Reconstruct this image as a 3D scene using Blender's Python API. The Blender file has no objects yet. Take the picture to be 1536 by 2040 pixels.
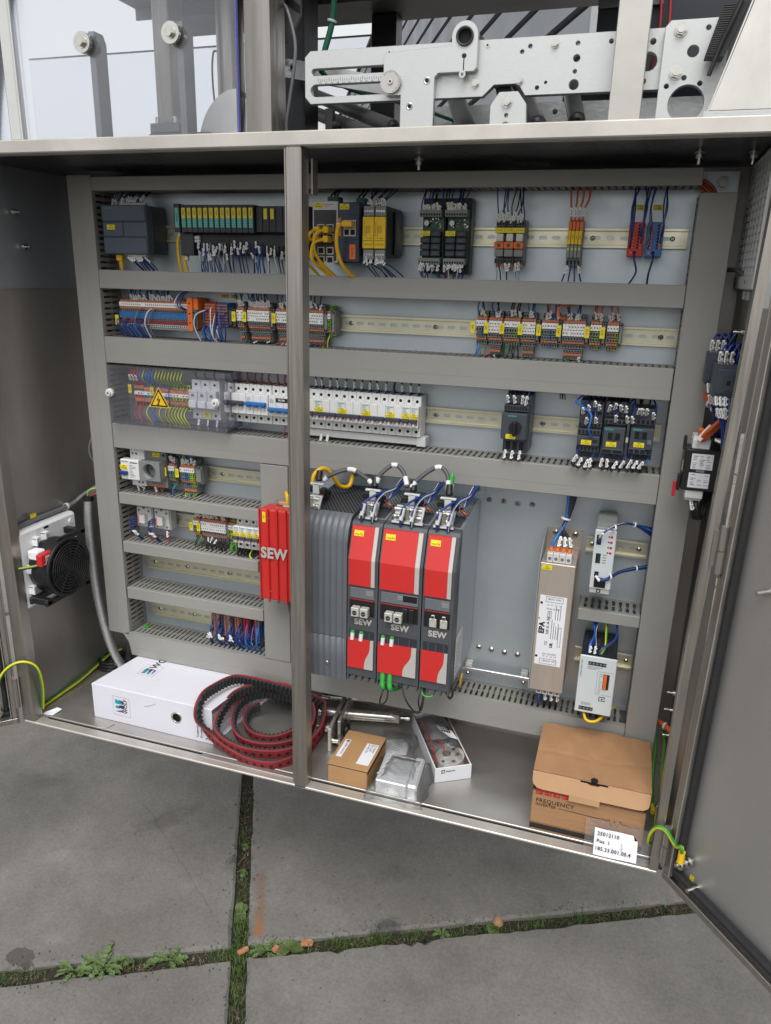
import bpy, math, random
from mathutils import Vector, Matrix, Euler

sc = bpy.context.scene
col = sc.collection
RN = random.Random(11)
S = 0.001                                   # the scene is written in millimetres
RAD = math.radians

# ------------------------------------------------------------------ camera
cam_d = bpy.data.cameras.new('camera')
cam = bpy.data.objects.new('camera', cam_d)
col.objects.link(cam)
cam.location = (1.2179, -1.5545, 1.0597)
cam.rotation_euler = Euler((1.264877, -0.024610, 0.313615), 'XYZ')
cam_d.sensor_fit = 'HORIZONTAL'
cam_d.sensor_width = 36.0
cam_d.lens = 36.0 * 1493.33 / 1536.0
cam_d.clip_start = 0.02
cam_d.clip_end = 500.0
sc.camera = cam

# ------------------------------------------------------------------ sky, sun, exposure
world = bpy.data.worlds.new('World')
sc.world = world
world.use_nodes = True
wn, wl = world.node_tree.nodes, world.node_tree.links
wn.clear()
sky = wn.new('ShaderNodeTexSky')
sky.sky_type = 'NISHITA'
sky.sun_disc = False
sky.sun_elevation = RAD(57)
sky.sun_rotation = RAD(168)
sky.air_density = 1.0
sky.dust_density = 4.0
sky.ozone_density = 1.0
hs = wn.new('ShaderNodeHueSaturation')
hs.inputs['Saturation'].default_value = 0.20
gm = wn.new('ShaderNodeGamma')               # cloud veil: evens out the clear sky's contrast
gm.inputs['Gamma'].default_value = 0.5
sm = wn.new('ShaderNodeVectorMath'); sm.operation = 'SCALE'; sm.inputs['Scale'].default_value = 2.4
bg = wn.new('ShaderNodeBackground')
bg.inputs['Strength'].default_value = 0.13
wo = wn.new('ShaderNodeOutputWorld')
wl.new(sky.outputs[0], hs.inputs['Color'])
wl.new(hs.outputs[0], gm.inputs['Color']); wl.new(gm.outputs[0], sm.inputs[0]); wl.new(sm.outputs[0], bg.inputs['Color'])
wl.new(bg.outputs[0], wo.inputs['Surface'])
sun_d = bpy.data.lights.new('sun', 'SUN')
sun_d.energy = 1.4
sun_d.angle = RAD(35)
sun_d.color = (1.0, 0.97, 0.93)
sun = bpy.data.objects.new('sun', sun_d)
col.objects.link(sun)
_az, _el = RAD(168), RAD(57)                # same direction as the sky's sun
_dir = Vector((math.sin(_az) * math.cos(_el), math.cos(_az) * math.cos(_el), math.sin(_el)))
sun.rotation_euler = (-_dir).to_track_quat('-Z', 'Y').to_euler()
sc.view_settings.view_transform = 'Standard'
sc.view_settings.look = 'None'
sc.view_settings.gamma = 1.0
sc.view_settings.use_curve_mapping = False
sc.view_settings.exposure = 0.55
try:
    sc.cycles.use_denoising = True
    sc.cycles.denoiser = 'OPENIMAGEDENOISE'
    sc.cycles.max_bounces = 10
    sc.cycles.transparent_max_bounces = 24
    sc.cycles.caustics_reflective = False
    sc.cycles.caustics_refractive = False
except Exception:
    pass

# ------------------------------------------------------------------ materials
def lin(c):
    out = []
    for v in c:
        v /= 255.0
        out.append(v / 12.92 if v <= 0.04045 else ((v + 0.055) / 1.055) ** 2.4)
    return (out[0], out[1], out[2], 1.0)

def base_mat(name):
    m = bpy.data.materials.new(name)
    m.use_nodes = True
    nt = m.node_tree
    return m, nt, nt.nodes, nt.links, nt.nodes['Principled BSDF']

def tex_pos(n, l, scale=(1, 1, 1), world_space=False):
    if world_space:
        g = n.new('ShaderNodeNewGeometry'); src = g.outputs['Position']
    else:
        g = n.new('ShaderNodeTexCoord'); src = g.outputs['Object']
    mp = n.new('ShaderNodeMapping')
    mp.inputs['Scale'].default_value = scale
    l.new(src, mp.inputs['Vector'])
    return mp.outputs[0]

def noise(n, l, vec, scale, detail=4, rough=0.55):
    t = n.new('ShaderNodeTexNoise')
    t.inputs['Scale'].default_value = scale
    t.inputs['Detail'].default_value = detail
    t.inputs['Roughness'].default_value = rough
    l.new(vec, t.inputs['Vector'])
    return t.outputs['Fac']

def ramp(n, l, fac, stops):
    r = n.new('ShaderNodeValToRGB')
    e = r.color_ramp.elements
    e[0].position, e[0].color = stops[0]
    e[1].position, e[1].color = stops[-1]
    for p, c in stops[1:-1]:
        k = e.new(p); k.color = c
    l.new(fac, r.inputs['Fac'])
    return r.outputs['Color']

def shade(c, k):
    return (min(c[0] * k, 1), min(c[1] * k, 1), min(c[2] * k, 1), 1)

def mat(name, rgb, rough=0.5, metal=0.0, var=0.10, vs=25.0, bump=0.0, bs=400.0, coat=0.0, grain=None, spec=0.5, rvar=0.12):
    """painted / plastic / metal surface with uneven colour, gloss and fine relief; grain = stretch of brushed metal"""
    m, nt, n, l, b = base_mat(name)
    c = lin(rgb)
    v = tex_pos(n, l, grain or (1, 1, 1), world_space=grain is not None)
    f = noise(n, l, v, vs, 5, 0.6)
    l.new(ramp(n, l, f, [(0.25, shade(c, 1 - var)), (0.75, shade(c, 1 + var))]), b.inputs['Base Color'])
    mr = n.new('ShaderNodeMapRange')
    mr.inputs['From Min'].default_value = 0.3
    mr.inputs['From Max'].default_value = 0.7
    mr.inputs['To Min'].default_value = max(0.03, rough - rvar)
    mr.inputs['To Max'].default_value = min(1, rough + rvar)
    l.new(noise(n, l, v, vs * 0.6, 3), mr.inputs['Value'])
    l.new(mr.outputs[0], b.inputs['Roughness'])
    b.inputs['Metallic'].default_value = metal
    b.inputs['Specular IOR Level'].default_value = spec
    b.inputs['Coat Weight'].default_value = coat
    if bump:
        bp = n.new('ShaderNodeBump')
        bp.inputs['Strength'].default_value = bump
        bp.inputs['Distance'].default_value = 0.001
        l.new(noise(n, l, v, bs, 3), bp.inputs['Height'])
        l.new(bp.outputs[0], b.inputs['Normal'])
    return m

def clear_mat(name, tint, ior=1.45, rough=0.03, bump=0.0, bs=30.0, haze=0.0):
    """thin clear plastic sheet: see-through, mirror-like at grazing angles, a little milky"""
    m, nt, n, l, b = base_mat(name)
    n.remove(b)
    out = [x for x in n if x.type == 'OUTPUT_MATERIAL'][0]
    tr = n.new('ShaderNodeBsdfTransparent'); tr.inputs['Color'].default_value = tint
    gl = n.new('ShaderNodeBsdfGlossy'); gl.inputs['Roughness'].default_value = rough
    gl.inputs['Color'].default_value = (0.95, 0.96, 1, 1)
    fr = n.new('ShaderNodeFresnel'); fr.inputs['IOR'].default_value = ior
    mx = n.new('ShaderNodeMixShader')
    l.new(fr.outputs[0], mx.inputs['Fac'])
    l.new(tr.outputs[0], mx.inputs[1]); l.new(gl.outputs[0], mx.inputs[2])
    last = mx.outputs[0]
    if haze:
        df = n.new('ShaderNodeBsdfDiffuse'); df.inputs['Color'].default_value = (0.85, 0.86, 0.88, 1)
        m2 = n.new('ShaderNodeMixShader'); m2.inputs['Fac'].default_value = haze
        l.new(last, m2.inputs[1]); l.new(df.outputs[0], m2.inputs[2]); last = m2.outputs[0]
    if bump:
        v = tex_pos(n, l)
        bp = n.new('ShaderNodeBump'); bp.inputs['Strength'].default_value = bump
        bp.inputs['Distance'].default_value = 0.004
        l.new(noise(n, l, v, bs, 4, 0.6), bp.inputs['Height'])
        for k in (gl, fr):
            l.new(bp.outputs[0], k.inputs['Normal'])
    l.new(last, out.inputs['Surface'])
    return m

M = {}
M['duct'] = mat('grey trunking plastic', (150, 149, 145), 0.48, var=0.06, vs=5, bump=0.05)
M['duct_dark'] = mat('grey trunking side plastic', (140, 139, 135), 0.55, var=0.05, vs=12)
M['zinc'] = mat('galvanised plate', (192, 201, 207), 0.42, 0.7, var=0.025, vs=38, bump=0.05, bs=160, rvar=0.05)
M['zinc_bright'] = mat('bright zinc', (196, 198, 200), 0.3, 0.95, var=0.08, vs=60)
M['rail'] = mat('yellow passivated rail', (222, 219, 194), 0.38, 0.75, var=0.05, vs=30)
M['steel'] = mat('brushed stainless', (174, 169, 162), 0.42, 1.0, var=0.12, vs=5, grain=(60, 60, 2.0), bump=0.05, bs=14)
M['steel_h'] = mat('brushed stainless lengthwise', (196, 193, 188), 0.42, 0.85, var=0.08, vs=4, grain=(2.0, 4, 4), rvar=.1)
M['steel_wall'] = mat('sheet stainless', (182, 178, 174), 0.46, 0.85, var=0.14, vs=2.2, grain=(3, 3, 1.2), rvar=0.08)
M['steel_blue'] = mat('sheet stainless sky tint', (178, 183, 191), 0.5, 0.8, var=0.06, vs=2, grain=(3, 3, 1))  # bluish base carries the sky's reflection on the upper left wall
M['steel_ceiling'] = mat('darkened stainless ceiling sheet', (98, 100, 106), 0.34, 1.0, var=0.10, vs=3, grain=(3, 3, 3))  # base darkened to stand for the dim interior the ceiling reflects
M['steel_door'] = mat('door sheet stainless', (184, 183, 182), 0.44, 0.75, var=0.08, vs=2.4, grain=(2.5, 2.5, 1.0), bump=0.04, bs=50, rvar=0.1)
M['steel_lip'] = mat('worn bright stainless edge', (208, 204, 197), 0.5, 0.7, var=0.14, vs=9, bump=0.08, bs=60)
M['steel_hood'] = mat('streaked stainless hood', (214, 211, 205), 0.36, 0.9, var=0.14, vs=3.2, grain=(5, 5, 3), rvar=0.1)
M['alu'] = mat('anodised aluminium', (205, 208, 207), 0.42, 0.7, var=0.05, vs=18, grain=(10, 10, 60), bump=0.03, bs=20)
M['alu_dark'] = mat('aluminium in the machine', (150, 152, 153), 0.4, 0.85, var=0.08, vs=14)
M['table'] = mat('grey coated machine table', (122, 122, 123), 0.45, 0.5, var=0.05, vs=6)
M['dark_metal'] = mat('dark machine steel', (70, 70, 72), 0.45, 0.6, var=0.1)
M['bolt'] = mat('bolt steel', (205, 203, 196), 0.25, 1.0, var=0.1, vs=80)
M['black'] = mat('black plastic', (28, 28, 30), 0.45, var=0.15)
M['soft_black'] = mat('black foam rubber', (36, 36, 38), 0.75, var=0.2, vs=40, bump=0.2, bs=220)
M['hole'] = mat('dark opening', (14, 14, 15), 0.8, var=0.1)
M['plc'] = mat('blue grey plastic', (74, 86, 98), 0.42, var=0.05)
M['plc_dark'] = mat('dark slate plastic', (44, 49, 57), 0.45, var=0.08)
M['contactor'] = mat('anthracite plastic', (62, 69, 78), 0.42, var=0.07)
M['navy'] = mat('navy plastic', (46, 54, 78), 0.4, var=0.06)
M['navy_panel'] = mat('dark navy cover', (38, 42, 52), 0.5, var=0.1)
M['teal'] = mat('teal print', (62, 170, 168), 0.5, var=0.04)
M['teal_lbl'] = mat('pale teal label', (104, 190, 178), 0.5, var=0.05)
M['yellow_lbl'] = mat('yellow label', (236, 216, 40), 0.45, var=0.04)
M['yellow_dev'] = mat('yellow device front', (238, 196, 28), 0.4, var=0.04)
M['orange_dev'] = mat('orange plastic', (226, 112, 40), 0.42, var=0.06)
M['orange_lever'] = mat('orange lever', (192, 116, 82), 0.45, var=0.08, vs=120)
M['white'] = mat('white plastic', (226, 227, 226), 0.42, var=0.03)
M['white_grey'] = mat('light grey plastic', (206, 208, 206), 0.42, var=0.04)
M['marker'] = mat('white marker plastic', (236, 236, 234), 0.45, var=0.04, vs=60)
M['term'] = mat('grey terminal plastic', (130, 133, 133), 0.5, var=0.08, vs=90)
M['term_dark'] = mat('dark terminal plastic', (78, 80, 82), 0.5, var=0.08)
M['term_blue'] = mat('blue terminal plastic', (42, 112, 178), 0.45, var=0.08)
M['term_red'] = mat('red terminal plastic', (190, 48, 42), 0.45, var=0.08)
M['term_crimson'] = mat('dark red terminal plastic', (132, 50, 58), 0.5, var=0.08)
M['term_green'] = mat('green terminal plastic', (122, 172, 48), 0.45, var=0.08)
M['term_yellow'] = mat('yellow green terminal plastic', (206, 200, 40), 0.45, var=0.08)
M['green'] = mat('green cable', (58, 160, 62), 0.45, var=0.06)
M['green_dark'] = mat('dark green sleeve', (16, 104, 74), 0.5, var=0.12, vs=60)
M['pcb'] = mat('green circuit board', (34, 86, 62), 0.45, var=0.25, vs=160)
M['red'] = mat('signal red cover', (202, 46, 43), 0.36, var=0.03, coat=0.1)
M['red_dark'] = mat('red plastic', (196, 38, 44), 0.4, var=0.05)
M['drive'] = mat('graphite drive housing', (98, 102, 108), 0.42, var=0.05)
M['drive_dark'] = mat('dark drive frame', (76, 79, 84), 0.45, var=0.06)
M['drive_flap'] = mat('grey drive flap', (104, 108, 114), 0.42, var=0.05)
M['silver'] = mat('silver grey trim', (196, 193, 188), 0.38, 0.2, var=0.03)
M['epa'] = mat('brushed nickel cover', (190, 179, 168), 0.38, 0.5, var=0.05, vs=4, grain=(40, 40, 3))
M['psu'] = mat('light grey device front', (200, 207, 210), 0.4, var=0.03)
M['print'] = mat('black print', (26, 26, 28), 0.6, var=0.1)
M['print_grey'] = mat('grey print', (110, 114, 118), 0.6, var=0.1)
M['w_blue'] = mat('dark blue wire', (30, 58, 124), 0.42, var=0.1)
M['w_lblue'] = mat('blue wire', (40, 110, 190), 0.42, var=0.1)
M['w_black'] = mat('black wire', (26, 26, 30), 0.42, var=0.1)
M['w_orange'] = mat('orange wire', (214, 98, 46), 0.42, var=0.1)
M['w_brown'] = mat('copper brown wire', (150, 76, 48), 0.42, var=0.1)
M['w_white'] = mat('white wire', (216, 218, 222), 0.42, var=0.06)
M['w_grey'] = mat('grey cable', (112, 114, 118), 0.45, var=0.08)
M['w_dgrey'] = mat('dark grey cable', (84, 84, 90), 0.45, var=0.08)
M['w_yellow'] = mat('yellow cable', (234, 186, 30), 0.42, var=0.06)
M['w_red'] = mat('red wire', (176, 50, 52), 0.42, var=0.1)
M['earth_g'] = mat('earth green', (60, 146, 50), 0.42, var=0.08)
M['earth_y'] = mat('earth yellow', (226, 208, 44), 0.42, var=0.06)
M['card'] = mat('brown cardboard', (168, 128, 92), 0.78, var=0.10, vs=14, bump=0.15, bs=300, grain=(1, 1, 14))
M['card_light'] = mat('pale cardboard flap', (196, 156, 118), 0.75, var=0.06, vs=10, bump=0.1, bs=200)
M['card_kraft'] = mat('kraft box cardboard', (178, 138, 96), 0.75, var=0.08, vs=12, bump=0.1, bs=240)
M['card_gap_shade'] = mat('shaded cardboard gap', (52, 38, 28), 0.9, var=0.2)  # near-black brown, the shade of the lid gap put into the colour
M['paper'] = mat('white paper', (232, 233, 238), 0.6, var=0.02, vs=20)
M['binder'] = mat('white laminated board', (226, 226, 236), 0.35, var=0.02, vs=12)
M['logo_teal'] = mat('logo teal', (28, 150, 176), 0.5, var=0.03)
M['logo_purple'] = mat('logo purple', (138, 62, 140), 0.5, var=0.03)
M['belt_red'] = mat('red rubber', (140, 44, 48), 0.6, var=0.2, vs=30, bump=0.15)
M['belt_black'] = mat('black toothed rubber', (48, 48, 50), 0.7, var=0.2, vs=50)
M['fan_white'] = mat('fan housing plastic', (238, 240, 242), 0.42, var=0.03)
M['hose'] = mat('braided metal hose', (206, 207, 208), 0.42, 0.8, var=0.25, vs=240, bump=0.6, bs=500)
M['grille'] = mat('grey grille plastic', (196, 198, 196), 0.45, var=0.04)
M['clear'] = clear_mat('clear acrylic sheet', (0.955, 0.965, 0.98, 1), 1.45, 0.02, haze=0.05)
M['clear_blue'] = mat('acrylic sheet edge', (84, 88, 170), 0.25, var=0.1)
M['clear_cover'] = clear_mat('clear device cover', (0.955, 0.955, 0.985, 1), 1.14, 0.06, haze=0.04)
M['bag'] = clear_mat('clear plastic bag', (0.90, 0.90, 0.90, 1), 1.6, 0.10, bump=1.0, bs=34, haze=0.14)
M['film'] = clear_mat('thin clear film', (0.93, 0.93, 0.93, 1), 1.4, 0.10, bump=1.0, bs=55, haze=0.07)
M['alu_bright'] = mat('bright milled aluminium', (222, 225, 228), 0.36, 0.45, var=0.06, vs=30, grain=(4, 60, 4))
M['shaft'] = mat('ground steel shaft', (214, 210, 203), 0.3, 0.75, var=0.06, vs=20)
M['soil'] = mat('joint soil', (44, 42, 33), 0.95, var=0.5, vs=40, bump=0.8, bs=90)
M['straw'] = mat('dead grass', (128, 108, 74), 0.7, var=0.3, vs=30)
M['grit'] = mat('joint grit', (116, 108, 98), 0.85, var=0.5, vs=160)
M['grass'] = mat('grass blades', (68, 94, 38), 0.6, var=0.45, vs=30)
M['leaf'] = mat('dandelion leaf', (86, 106, 60), 0.6, var=0.3, vs=40)
M['leaf_b'] = mat('dull weed leaf', (80, 98, 50), 0.6, var=0.3, vs=40)
M['chip'] = mat('wood chip', (172, 120, 86), 0.8, var=0.35, vs=80)
M['cladding'] = mat('grey cladding board', (150, 153, 160), 0.5, 0.2, var=0.05, vs=2)
M['cladding_gap'] = mat('cladding recess', (40, 42, 46), 0.7, var=0.1)

# ------------------------------------------------------------------ mesh helpers (millimetres)
class MB:
    def __init__(s, xf=None):
        s.v, s.f, s.m, s.sm, s.xf = [], [], [], [], xf
    def add(s, vs, fs, m=0, smooth=False):
        o = len(s.v)
        s.v += [tuple(x) for x in vs]
        for k, f in enumerate(fs):
            s.f.append([i + o for i in f])
            s.m.append(m[k] if isinstance(m, (list, tuple)) else m)
            s.sm.append(smooth)
        return s
    def box(s, x0, x1, y0, y1, z0, z1, m=0, c=0.0):
        if x0 > x1: x0, x1 = x1, x0
        if y0 > y1: y0, y1 = y1, y0
        if z0 > z1: z0, z1 = z1, z0
        c = min(c, (x1 - x0) * .45, (y1 - y0) * .45, (z1 - z0) * .45)
        if c <= 0:
            vs = [(x, y, z) for x in (x0, x1) for y in (y0, y1) for z in (z0, z1)]
            return s.add(vs, [(0, 1, 3, 2), (4, 6, 7, 5), (0, 4, 5, 1), (2, 3, 7, 6), (0, 2, 6, 4), (1, 5, 7, 3)], m)
        X, Y, Z = (x0, x1), (y0, y1), (z0, z1)
        vs, ix = [], {}
        for i in (0, 1):
            for j in (0, 1):
                for k in (0, 1):
                    sx, sy, sz = 1 - 2 * i, 1 - 2 * j, 1 - 2 * k
                    for a in range(3):
                        p = [X[i], Y[j], Z[k]]
                        if a != 0: p[0] += sx * c
                        if a != 1: p[1] += sy * c
                        if a != 2: p[2] += sz * c
                        ix[i, j, k, a] = len(vs); vs.append(p)
        fs = []
        for i in (0, 1):
            q = [ix[i, 0, 0, 0], ix[i, 0, 1, 0], ix[i, 1, 1, 0], ix[i, 1, 0, 0]]; fs.append(q if i == 0 else q[::-1])
            q = [ix[0, i, 0, 1], ix[1, i, 0, 1], ix[1, i, 1, 1], ix[0, i, 1, 1]]; fs.append(q if i == 0 else q[::-1])
            q = [ix[0, 0, i, 2], ix[0, 1, i, 2], ix[1, 1, i, 2], ix[1, 0, i, 2]]; fs.append(q if i == 0 else q[::-1])
        for i in (0, 1):
            for j in (0, 1):
                fs.append([ix[i, j, 0, 0], ix[i, j, 0, 1], ix[i, j, 1, 1], ix[i, j, 1, 0]])
                fs.append([ix[i, 0, j, 0], ix[i, 0, j, 2], ix[i, 1, j, 2], ix[i, 1, j, 0]])
                fs.append([ix[0, i, j, 1], ix[0, i, j, 2], ix[1, i, j, 2], ix[1, i, j, 1]])
                for k in (0, 1):
                    fs.append([ix[i, j, k, 0], ix[i, j, k, 1], ix[i, j, k, 2]])
        return s.add(vs, fs, m)
    def cyl(s, a, b, r, n=14, m=0, r2=None, cap=True, smooth=True, mc=None):
        a, b = Vector(a), Vector(b)
        d = (b - a).normalized()
        u = d.orthogonal().normalized(); w = d.cross(u)
        r2 = r if r2 is None else r2
        vs = []
        for p, rr in ((a, r), (b, r2)):
            for k in range(n):
                t = 2 * math.pi * k / n
                vs.append(p + (u * math.cos(t) + w * math.sin(t)) * rr)
        s.add(vs, [(k, (k + 1) % n, n + (k + 1) % n, n + k) for k in range(n)], m, smooth)
        if cap:
            mc = m if mc is None else mc
            s.add(vs[:n], [tuple(range(n))[::-1]], mc)
            s.add(vs[n:], [tuple(range(n))], mc)
        return s
    def ring(s, c, axis, r0, r1, h, n=20, m=0):
        """flat washer of height h along axis"""
        c, d = Vector(c), Vector(axis).normalized()
        u = d.orthogonal().normalized(); w = d.cross(u)
        vs = []
        for rr, hh in ((r0, 0), (r1, 0), (r1, h), (r0, h)):
            for k in range(n):
                t = 2 * math.pi * k / n
                vs.append(c + d * hh + (u * math.cos(t) + w * math.sin(t)) * rr)
        fs = []
        for q in range(4):
            for k in range(n):
                fs.append((q * n + k, q * n + (k + 1) % n, ((q + 1) % 4) * n + (k + 1) % n, ((q + 1) % 4) * n + k))
        return s.add(vs, fs, m, True)
    def tube(s, pts, r, n=6, m=0, steps=6, straight=False, cap=True):
        P = [Vector(p) for p in pts]
        if not straight and len(P) > 2:
            Q = []
            for i in range(len(P) - 1):
                p0 = P[max(i - 1, 0)]; p1 = P[i]; p2 = P[i + 1]; p3 = P[min(i + 2, len(P) - 1)]
                for k in range(steps):
                    t = k / steps
                    Q.append(0.5 * (2 * p1 + (p2 - p0) * t + (2 * p0 - 5 * p1 + 4 * p2 - p3) * t * t + (3 * p1 - p0 - 3 * p2 + p3) * t ** 3))
            Q.append(P[-1]); P = Q
        vs, up = [], None
        for i, p in enumerate(P):
            d = (P[min(i + 1, len(P) - 1)] - P[max(i - 1, 0)])
            if d.length < 1e-6: d = Vector((0, 0, 1))
            d.normalize()
            if up is None: up = d.orthogonal().normalized()
            up = (up - d * up.dot(d))
            up = up.normalized() if up.length > 1e-6 else d.orthogonal().normalized()
            w = d.cross(up)
            rr = r[i * len(r) // len(P)] if isinstance(r, (list, tuple)) else r
            for k in range(n):
                t = 2 * math.pi * k / n
                vs.append(p + (up * math.cos(t) + w * math.sin(t)) * rr)
        fs, ms = [], []
        for i in range(len(P) - 1):
            for k in range(n):
                fs.append((i * n + k, i * n + (k + 1) % n, (i + 1) * n + (k + 1) % n, (i + 1) * n + k))
                if not isinstance(m, tuple): ms.append(m)
                elif m[2] == 'striped': ms.append(m[0] if k % (n // 2) < max(1, n // 5) else m[1])
                else: ms.append(m[0] if k < n * m[2] else m[1])
        s.add(vs, fs, ms, True)
        if cap:
            mm = m[0] if isinstance(m, tuple) else m
            s.add(vs[:n], [tuple(range(n))[::-1]], mm); s.add(vs[-n:], [tuple(range(n))], mm)
        s.path = P
        return s
    def prism(s, poly, axis, a, b, m=0, smooth=False):
        """convex-ish outline extruded along an axis: poly in (the two other axes, in order)"""
        def at(p, h):
            return {'x': (h, p[0], p[1]), 'y': (p[0], h, p[1]), 'z': (p[0], p[1], h)}[axis]
        n = len(poly)
        vs = [at(p, a) for p in poly] + [at(p, b) for p in poly]
        s.add(vs, [(k, (k + 1) % n, n + (k + 1) % n, n + k) for k in range(n)], m, smooth)
        s.add(vs[:n], [tuple(range(n))[::-1]], m); s.add(vs[n:], [tuple(range(n))], m)
        return s
    def quad(s, a, b, c, d, m=0):
        return s.add([a, b, c, d], [(0, 1, 2, 3)], m)
    def mesh(s, name, mats, at=(0, 0, 0)):
        me = bpy.data.meshes.new(name)
        vs = s.v
        if s.xf: vs = [s.xf(p) for p in vs]
        me.from_pydata([((p[0] - at[0]) * S, (p[1] - at[1]) * S, (p[2] - at[2]) * S) for p in vs], [], s.f)
        for x in mats: me.materials.append(M[x] if isinstance(x, str) else x)
        me.polygons.foreach_set('material_index', s.m)
        me.polygons.foreach_set('use_smooth', s.sm)
        me.update()
        import bmesh
        bm = bmesh.new(); bm.from_mesh(me)
        bmesh.ops.recalc_face_normals(bm, faces=bm.faces)
        bm.to_mesh(me); bm.free()
        return me

ORG = {}
def link(o, parent, at):
    col.objects.link(o)
    if parent is not None:
        o.parent = parent
        pa = ORG[parent.name]
        o.location = ((at[0] - pa[0]) * S, (at[1] - pa[1]) * S, (at[2] - pa[2]) * S)
    else:
        o.location = (at[0] * S, at[1] * S, at[2] * S)
    ORG[o.name] = at
    return o

def ob(name, mb, mats, parent=None, at=None, label=None):
    """link one mesh object; a part shares its thing's origin"""
    if isinstance(mats, str): mats = [mats]
    at = at or (ORG[parent.name] if parent is not None else (0, 0, 0))
    o = bpy.data.objects.new(name, mb.mesh(name, mats, at) if isinstance(mb, MB) else mb)
    link(o, parent, at)
    if label: o['label'] = label
    return o

def thing(name, at, label, cat, group=None):
    o = bpy.data.objects.new(name, None)
    o.empty_display_size = 0.02
    link(o, None, at)
    return tag(o, label, cat, group)

def tag(o, label, cat, group=None):
    o['label'] = label; o['category'] = cat
    if group: o['group'] = group
    return o

def plate2d(name, outer, holes, y0, y1, mats, parent=None, at=None, bevel=0.6, axis='y'):
    """sheet with real cut-outs: outlines in (x, z), thickness from y0 to y1"""
    cu = bpy.data.curves.new(name, 'CURVE'); cu.dimensions = '2D'; cu.fill_mode = 'BOTH'
    for poly in [outer] + holes:
        sp = cu.splines.new('POLY'); sp.points.add(len(poly) - 1)
        for p, q in zip(sp.points, poly): p.co = (q[0] * S, q[1] * S, 0, 1)
        sp.use_cyclic_u = True
    cu.extrude = abs(y1 - y0) * 0.5 * S - bevel * S
    cu.bevel_depth = bevel * S; cu.bevel_resolution = 0; cu.offset = -bevel * S
    t = bpy.data.objects.new('tmp', cu); col.objects.link(t)
    dg = bpy.context.evaluated_depsgraph_get()
    me = bpy.data.meshes.new_from_object(t.evaluated_get(dg))
    bpy.data.objects.remove(t); bpy.data.curves.remove(cu)
    me.name = name
    at = at or (ORG[parent.name] if parent is not None else (0, 0, 0))
    ym = (y0 + y1) / 2
    for v in me.vertices:
        x, z, h = v.co
        w = (x, ym * S + h, z) if axis == 'y' else ((x, z, ym * S + h) if axis == 'z' else (ym * S + h, x, z))
        v.co = (w[0] - at[0] * S, w[1] - at[1] * S, w[2] - at[2] * S)
    me.flip_normals() if axis == 'y' else None
    me.materials.clear()
    for x in mats if isinstance(mats, (list, tuple)) else [mats]: me.materials.append(M[x])
    for p in me.polygons: p.use_smooth = False
    o = bpy.data.objects.new(name, me)
    return link(o, parent, at)

def circ(x, z, r, n=16):
    return [(x + r * math.cos(2 * math.pi * k / n), z + r * math.sin(2 * math.pi * k / n)) for k in range(n)]

def slot(x0, x1, z, r, n=6):
    p = []
    for k in range(n + 1):
        t = math.pi / 2 + math.pi * k / n; p.append((x0 + r + r * math.cos(t), z + r * math.sin(t)))
    for k in range(n + 1):
        t = -math.pi / 2 + math.pi * k / n; p.append((x1 - r + r * math.cos(t), z + r * math.sin(t)))
    return p

TXT = {}
FRONT = Euler((math.pi / 2, 0, 0))
def txt(parent, s, pos, size, mt='print', rot=FRONT, bold=0.0, align='LEFT', name='lettering', shear=0.0, sx=1.0):
    """flat printed writing"""
    k = (s, size, mt, bold, align, shear)
    if k not in TXT:
        cu = bpy.data.curves.new('lettering', 'FONT'); cu.body = s
        cu.size = size * S; cu.offset = bold * size * S; cu.extrude = 0.00015
        cu.resolution_u = 1 if size < 8 else (2 if size < 14 else 5); cu.align_x = align; cu.align_y = 'CENTER'; cu.shear = shear
        cu.space_line = 0.9; cu.space_character = 1.06
        t = bpy.data.objects.new('tmp', cu); col.objects.link(t)
        me = bpy.data.meshes.new_from_object(t.evaluated_get(bpy.context.evaluated_depsgraph_get()))
        bpy.data.objects.remove(t); bpy.data.curves.remove(cu)
        me.name = 'lettering'; me.materials.clear(); me.materials.append(M[mt]); TXT[k] = me
    o = bpy.data.objects.new(name, TXT[k])
    link(o, parent, pos)
    o.rotation_euler = rot
    o.scale = (sx, 1, 1)
    return o

def ltag(parent, x, y, z, w=20, h=9, s='+13', vertical=False, mt='yellow_lbl'):
    """small yellow device label with its printed code; (x, z) is its centre, y its face"""
    t = ob('device_label', MB().box(x - w / 2, x + w / 2, y - 0.8, y + 0.2, z - h / 2, z + h / 2), mt, parent)
    if s:
        if vertical: txt(t, s, (x, y - 1.0, z), w * 0.62, rot=Euler((math.pi / 2, -math.pi / 2, 0)), align='CENTER')
        else:
            txt(t, '=MP', (x, y - 1.0, z + h * .24), h * 0.34, align='CENTER')
            txt(t, s, (x, y - 1.0, z - h * .18), h * 0.5, align='CENTER')
    return t

def _marker_mesh():
    b = MB()
    b.box(-2.4, 2.4, -1.6, 1.6, -8, 8, 0, 0.5)
    for z in (-4.5, 3.5): b.box(2.2, 4.6, -1.2, 1.2, z - 1.1, z + 1.1)
    for z in (-5, -2.5, 0.5, 3): b.box(-0.9, 0.9, -1.75, -1.55, z, z + 1.5, 1)
    return b.mesh('wire_marker', ['marker', 'print'])
MARK = _marker_mesh()

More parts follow.
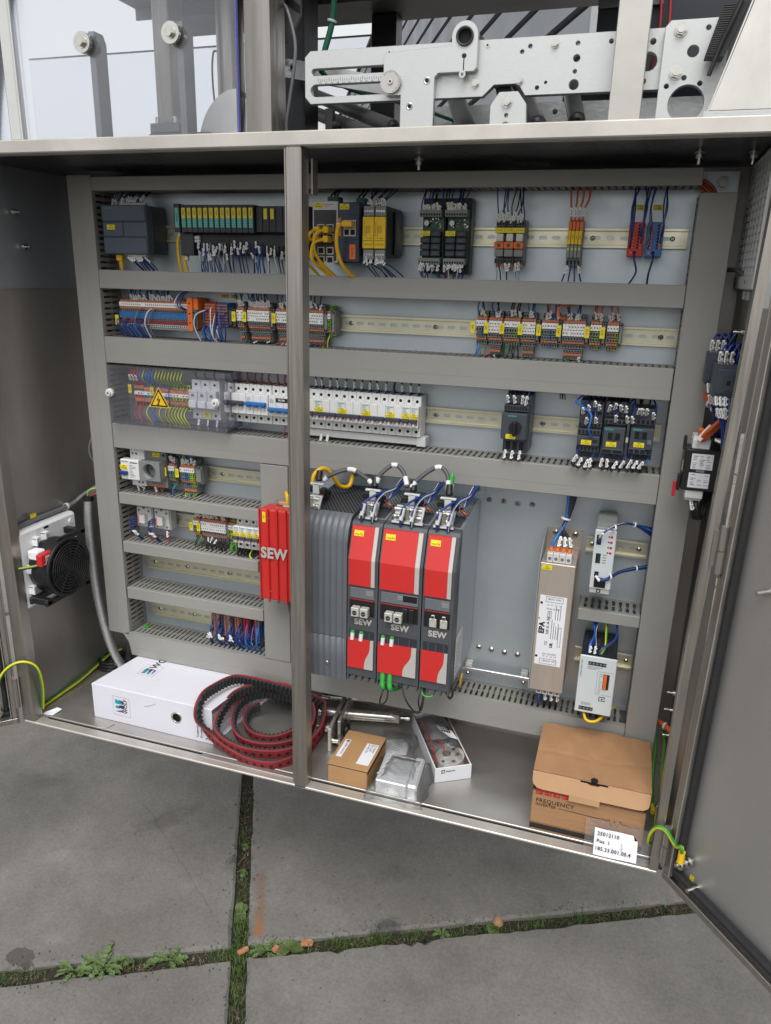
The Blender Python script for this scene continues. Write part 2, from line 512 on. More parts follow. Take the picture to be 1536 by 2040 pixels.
WIRE = {'blue': (['w_blue'], 0), 'bluew': (['w_blue', 'w_white'], (0, 1, 0.7)), 'lblue': (['w_lblue'], 0), 'black': (['w_black'], 0), 'orange': (['w_orange'], 0),
        'brown': (['w_brown'], 0), 'white': (['w_white'], 0), 'grey': (['w_grey'], 0), 'dgrey': (['w_dgrey'], 0), 'yellow': (['w_yellow'], 0),
        'earth': (['earth_y', 'earth_g'], (0, 1, 'striped')), 'red': (['w_red'], 0), 'green': (['green'], 0)}
def wire(parent, pts, kind='blue', r=1.3, marks=(), n=6, steps=5, name='wire', msc=1.0):
    mats, m = WIRE[kind]
    b = MB().tube(pts, r, n, m, steps)
    o = ob(name, b, mats, parent)
    for t in marks:
        i = max(1, min(len(b.path) - 2, int(t * (len(b.path) - 1))))
        p = b.path[i]; d = (b.path[i + 1] - b.path[i - 1]).normalized()
        if d.z < 0: d = -d
        k = bpy.data.objects.new('wire_marker', MARK)
        link(k, o, tuple(p + Vector((0, -r, 0))))
        q = Vector((0, 0, 1)).rotation_difference(d)
        k.rotation_mode = 'QUATERNION'
        k.rotation_quaternion = q @ Euler((0, 0, RN.uniform(-0.7, 0.7))).to_quaternion()
        k.scale = (msc * .82, msc * .82, msc * RN.uniform(0.86, 1.06))
    return o

def wires(parent, xs, z0, y0, z1, y1, kinds=('blue',), mark=0.8, spread=8, bow=8, tm=(0.2, 0.55), r=1.3, dx=0):
    """a comb of single wires from the terminals at z0 to the trunking at z1"""
    for x in xs:
        k = kinds[RN.randrange(len(kinds))]
        xe = x + dx + RN.uniform(-spread, spread)
        mid = (x * .5 + xe * .5 + RN.uniform(-spread, spread) * .4, y0 * .6 + y1 * .4 - RN.uniform(0, bow), z0 * .5 + z1 * .5)
        mk = (RN.uniform(*tm),) if RN.random() < mark else ()
        wire(parent, [(x, y0, z0), (x + RN.uniform(-1, 1), y0 - RN.uniform(0, 3), z0 * .8 + z1 * .2), mid, (xe, y1, z1)], k, r, mk, steps=4)

def screw(parent, x, y, z, r=5, name='screw', mt='bolt'):
    b = MB().cyl((x, y, z), (x, y - r * .35, z), r, 12).cyl((x, y - r * .35, z), (x, y - r * .7, z), r * .9, 12, 0, r * .45)
    b.box(x - r * .5, x + r * .5, y - r * .74, y - r * .68, z - r * .12, z + r * .12, 1)
    b.box(x - r * .12, x + r * .12, y - r * .74, y - r * .68, z - r * .5, z + r * .5, 1)
    return ob(name, b, [mt, 'hole'], parent)

# ================================================================== GROUND
GZ = -520.0
E1 = Vector((0.8973, 0.4415, 0)); E2 = Vector((-0.4415, 0.8973, 0))
CX = Vector((478, -303, 0))
def gp(s, t, z=0):                                   # point on the paving: along the two joint directions from the crossing
    p = CX + E1 * s + E2 * t
    return (p.x, p.y, GZ + z)

def concrete():
    m, nt, n, l, b = base_mat('weathered concrete')
    g = n.new('ShaderNodeNewGeometry').outputs['Position']
    big = noise(n, l, g, 1.7, 6, 0.62)
    mid = noise(n, l, g, 9, 6, 0.6)
    fine = noise(n, l, g, 130, 4, 0.7)
    base = ramp(n, l, big, [(0.28, lin((104, 102, 99))), (0.5, lin((118, 116, 112))), (0.72, lin((134, 131, 126)))])
    def over(a, bcol, fac, mode='MULTIPLY'):
        x = n.new('ShaderNodeMix'); x.data_type = 'RGBA'; x.blend_type = mode
        if isinstance(fac, float): x.inputs[0].default_value = fac
        else: l.new(fac, x.inputs[0])
        l.new(a, x.inputs[6])
        if isinstance(bcol, tuple): x.inputs[7].default_value = bcol
        else: l.new(bcol, x.inputs[7])
        return x.outputs[2]
    c = over(base, ramp(n, l, mid, [(0.3, (0.68, 0.67, 0.66, 1)), (0.65, (1.10, 1.09, 1.08, 1))]), 0.5)
    c = over(c, ramp(n, l, fine, [(0.3, (0.58, 0.58, 0.58, 1)), (0.7, (1.3, 1.3, 1.28, 1))]), 0.5)
    # pores and pale grit
    vo = n.new('ShaderNodeTexVoronoi'); vo.inputs['Scale'].default_value = 26; l.new(g, vo.inputs['Vector'])
    c = over(c, ramp(n, l, vo.outputs['Distance'], [(0.035, (0.30, 0.29, 0.28, 1)), (0.085, (1, 1, 1, 1))]), 0.85)
    vo2 = n.new('ShaderNodeTexVoronoi'); vo2.inputs['Scale'].default_value = 44; vo2.inputs['Randomness'].default_value = 1
    mp = n.new('ShaderNodeVectorMath'); mp.operation = 'ADD'; mp.inputs[1].default_value = (3.3, 1.7, 0); l.new(g, mp.inputs[0]); l.new(mp.outputs[0], vo2.inputs['Vector'])
    c = over(c, ramp(n, l, vo2.outputs['Distance'], [(0.03, (1.5, 1.5, 1.45, 1)), (0.05, (1, 1, 1, 1))]), 0.8)
    # stains that belong to the slabs: rust run, damp patch, tyre black
    def blot(center, rx, ry, soft, ang=0.0):
        mpn = n.new('ShaderNodeMapping'); mpn.vector_type = 'TEXTURE'
        mpn.inputs['Location'].default_value = (center[0] * S, center[1] * S, GZ * S)
        mpn.inputs['Rotation'].default_value = (0, 0, ang)
        mpn.inputs['Scale'].default_value = (rx * S, ry * S, 1)
        l.new(g, mpn.inputs['Vector'])
        ln = n.new('ShaderNodeVectorMath'); ln.operation = 'LENGTH'; l.new(mpn.outputs[0], ln.inputs[0])
        ad = n.new('ShaderNodeMath'); ad.operation = 'MULTIPLY_ADD'; l.new(noise(n, l, g, 24, 5, 0.65), ad.inputs[0])
        ad.inputs[1].default_value = 1.1; l.new(ln.outputs['Value'], ad.inputs[2])
        return ramp(n, l, ad.outputs[0], [(1.05 - soft * .5 if 1.05 - soft * .5 < 1 else 1 - soft * .5, (1, 1, 1, 1)), (1.0, (0, 0, 0, 1))])
    an = math.atan2(E2.y, E2.x)
    c = over(c, lin((122, 92, 70)), blot(gp(50, 150), 330, 46, 1.2, an), 'MIX')
    c = over(c, lin((144, 96, 62)), blot(gp(46, 62), 90, 32, 0.9, an), 'MIX')
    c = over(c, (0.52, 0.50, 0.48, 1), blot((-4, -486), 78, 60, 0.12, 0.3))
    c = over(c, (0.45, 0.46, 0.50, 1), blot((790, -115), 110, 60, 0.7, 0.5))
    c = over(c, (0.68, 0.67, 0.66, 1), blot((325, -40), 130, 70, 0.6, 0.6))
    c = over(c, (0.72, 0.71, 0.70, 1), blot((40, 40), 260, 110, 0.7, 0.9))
    for (bx_, by_, rx_, ry_, k_, an_) in ((-420, 60, 190, 120, .80, .2), (-150, -190, 150, 60, 1.16, .5), (240, -170, 120, 70, 1.14, .8), (760, 60, 240, 90, .82, .5), (1040, -230, 170, 70, 1.12, .4), (900, -420, 120, 90, .86, 1.0), (640, -380, 90, 50, 1.15, .1), (1250, -330, 160, 80, .84, .7), (40, -420, 110, 60, 1.14, .3), (-300, -350, 130, 80, .86, .9)):
        c = over(c, (k_, k_, k_, 1), blot((bx_, by_), rx_, ry_, 0.9, an_))
    # hairline crack across the far left slab
    wv = n.new('ShaderNodeMapping'); wv.vector_type = 'TEXTURE'
    wv.inputs['Location'].default_value = (130 * S, -60 * S, 0); wv.inputs['Rotation'].default_value = (0, 0, -0.62); wv.inputs['Scale'].default_value = (0.26, 1, 1)
    l.new(g, wv.inputs['Vector'])
    sp = n.new('ShaderNodeSeparateXYZ'); l.new(wv.outputs[0], sp.inputs[0])
    a1 = n.new('ShaderNodeMath'); a1.operation = 'MULTIPLY_ADD'; l.new(noise(n, l, g, 7, 5, 0.6), a1.inputs[0]); a1.inputs[1].default_value = 0.07; l.new(sp.outputs['Y'], a1.inputs[2])
    a2 = n.new('ShaderNodeMath'); a2.operation = 'SUBTRACT'; l.new(a1.outputs[0], a2.inputs[0]); a2.inputs[1].default_value = 0.035
    a3 = n.new('ShaderNodeMath'); a3.operation = 'ABSOLUTE'; l.new(a2.outputs[0], a3.inputs[0])
    ax = n.new('ShaderNodeMath'); ax.operation = 'ABSOLUTE'; l.new(sp.outputs['X'], ax.inputs[0])
    lim = n.new('ShaderNodeMath'); lim.operation = 'GREATER_THAN'; l.new(ax.outputs[0], lim.inputs[0]); lim.inputs[1].default_value = 1.0
    a4 = n.new('ShaderNodeMath'); a4.operation = 'ADD'; l.new(a3.outputs[0], a4.inputs[0]); l.new(lim.outputs[0], a4.inputs[1])
    c = over(c, ramp(n, l, a4.outputs[0], [(0.0006, (0.6, 0.6, 0.6, 1)), (0.0022, (1, 1, 1, 1))]), 0.5)
    l.new(c, b.inputs['Base Color'])
    b.inputs['Roughness'].default_value = 0.86
    bp = n.new('ShaderNodeBump'); bp.inputs['Strength'].default_value = 0.35; bp.inputs['Distance'].default_value = 0.002
    l.new(fine, bp.inputs['Height']); l.new(bp.outputs[0], b.inputs['Normal'])
    return m
M['concrete'] = concrete()

g = ob('ground', MB().add([(-60000, -60000, GZ - 26), (60000, -60000, GZ - 26), (60000, 60000, GZ - 26), (-60000, 60000, GZ - 26)], [(0, 1, 2, 3)]), 'soil', at=(0, 0, GZ - 26))
g['kind'] = 'structure'
pave = bpy.data.objects.new('pavement', None); link(pave, None, (CX.x, CX.y, GZ)); pave['kind'] = 'structure'
for i in range(-3, 3):
    for j in range(-3, 3):
        a0, b0, L = i * 2040 + 20, j * 2040 + 20, 2000
        dz = [0, -2, 1, 2, -1, 1][(i * 2 + j * 3) % 6]
        b = MB(lambda p, a0=a0, b0=b0, dz=dz: gp(a0 + p[0], b0 + p[1], p[2] + dz))
        if i in (-1, 0) and j in (-1, 0):                    # the four slabs in view: worn, crumbled arrises
            per = []
            n_ = 110
            for sd_ in range(4):
                for q in range(n_):
                    d_ = L * q / n_
                    per.append([(d_, 0, 0, 1), (L, d_, -1, 0), (L - d_, L, 0, -1), (0, L - d_, 1, 0)][sd_])
            r0, r1, r2 = [], [], []
            wob = 0.0
            for (x_, y_, nx_, ny_) in per:
                wob = wob * .7 + RN.uniform(-1, 1) * 1.2
                bite = 12 if RN.random() < .025 else 0
                c_ = 5 + wob + RN.uniform(0, 3) + bite
                o_ = max(-2.5, min(3.5, wob))
                r0.append((x_ + nx_ * o_, y_ + ny_ * o_, -90)); r1.append((x_ + nx_ * o_, y_ + ny_ * o_, -c_ * .9)); r2.append((x_ + nx_ * (o_ + c_) - (ny_ and 0), y_ + ny_ * (o_ + c_), 0))
            m_ = len(per)
            b.add(r0 + r1 + r2, [(k, (k + 1) % m_, m_ + (k + 1) % m_, m_ + k) for k in range(m_)] + [(m_ + k, m_ + (k + 1) % m_, 2 * m_ + (k + 1) % m_, 2 * m_ + k) for k in range(m_)] + [tuple(range(2 * m_, 3 * m_))])
        else: b.box(0, L, 0, L, -90, 0, 0, 7)
        ob('concrete_slab', b, 'concrete', pave)
soil = MB()
for ax_ in (0, 1):
    for half in range(60):
        s0 = -1700 + half * 60
        vs = []
        for q in range(2):
            for w in (-22, -8, 6, 22):
                s = s0 + q * 60
                h = -19 + RN.uniform(-4, 4) + (5 if abs(w) > 20 else 0)
                vs.append(gp(s, w, h) if ax_ == 0 else gp(w, s, h + 0.6))
        soil.add(vs, [(k, k + 1, k + 5, k + 4) for k in range(3)], 0, True)
so = ob('joint_soil', soil, 'soil', at=gp(0, 0)); so['kind'] = 'stuff'

# grass in the joints: one mass of blades, thick in some stretches and thin in others
def blade(b, p, h, w, lean, a):
    dx, dy = math.cos(a), math.sin(a)
    px, py = -dy * w, dx * w
    pts = [(0, 0, 1), (0.25 * lean, 0.55 * h, .8), (0.75 * lean, 0.9 * h, .5), (1.2 * lean, h * .95, 0.05)]
    vs = []
    for d, z, k in pts:
        vs.append((p[0] + dx * d + px * k, p[1] + dy * d + py * k, p[2] + z)); vs.append((p[0] + dx * d - px * k, p[1] + dy * d - py * k, p[2] + z))
    b.add(vs, [(0, 1, 3, 2), (2, 3, 5, 4), (4, 5, 7, 6)])
gb = MB()
patches = [(1, 20, 70, 260), (1, 90, 40, 150), (1, -60, 50, 130), (1, -140, 60, 120), (1, -240, 60, 90), (1, 250, 40, 60), (1, 400, 60, 70), (1, 520, 50, 40), (1, 170, 50, 50),
           (0, -40, 40, 120), (0, 25, 30, 90), (0, 155, 35, 40), (0, 250, 45, 190), (0, 330, 60, 160), (0, 430, 40, 90), (0, 560, 40, 90), (0, 640, 40, 110), (0, 760, 60, 120), (0, 880, 70, 110), (0, 1000, 80, 80),
           (0, -500, 60, 70), (0, -560, 50, 70), (0, -150, 30, 60), (0, -250, 30, 40), (0, 1130, 80, 50)]
for ax_, c0, sp_, cnt in patches:
    for k in range(int(cnt * .62)):
        s = c0 + RN.gauss(0, sp_ * .5); w = RN.uniform(-17, 17)
        p = gp(s, w, -20) if ax_ == 0 else gp(w, s, -20)
        blade(gb, p, RN.uniform(9, 30), RN.uniform(0.6, 1.2), RN.uniform(4, 26), RN.uniform(0, 6.28))
gr = ob('grass', gb, 'grass', at=gp(0, 0)); gr['kind'] = 'stuff'
db, gt = MB(), MB()
for k in range(520):                                  # dead blades and grit between the living tufts
    s, w, ax_ = RN.uniform(-700, 1250), RN.uniform(-19, 19), 0
    if k % 3 == 0: s, ax_ = RN.uniform(-420, 640), 1
    p = gp(s, w, -19) if ax_ == 0 else gp(w, s, -19)
    blade(db, p, RN.uniform(3, 14), RN.uniform(0.5, 1.0), RN.uniform(10, 26), RN.uniform(0, 6.28))
for k in range(900):
    s, w, ax_ = RN.uniform(-700, 1250), RN.uniform(-20, 20), 0
    if k % 3 == 0: s, ax_ = RN.uniform(-420, 640), 1
    p = gp(s, w, -18) if ax_ == 0 else gp(w, s, -18)
    r_ = RN.uniform(.8, 2.6) * (2 if RN.random() < .06 else 1)
    gt.cyl((p[0], p[1], p[2] - r_), (p[0] + RN.uniform(-r_, r_) * .5, p[1] + RN.uniform(-r_, r_) * .5, p[2] + r_ * .9), r_, 5, 0, r_ * .5)
dg_ = ob('dead_grass', db, 'straw', at=gp(0, 0)); dg_['kind'] = 'stuff'
for k in range(420):                                  # crumbs of soil spilled on to the slab edges
    s, ax_ = RN.uniform(-700, 1250), 0
    if k % 3 == 0: s, ax_ = RN.uniform(-420, 640), 1
    w = (22 + abs(RN.gauss(0, 16))) * (1 if RN.random() < .5 else -1)
    p = gp(s, w, 2.2) if ax_ == 0 else gp(w, s, 2.2)
    r_ = RN.uniform(.5, 1.7)
    gt.cyl((p[0], p[1], p[2] - r_ - 2), (p[0] + RN.uniform(-r_, r_) * .5, p[1] + RN.uniform(-r_, r_) * .5, p[2] + r_ * .5), r_, 5, 1, r_ * .5)
gv = ob('gravel', gt, ['grit', 'soil'], at=gp(0, 0)); gv['kind'] = 'stuff'

# broad-leaved weeds in the joints
def leaf_mesh(L, W, lobes):
    b = MB(); n = 12; vs = []
    for k in range(n + 1):
        t = k / n
        w = W * (0.12 + 0.88 * math.sin(math.pi * min(1, t ** 1.4 * 1.02)) ** .8) if lobes else W * math.sin(math.pi * min(.99, .06 + .92 * t)) ** .7
        if lobes: w *= (1.15 if k % 3 == 1 else (0.5 if k % 3 == 2 else .85)) if t < .85 else 1
        z = 10 * math.sin(t * 2.2) - 7 * t * t + (1.5 if k % 2 else 0)
        vs += [(t * L, -w, z + 2.5), (t * L, 0, z), (t * L, w, z + 2.5)]
    for k in range(n):
        o = k * 3
        b.add([vs[o], vs[o + 1], vs[o + 2], vs[o + 3], vs[o + 4], vs[o + 5]], [(0, 1, 4, 3), (1, 2, 5, 4)], 0, True)
    return b
LEAF = [leaf_mesh(60, 8.5, True).mesh('leaf', ['leaf']), leaf_mesh(50, 8, True).mesh('leaf', ['leaf']), leaf_mesh(36, 15, False).mesh('leaf', ['leaf_b']), leaf_mesh(22, 10, False).mesh('leaf', ['leaf_b'])]
def weed(s, w, axis, kinds, n, label, group, spread=0.5, size=1.0, along=None):
    p = gp(s, w, -14) if axis == 0 else gp(w, s, -14)
    t = thing('weed', p, label, 'weed', group)
    base = math.atan2(E1.y, E1.x) if axis == 0 else math.atan2(E2.y, E2.x)
    for k in range(int(n * 1.7)):
        o = bpy.data.objects.new('leaf', LEAF[kinds[k % len(kinds)]])
        link(o, t, (p[0], p[1], p[2] + RN.uniform(0, 4)))
        a = base + (0 if k % 2 else math.pi) + RN.uniform(-spread, spread) * (1 + (k % 3))
        o.rotation_euler = (RN.uniform(-.3, .3), RN.uniform(-.25, .1), a)
        f = RN.uniform(.62, 1.0) * size
        o.scale = (f, f, f)
    return t
WG = 'broad-leaved weeds in the paving joints'
weed(-385, 2, 0, [0, 1], 8, 'dandelion rosette at the left end of the two touching rosettes in the joint', WG)
weed(-318, 4, 0, [0, 1, 0], 10, 'dandelion rosette with the longest leaf reaching right, second along the left joint', WG, .55, 1.1)
weed(-262, 10, 0, [3, 3], 4, 'tiny two-leaved seedling between the dandelion rosettes', WG)
weed(-168, 4, 0, [0, 1], 9, 'dandelion rosette standing alone midway in the left joint', WG, .5)
weed(66, 2, 0, [1, 0, 1], 9, 'dandelion beside the joint crossing with a wood chip at its side', WG, .5, 0.9)
weed(118, 4, 0, [2, 2], 4, 'broad round-leaved weed right of the joint crossing', WG, .7, 1.1)
weed(505, -2, 0, [1, 1], 8, 'small star-shaped rosette in the right joint under the cabinet', WG, 1.2, .55)
weed(640, 0, 0, [2, 3], 6, 'round-leaved weed beside a pale pebble in the right joint', WG, .8, .8)
weed(262, 0, 1, [3, 3], 7, 'clover-like sprig in the upper joint below the cabinet edge', WG, 1.5, .8)
weed(130, -4, 1, [3, 2], 7, 'leafy sprig among the thick grass above the crossing', WG, 1.5, .8)
weed(360, 3, 1, [3], 6, 'faint sprig high in the upper joint in the cabinet shade', WG, 1.5, .7)

def chip(p, l, w, h, a, label, mt='chip'):
    b = MB(lambda q: (p[0] + q[0] * math.cos(a) - q[1] * math.sin(a), p[1] + q[0] * math.sin(a) + q[1] * math.cos(a), p[2] + q[2]))
    b.prism([(-l / 2, -w / 2), (l * .45, -w * .45), (l / 2, w * .3), (l * .3, w / 2), (-l * .48, w * .46)], 'z', 0, h)
    return tag(ob('wood_chip', b, mt, at=p), label, 'wood chip', 'scraps of wood in the joints')
chip(gp(10, -4, 4), 27, 12, 5, 0.9, 'small orange wood chip lying on the joint crossing')
chip(gp(165, 6, -3), 30, 17, 5, 0.32, 'square orange wood chip farthest right in the joint')
chip(gp(88, -6, 0), 16, 11, 8, 1.2, 'stubby orange wood chip beside the dandelion leaves')
pb = MB().cyl(gp(655, 12, -6), gp(655, 12, 8), 14, 7, 0, 8)
tag(ob('pebble', pb, 'card', at=gp(655, 12)), 'pale tan pebble in the right joint beside a round-leaved weed', 'pebble')

# ================================================================== CABINET
cab = thing('control_cabinet', (650, -125, 0), 'open stainless steel control cabinet with two swung doors and a centre post', 'cabinet')
ob('back_wall', MB().box(-95, 1398, 52, 55, -2, 1264), 'steel_wall', cab)
ob('left_wall', MB().box(-95, -92, -268, 51.5, -2, 1264), 'steel_wall', cab)
ob('upper_tint_sheet', MB().box(-91.6, -90, -266, 51, 1012, 1261), 'steel_blue', cab)  # sheet added for the bluish reflection on the upper left wall
ob('right_wall', MB().box(1395, 1398, -268, 51.5, -2, 1264), 'steel_wall', cab)
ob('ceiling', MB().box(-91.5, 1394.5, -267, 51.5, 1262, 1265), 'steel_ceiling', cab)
ob('floor_pan', MB().box(-91.5, 1394.5, -262, 51.5, -4, 0).box(-91.5, 1394.5, -267, -262.5, -4, 1.2, 0, 1), 'steel_h', cab)
fr = MB()
fr.box(-95, 1378, -300, -268, 1261, 1284, 0, 2.0)
ob('top_rail', fr, 'steel_lip', cab)
ob('bottom_rail', MB().box(-92, 1377, -300, -274, -6, 0, 0, 1.5).box(-92, 1377, -274, -270, -14, -9), 'steel_lip', cab)
ob('side_post', MB().box(-95, -62, -300, -270, 0.2, 1260.8, 0, 1.5), 'steel', cab)
KX = lambda z: max(0.0, z - 420) * .027                # the right upright leans out a little towards the top
ob('side_post', MB(lambda p: (p[0] + KX(p[2]), p[1], p[2])).box(1363, 1378, -300, -270, 0.2, 420, 0).box(1363, 1378, -300, -270, 420, 1260.8, 0), 'steel', cab)
ob('centre_post', MB().box(629, 658, -300, -266, -5.8, 1260.8, 0, 2.5).box(625, 628.8, -296, -268, 0, 1260, 0, 1), 'steel', cab)
ob('underside', MB().box(-94, 1396, -222, 420, -60, -6.2), 'dark_metal', cab)
for x in (-60, 1360):
    ob('leg', MB().box(x - 40, x + 40, 470, 550, GZ, 1284, 0, 3), 'dark_metal', cab)
for (x, y) in ((1285, -163), (1365, -151), (820, -150)):
    ob('ceiling_stud', MB().cyl((x, y, 1262), (x, y, 1240), 3.2, 8).cyl((x, y, 1254), (x, y, 1249), 7, 6).cyl((x, y, 1258), (x, y, 1256.5), 9, 12), 'bolt', cab)
ob('latch_plate', MB().box(660, 663, -262, -240, 1190, 1246), 'steel', cab)
# little welded studs on the left tinted sheet and right wall
for (x, y, z, e) in ((-90, -150, 1170, 1), (-90, -130, 1100, 1), (1395, 92 - 120, 230, -1), (1395, -30, 190, -1), (1395, -66, 150, -1), (1395, -180, 985, -1)):
    ob('wall_stud', MB().cyl((x, y, z), (x + e * 22, y, z), 2.6, 8).cyl((x + e * 4, y, z), (x + e * 10, y, z), 6.5, 6), 'bolt', cab)

# doors: u runs along the door from its hinge, n is the inner face's normal
def door(hinge, u, nrm, label, W=690, lean=0):
    u = Vector((u[0], u[1], 0)).normalized(); nn = Vector((nrm[0], nrm[1], 0)).normalized(); h = Vector(hinge)
    xf = lambda p: tuple(h + u * p[0] + nn * p[1] + Vector((lean * max(0, p[2]), 0, p[2])))
    z0, z1 = -6, 1272
    d = ob('door', MB(xf).box(6, W, -22, -19, z0, z1), 'steel_door', cab, label=label)
    ob('door_edge', MB(xf).box(2, 5.6, -22, 0, z0, z1, 0, .8).box(6, 17, -3, 0, z0 + 16, z1, 0, .8).box(6, W, -3, 0, z0, z0 + 14, 0, .8).box(6, W, -19, -3.2, z0, z0 + 2.5), 'steel', d)
    gk = MB(xf)
    gk.box(22, 33, -18.8, -3, z0 + 36, z1 - 12, 0, 4).box(20, W - 20, -18.8, -3, z0 + 20, z0 + 35, 0, 4)
    ob('gasket', gk, 'soft_black', d)
    ob('door_fold', MB(xf).box(18, 20.5, -18.8, 2, z0 + 16, z1, 0, .8), 'steel_h', d)
    return d, xf
dl, lx = door((-97, -306, 0), (-.72, -.70), (.70, -.72), 'left door, swung out so only its hinge edge shows')
drr, rx = door((1384, -303, 0), (.62, -.785), (-.785, -.62), 'right door, its smooth grey inner face turned to the view', lean=.015)
for zz in (30, 612):
    ob('hinge', MB().cyl((1383 + zz * .015, -309, zz), (1383 + zz * .015, -309, zz + 38), 7, 12).cyl((1383 + zz * .015, -309, zz + 39), (1383 + zz * .015, -309, zz + 80), 6.4, 12).cyl((1383 + zz * .015, -309, zz - 8), (1383 + zz * .015, -309, zz), 3.2, 8, 0, 6).box(1379, 1387, -303.5, -301, zz + 8, zz + 70), 'steel', drr)
for (s, z) in ((70, 26), (86, 610)):
    a, b_ = rx((s, -19, z)), rx((s, 6, z))
    ob('door_stud', MB().cyl(a, b_, 4, 10).cyl(a, rx((s, -16, z)), 6, 10), 'bolt', drr)
es = rx((44, -19, 62))
ob('earth_stud', MB().cyl(es, rx((44, 16, 62)), 4, 10).cyl(rx((44, -14, 62)), rx((44, -8, 62)), 11, 6).cyl(rx((44, -5, 62)), rx((44, 0, 62)), 8, 6), 'bolt', drr)
ob('hinge', MB().cyl((-96, -309, 40), (-96, -309, 118), 6, 12), 'steel', dl)
ob('earth_stud', MB().cyl(lx((44, -19, 30)), lx((44, 14, 30)), 4, 10).cyl(lx((44, -10, 30)), lx((44, -4, 30)), 10, 6), 'bolt', dl)

# ------------------------------------------------------------------ mounting plate, trunking, rails
pl = thing('mounting_plate', (680, 2, 88), 'pale galvanised mounting plate carrying all the switchgear', 'mounting plate')
ob('plate', MB().box(-3, 1364, 0, 3, 84, 1249), 'zinc', pl)
for x in (60, 1300):
    for z in (110, 1200): ob('spacer', MB().cyl((x, 3.2, z), (x, 51.5, z), 9, 12), 'bolt', pl)
ob('corner_bolt', MB().cyl((1338, 0, 1230), (1338, -9, 1230), 8, 6, smooth=False).cyl((1338, 0, 1230), (1338, -2, 1230), 12, 16), 'alu_dark', pl)
ob('corner_bracket', MB().box(1346, 1362, -3, -.4, 1208, 1248).box(1310, 1326, -3, -.4, 1226, 1248), 'zinc', pl)
for (x, z) in ((933, 603), (963, 602), (994, 602), (1024, 600), (1055, 602), (962, 247), (991, 246), (1021, 244), (1051, 244)):
    screw(pl, x, -0.2, z, 6.5)

def duct(x0, x1, z0, z1, label, horiz=True, sides=(1, -1), cover=None, pitch=12.6, tooth=7.2, ridge=True):
    g_ = 'slotted grey cable ducts'
    t = thing('cable_duct', ((x0 + x1) / 2, 0, (z0 + z1) / 2), label, 'cable duct', g_)
    c = MB()
    if cover: c.prism(cover, 'y', -77, -66)
    else: c.box(x0, x1, -77, -66, z0, z1, 0, 1.2)
    if ridge:
        if horiz: c.box(x0 + 1, x1 - 1, -77.35, -77, z0 + (z1 - z0) * .36, z0 + (z1 - z0) * .36 + .9)
        else: c.box(x0 + (x1 - x0) * .5, x0 + (x1 - x0) * .5 + .9, -77.35, -77, z0 + 1, z1 - 1)
    ob('cover', c, 'duct', t)
    for sd in sides:
        b = MB()
        L0, L1 = (x0, x1) if horiz else (z0, z1)
        e = ((z1 if sd > 0 else z0) if horiz else (x1 if sd > 0 else x0))
        e0, e1 = (e - 2.0, e - .4) if sd > 0 else (e + .4, e + 2.0)
        def bx(a, b2, y0, y1):
            if horiz: b.box(a, b2, y0, y1, e0, e1)
            else: b.box(e0, e1, y0, y1, a, b2)
        bx(L0, L1, -10, -.4)
        k = L0 + 2
        while k + tooth < L1:
            bx(k, k + tooth, -66, -10.01)
            bx(k - 1.6, k, -41, -35); bx(k + tooth, k + tooth + 1.6, -41, -35)
            k += pitch
        # snap rim under the cover
        if horiz: b.box(L0, L1, -66.2, -63, e0 - (0.01), e1 + .01)
        else: b.box(e0 - .01, e1 + .01, -66.2, -63, L0, L1)
        ob('slotted_wall', b, 'duct_dark', t)
    if horiz: ob('channel_back', MB().box(x0, x1, -2, -.3, z0 + 2.5, z1 - 2.5), 'duct_dark', t)
    else: ob('channel_back', MB().box(x0 + 2.5, x1 - 2.5, -2, -.3, z0, z1), 'duct_dark', t)
    return t
D_left = duct(0, 62, 153, 1251, 'tall vertical cable duct at the left edge of the plate', False)
D_right = duct(1298, 1359, 104, 1207, 'tall wide vertical cable duct at the right edge of the plate', False)
D_top = duct(63, 1300, 1219, 1247, 'topmost horizontal cable duct above the controllers', ridge=False)
D2 = duct(63, 1297, 1016, 1056, 'horizontal cable duct under the controllers and relays row')
D3 = duct(63, 1296, 851, 910, 'horizontal cable duct above the circuit breakers')
D4 = duct(64, 1297, 650, 709, 'horizontal cable duct below the circuit breakers')
D5 = duct(66, 451, 510, 538, 'short horizontal cable duct under the power socket', ridge=False)
D6 = duct(66, 440, 383, 411, 'short horizontal cable duct under the two solid state relays', ridge=False)
D7 = duct(67, 450, 257, 287, 'short horizontal cable duct above the lowest left terminals', ridge=False)
D8 = duct(66, 1297, 95, 158, 'lowest long horizontal cable duct with a ragged cut left end', cover=[(43, 154), (50, 144), (58, 134), (62, 118), (65, 96), (1297, 95), (1297, 158), (60, 158)])
Dv = duct(452, 520, 159, 648, 'short wide vertical cable duct behind the red ribbed unit', False, ridge=False)
Ds = duct(1175, 1297, 388, 413, 'small horizontal cable duct between the two power units', ridge=False, pitch=14)
